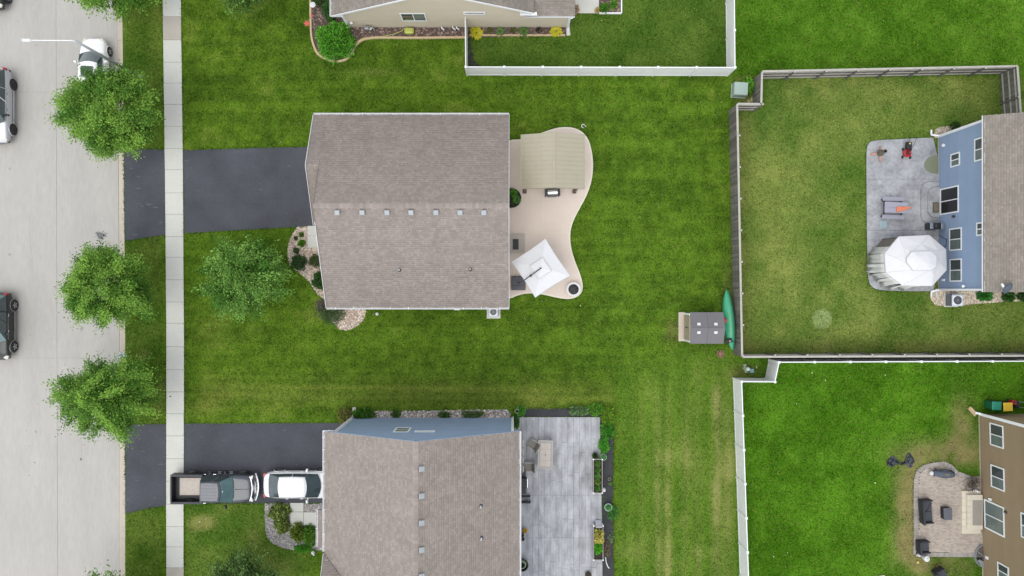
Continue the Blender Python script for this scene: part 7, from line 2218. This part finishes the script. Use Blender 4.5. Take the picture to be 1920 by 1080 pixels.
MB().box((-.33, .0, .40), (.14, .18, .04)).build('discharge_flap', M['dark'], t, origin='zero')
t = thing('chiminea', 'round metal fire stove with a dark chimney on three orange legs', 'chiminea', (*W2(1650, 287, .4), .07))
MB().lathe([(.12, .22), (.21, .3), (.23, .45), (.18, .62), (.12, .72), (.115, 1.0), (.135, 1.02), (.135, 1.06), (.10, 1.06), (.095, .75)], n=22, cap=False).build('stove_body', pmat('stove_metal', S(128, 118, 108), .5, .15, 5, metal=.4), t, smooth=False)
MB().lathe([(.096, .80), (.01, .80)], n=16).build('chimney_throat', M['black'], t)
org = pmat('orange_leg', S(226, 160, 130), .6, .12, 6)
for a in (185, 70, 290):
    ca, sa = math.cos(R(a)), math.sin(R(a)); MB().tube([(.12 * ca, .12 * sa, .34), (.34 * ca, .34 * sa, .12), (.52 * ca, .52 * sa, .02)], .05, 7, r1=.07).build('leg', org, t, smooth=True)
props(MB().prism([(x - W2(1745, 309)[0], y - W2(1745, 309)[1]) for x, y in poly([(1731, 305), (1738, 296), (1750, 292), (1757.5, 291.5), (1757.5, 326), (1745, 325), (1734, 319), (1731, 312)])], 0, .015).build('floor_mat', pmat('olive_mat', S(138, 144, 118), .35, .06, 2), None), 'olive translucent floor mat against the blue wall', 'mat').location = (*W2(1745, 309), .072)
dm = thing('doormat', 'brown patterned doormat on the top patio step at the sliding door', 'doormat', (*W2(1754.5, 389, .35), .341))
MB().box((0, 0, .008), (.42, .70, .016)).build('border', pmat('mat_dark', S(92, 84, 70), .9, .1, 8), dm); MB().box((0, 0, .02), (.30, .56, .010)).build('panel', pmat('mat_brown', S(128, 116, 94), .9, .2, 9), dm)
pt = thing('picnic_table', 'grey picnic table with two attached benches on the stamped patio', 'picnic table', (*W2(1675, 390, .5), .07), R(-2))
pg = pmat('picnic_grey', S(168, 168, 182), .7, .06, 3)
for k in range(2): MB().box((.05, -.185 + .37 * k, .72), (1.60, .36, .04)).build('table_plank', pg, pt, bevel=.008)
for y in (-.62, .62): MB().box((-.0, y, .44), (1.5, .28, .04)).build('bench', pg, pt, bevel=.008)
for x in (-.62, .58):
    for s_ in (-1, 1): MB().bar((x, s_ * .22, .70), (x, s_ * .60, .02), .08, .05).build('leg', M['dark'], pt)
    MB().bar((x, -.66, .40), (x, .66, .40), .06, .08).build('cross_bar', M['dark'], pt)
ob = thing('orange_towel', 'orange mesh towel heaped on the grey picnic table', 'towel', (*W2(1692.5, 391.5, .8), .83), R(8))
r = random.Random(9); m = MB(); nx_, ny_ = 14, 5
vs = []
for i in range(nx_ + 1):
    for j in range(ny_ + 1):
        t_ = i / nx_; w_ = (.19 * (1 - .75 * t_)) * (1 + .12 * r.random())
        vs.append((-.45 + .95 * t_, -w_ + 2 * w_ * j / ny_ + .02 * r.random(), .01 + .05 * r.random() * (0 if j in (0, ny_) else 1) * (1 - .5 * t_) + .02))
fs = [(i * (ny_ + 1) + j, (i + 1) * (ny_ + 1) + j, (i + 1) * (ny_ + 1) + j + 1, i * (ny_ + 1) + j + 1) for i in range(nx_) for j in range(ny_)]
m.add(vs, fs); c_ = m.build('cloth', pmat('orange_cloth', S(240, 138, 100), .8, .2, 12), ob); c_.modifiers.new('solid', 'SOLIDIFY').thickness = .012
t = thing('pale_pad', 'pale blue-green foam pad on the patio at the lower picnic bench', 'pad', (*W2(1655.5, 421, .05), .072), R(3)); MB().prism([(-.28, -.30), (.24, -.28), (.27, .28), (-.26, .26)], 0, .05).build('pad', pmat('pad_teal', S(168, 188, 194), .7, .06, 4), t, bevel=.01)
gk = thing('barbecue_grill', 'chrome and black grill beside the blue wall above the canopy tent', 'grill', (*W2(1757, 423.5, .9), .07), R(0))
MB().box((0, 0, .40), (.78, .44, .70)).build('cabinet', M['dark'], gk, bevel=.02); MB().box((0, 0, .90), (.50, .42, .26), top=.8).build('lid', M['black'], gk, bevel=.06)
for x in (-.36, .38): MB().box((x, 0, .84), (.20, .42, .05)).build('side_shelf', M['chrome'], gk, bevel=.01)
MB().tube([(-.22, -.25, .94), (.22, -.25, .94)], .016, 6).build('lid_handle', M['chrome'], gk)
props(MB().tube([(0, 0, 0), (.02, .1, .9), (.0, .55, 1.0), (-.05, .9, .2)], .02, 6).build('garden_hose', M['dark'], None, smooth=True), 'dark hose hanging down the blue wall below the grill', 'hose').location = (*W2(1756.5, 454), .1)
dish = thing('satellite_dish', 'dark satellite dish with white feed arm at the lower edge of the tan roof', 'satellite dish', (*W2(1881, 540, 5.9), 5.55))
m = MB().lathe([(.01, .05), (.18, .02), (.30, -.03), (.37, -.07), (.37, -.06), (.30, -.015), (.18, .035), (.01, .065)], n=24, cap=False)
RMd = Matrix.Rotation(R(35), 3, 'Z') @ Matrix.Rotation(R(38), 3, 'X')
m.v = [tuple(RMd @ Vector((x, y, -z)) + Vector((.03, .02, .62))) for x, y, z in m.v]
fix_normals(m.build('dish', pmat('dish_grey', S(74, 86, 100), .45, .06, 4), dish, smooth=True, origin='zero'))
MB().tube([(0, -.12, .0), (0, -.12, .45), (.02, .02, .60)], .025, 8).build('mast', M['galv'], dish, origin='zero'); MB().tube([(-.05, -.15, .5), (-.40, .12, .85)], .02, 6).build('feed_arm', M['white'], dish, origin='zero')
MB().box((-.40, .16, .88), (.10, .22, .08), rz=.5).build('feed_horn', M['white'], dish, origin='zero')

# ---- patio of the brown house
st_ = structure(thing('stoop', None, None, (*W2(1823, 961), 0)))
SM = pmat('stoop_concrete', S(226, 216, 196), .9, .06, 2, fine=.05)
x1 = 32.42
for (pxa, pya, pyb, z0, z1) in ((1804, 920.5, 1001, .0, .22), (1814, 928, 993, .20, .42)):
    xa, ya = W2(pxa, pya, z1); yb = W2(0, pyb, z1)[1]
    n = 6
    for k in range(n):
        yy0, yy1 = ya + (yb - ya) * k / n, ya + (yb - ya) * (k + 1) / n
        MB().prism([(xa, yy0 - .005), (xa + .27, yy0 - .005), (xa + .27, yy1 + .005), (xa, yy1 + .005)], z0, z1).build('step_block', SM, st_, world=True, bevel=.01)
    MB().prism([(xa + .275, ya), (x1, ya), (x1, yb), (xa + .275, yb)], z0, z1 - .003).build('step_slab', SM, st_, world=True, bevel=.01)
props(MB().box((0, 0, .008), (.66, 1.72, .016)).build('doormat', pmat('grey_mat', S(164, 156, 144), .9, .06, 6), None), 'long grey mat on the concrete stoop of the brown house', 'doormat').location = (*W2(1832.5, 961.5, .42), .421)
WK = pmat('black_wicker', S(46, 47, 54), .7, .2, 14); WC = pmat('dark_cushion', S(74, 76, 84), .85, .08, 4)
def sofa(name, label, cat, px, py, rz, w_, seats):
    s = thing(name, label, cat, (*W2(px, py, .4), .05), rz)
    # faces +x, width along y
    MB().box((.0, 0, .20), (.72, w_, .26)).build('base', WK, s, bevel=.02)
    MB().box((-.36, 0, .48), (.12, w_, .72), ry=-.10).build('backrest', WK, s, bevel=.02)
    for y in (-w_ / 2 + .05, w_ / 2 - .05): MB().box((.0, y, .44), (.74, .10, .34)).build('armrest', WK, s, bevel=.02)
    cw = (w_ - .22) / seats
    for k in range(seats):
        MB().box((.06, -w_ / 2 + .11 + cw * (k + .5), .385), (.60, cw - .015, .12)).build('cushion', WC, s, bevel=.03)
    for x in (-.3, .3):
        for y in (-w_ / 2 + .08, w_ / 2 - .08): MB().box((x, y, .04), (.05, .05, .08)).build('leg', M['black'], s)
    return s
sofa('wicker_sofa', 'black wicker two-seat sofa on the brick patio facing the stoop', 'sofa', 1736.5, 958.5, R(4), 1.62, 2)
sofa('wicker_armchair', 'black wicker armchair near the lower left corner of the brick patio', 'armchair', 1731, 1025, R(3), .84, 1)
sofa('wicker_armchair', 'black wicker armchair on the grass below the brick patio', 'armchair', 1764, 1078, R(28), .84, 1)
props(MB().tube([(-.35, -.55, .02), (.1, .0, .03), (.4, .5, .02)], .02, 5).build('stick', M['black'], None), 'thin black stick lying across the sofa cushions', 'stick').location = (*W2(1737, 957, .55), .56)
t = thing('wicker_ottoman', 'small black wicker side table with a grey top on the brick patio', 'side table', (*W2(1776, 963, .4), .05), R(2))
MB().box((0, 0, .21), (.54, .78, .40)).build('base', WK, t, bevel=.02); MB().box((0, 0, .43), (.58, .82, .04)).build('top', pmat('table_top_grey', S(98, 100, 108), .6, .06, 4), t, bevel=.01)
t = thing('golf_bag', 'dark grey padded bag with a white end lying at the top of the brick patio', 'bag', (*W2(1768, 888, .25), .05), R(-3))
GBm = pmat('bag_grey', S(84, 92, 106), .75, .15, 6)
m = MB(); rings = []
for x, rr in ((-.66, .17), (-.62, .21), (-.3, .22), (-.28, .25), (.25, .27), (.5, .26), (.72, .2), (.78, .1)):
    rings.append([(x, rr * math.cos(2 * math.pi * k / 12), .24 + rr * .85 * math.sin(2 * math.pi * k / 12)) for k in range(12)])
m.loft(rings); fix_normals(m.build('bag', GBm, t, smooth=True, origin='zero'))
MB().lathe([(.13, 0), (.15, .12), (.10, .2), (.01, .22)], n=12).build('white_cap', M['canvas'], t, smooth=True, origin='zero').location = (-.80, .0, .13)
for y, sz in ((.24, (.5, .10, .2)), (-.25, (.34, .10, .2))): MB().box((.1, y, .24), sz).build('pocket', GBm, t, bevel=.04)
MB().box((.15, 0, .475), (.34, .16, .02)).build('pocket_flap', pmat('flap_tan', S(120, 116, 100), .8, .1, 6), t, bevel=.008)
MB().tube([(-.4, .2, .4), (-.1, .33, .46), (.4, .3, .42), (.6, .1, .4)], .025, 6).build('strap', M['black'], t, smooth=True); MB().lathe([(.10, 0), (.10, .06)], c=(-.52, .24, .2), n=10).build('cap', M['black'], t)
t = thing('black_tarp', 'crumpled black plastic sheet in two bunches on the grass by the brick patio', 'tarp', (*W2(1689, 864, .1), .0))
r = np.random.default_rng(4)
nn = 34; vs = []; fs = []
for i in range(nn):
    for j in range(11):
        u = -1.0 + 2.0 * i / (nn - 1); v = -1 + 2 * j / 10
        wdt = .34 * math.exp(-((u + .62) / .30) ** 2) + .48 * math.exp(-((u - .66) / .24) ** 2) + .06
        yc = -.04 + .10 * math.cos(u * 3) - .30 * math.exp(-((u - .05) / .3) ** 2) + .12 * (u > .4)
        vs.append((u * .95 + .03 * r.normal(), yc + v * wdt + .02 * r.normal(), .05 + .16 * r.random() * (1 - v * v) + .04 * math.sin(9 * u + 5 * v)))
for i in range(nn - 1):
    for j in range(10): fs.append((i * 11 + j, (i + 1) * 11 + j, (i + 1) * 11 + j + 1, i * 11 + j + 1))
tp = MB().add(vs, fs).build('sheet', pmat('black_sheet', S(60, 64, 72), .35, .15, 8), t); tp.modifiers.new('solid', 'SOLIDIFY').thickness = .01
t = thing('dead_vine', 'dried brown vine tangled round wire hoops beside the concrete stoop', 'dead plant', (*W2(1824, 907, .3), .02))
for k, (x, y, rr) in enumerate(((-.15, .0, .34), (-.10, -.03, .24), (.25, .02, .16))):
    pts = [(x + rr * math.cos(a * .35), y + rr * math.sin(a * .35), .30 + .05 * k) for a in range(19)]; MB().tube(pts, .018, 5).build('hoop', M['galv'] if k == 0 else M['dark'], t)
m = MB(); rr = random.Random(5)
for k in range(110):
    a = rr.random() * 6.28; q = .1 + .6 * rr.random(); x0, y0 = rr.uniform(-.4, .4), rr.uniform(-.35, .35)
    m.tube([(x0, y0, rr.uniform(.05, .4)), (x0 + q * .4 * math.cos(a), y0 + q * .4 * math.sin(a), rr.uniform(.1, .55)), (x0 + q * .7 * math.cos(a + .5), y0 + q * .7 * math.sin(a + .5), rr.uniform(.05, .5))], .012, 3)
m.build('twigs', M['twig'], t, kind='stuff')
t = thing('garden_statue', 'small white figurine at the corner of the concrete stoop', 'figurine', (*W2(1829, 919.5, .35), .22))
MB().lathe([(.09, 0), (.10, .05), (.06, .1), (.08, .22), (.05, .30)], n=12).build('body', M['canvas'], t, smooth=True); MB().lathe([(.03, .28), (.075, .34), (.06, .42), (.01, .45)], n=12).build('head', M['canvas'], t, smooth=True)
for s_ in (-1, 1): MB().tube([(s_ * .06, 0, .22), (s_ * .13, -.05, .12)], .025, 6).build('arm', M['canvas'], t, smooth=True)
ww = thing('window_well', 'half-round steel window well with a grated cover against the brown wall', 'window well', (*W2(1842, 1041), .0))
pts_o = [(.62 * math.cos(R(90 + k * 10)) * 1.0, .78 * math.sin(R(90 + k * 10)), 0) for k in range(19)]
m = MB(); m.loft([[(x * s_, y * s_, z) for x, y, _ in pts_o] for s_, z in ((1, -.05), (1, .22), (.93, .22), (.93, -.05))], closed=False, cap0=False, cap1=False); m.build('steel_rim', M['galv'], ww, origin='zero')
MB().prism([(x * .92, y * .92) for x, y, _ in pts_o], -.04, .03).build('pit', M['black'], ww, origin='zero')
for k in range(5): MB().bar((-.05 - .10 * k, .7 * math.sqrt(max(0, 1 - ((.05 + .1 * k) / .6) ** 2)), .20), (-.05 - .10 * k, -.7 * math.sqrt(max(0, 1 - ((.05 + .1 * k) / .6) ** 2)), .20), .03, .02).build('grate_bar', M['dark'], ww, origin='zero')
MB().bar((-.50, .36, .23), (-.02, -.02, .23), .05, .02).build('cover_brace', M['galv'], ww, origin='zero'); MB().prism([(-.5, -.3), (-.2, -.72), (-.05, -.70), (-.05, -.35), (-.35, -.22)], .20, .225).build('cover_plate', M['galv'], ww, origin='zero')
t = thing('white_bucket', 'white bucket with a lid at the lower left corner of the brick patio', 'bucket', (*W2(1737, 1047.5, .4), .05))
MB().lathe([(.15, 0), (.18, .38), (.195, .38), (.195, .42), (.01, .43)], n=20).build('pail', M['canvas'], t); MB().box((.05, .03, .435), (.1, .05, .02)).build('lid_tab', M['galv'], t)
t = thing('white_jug', 'small white plastic jug behind the lower armchair on the patio corner', 'jug', (*W2(1723.5, 1041, .2), .05)); MB().lathe([(.09, 0), (.10, .05), (.09, .2), (.03, .26), (.03, .3)], n=12).build('jug', M['canvas'], t)
t = thing('yellow_ball', 'small yellow ball in the grass below the brick patio corner', 'ball', (*W2(1719.5, 1053), 0.0))
MB().lathe([(.01, 0), (.07, .03), (.10, .10), (.07, .17), (.01, .20)], n=16).build('shell', pmat('ball_yellow', S(228, 196, 110), .5, .05, 5), t, smooth=True)
t = thing('fire_pot', 'small metal pot with a ring beside the lower armchair on the grass', 'pot', (*W2(1757.5, 1060), 0.0)); MB().lathe([(.10, 0), (.14, .12), (.15, .18), (.12, .18), (.10, .06), (.01, .06)], n=16, cap=False).build('pot', pmat('brass', S(150, 130, 90), .4, .1, 6, metal=.4), t)
def bin_(label, px, py, col, lidc, rz, leanx=.0):
    t = thing('wheelie_bin', label, 'bin', (*W2(px, py), .0), rz)
    bm3 = pmat('bin_body_' + str(px), col, .5, .06, 4); lm = pmat('bin_lid_' + str(px), lidc, .5, .05, 4)
    m = MB(); m.loft([[(-.22, -.22, .06), (.22, -.22, .06), (.22, .22, .06), (-.22, .22, .06)], [(-.30, -.29, 1.02), (.30, -.29, 1.02), (.30, .29, 1.02), (-.30, .29, 1.02)]]); fix_normals(m.build('tub', bm3, t, bevel=.03))
    m = MB(); m.box((0.0, 0, 1.06), (.66, .62, .07), top=.86); m.build('lid', lm, t, bevel=.03)
    MB().tube([(.34, -.22, 1.0), (.34, .22, 1.0)], .018, 6).build('handle', bm3, t)
    for y in (-.24, .24):
        m = MB().lathe([(.03, 0), (.10, 0), (.10, .05), (.03, .05)], n=12); m.v = [(.24 + a, y + c_ - .025, .10 + b) for a, b, c_ in m.v]; m.build('wheel', M['rubber'], t, origin='zero')
bin_('dark green wheelie bin with a lighter teal lid behind the brown house', 1850, 756.5, S(24, 100, 70), S(34, 146, 116), R(-2))
bin_('wheelie bin with a yellow lid between the green bin and red jerrycan', 1870.5, 758.5, S(90, 84, 40), S(244, 204, 50), R(2))
t = thing('jerrycan', 'red jerrycan right beside the yellow-lidded bin', 'fuel can', (*W2(1889, 752), .0)); MB().box((0, 0, .5), (.30, .3, .40)).build('body', pmat('can_red', S(190, 40, 40), .5, .08, 4), t, bevel=.03); MB().box((0, .05, .74), (.05, .16, .06)).build('handle', M['dark'], t, bevel=.01); MB().box((0, 0, .15), (.28, .28, .3)).build('crate', M['dark'], t)
t = thing('black_mower', 'black machine under a grey cover at the right edge past the yellow bin', 'mower', (*W2(1897, 757), .0), R(2))
MB().box((0, 0, .30), (.62, .52, .34), top=.8).build('deck', M['black'], t, bevel=.06); MB().box((-.05, 0, .54), (.34, .32, .2), top=.8).build('engine', M['black'], t, bevel=.04); MB().tube([(.2, -.2, .4), (.6, -.18, .8), (.6, .18, .8), (.2, .2, .4)], .02, 6).build('handle_bar', M['galv'], t)
props(MB().prism([(0, 0), (.6, 0), (.6, .35), (.15, .30)], .02, .10).build('white_board', M['canvas'], None), 'white board corner lying in the grass at the bottom edge', 'board').location = (*W2(1650, 1083), .0)
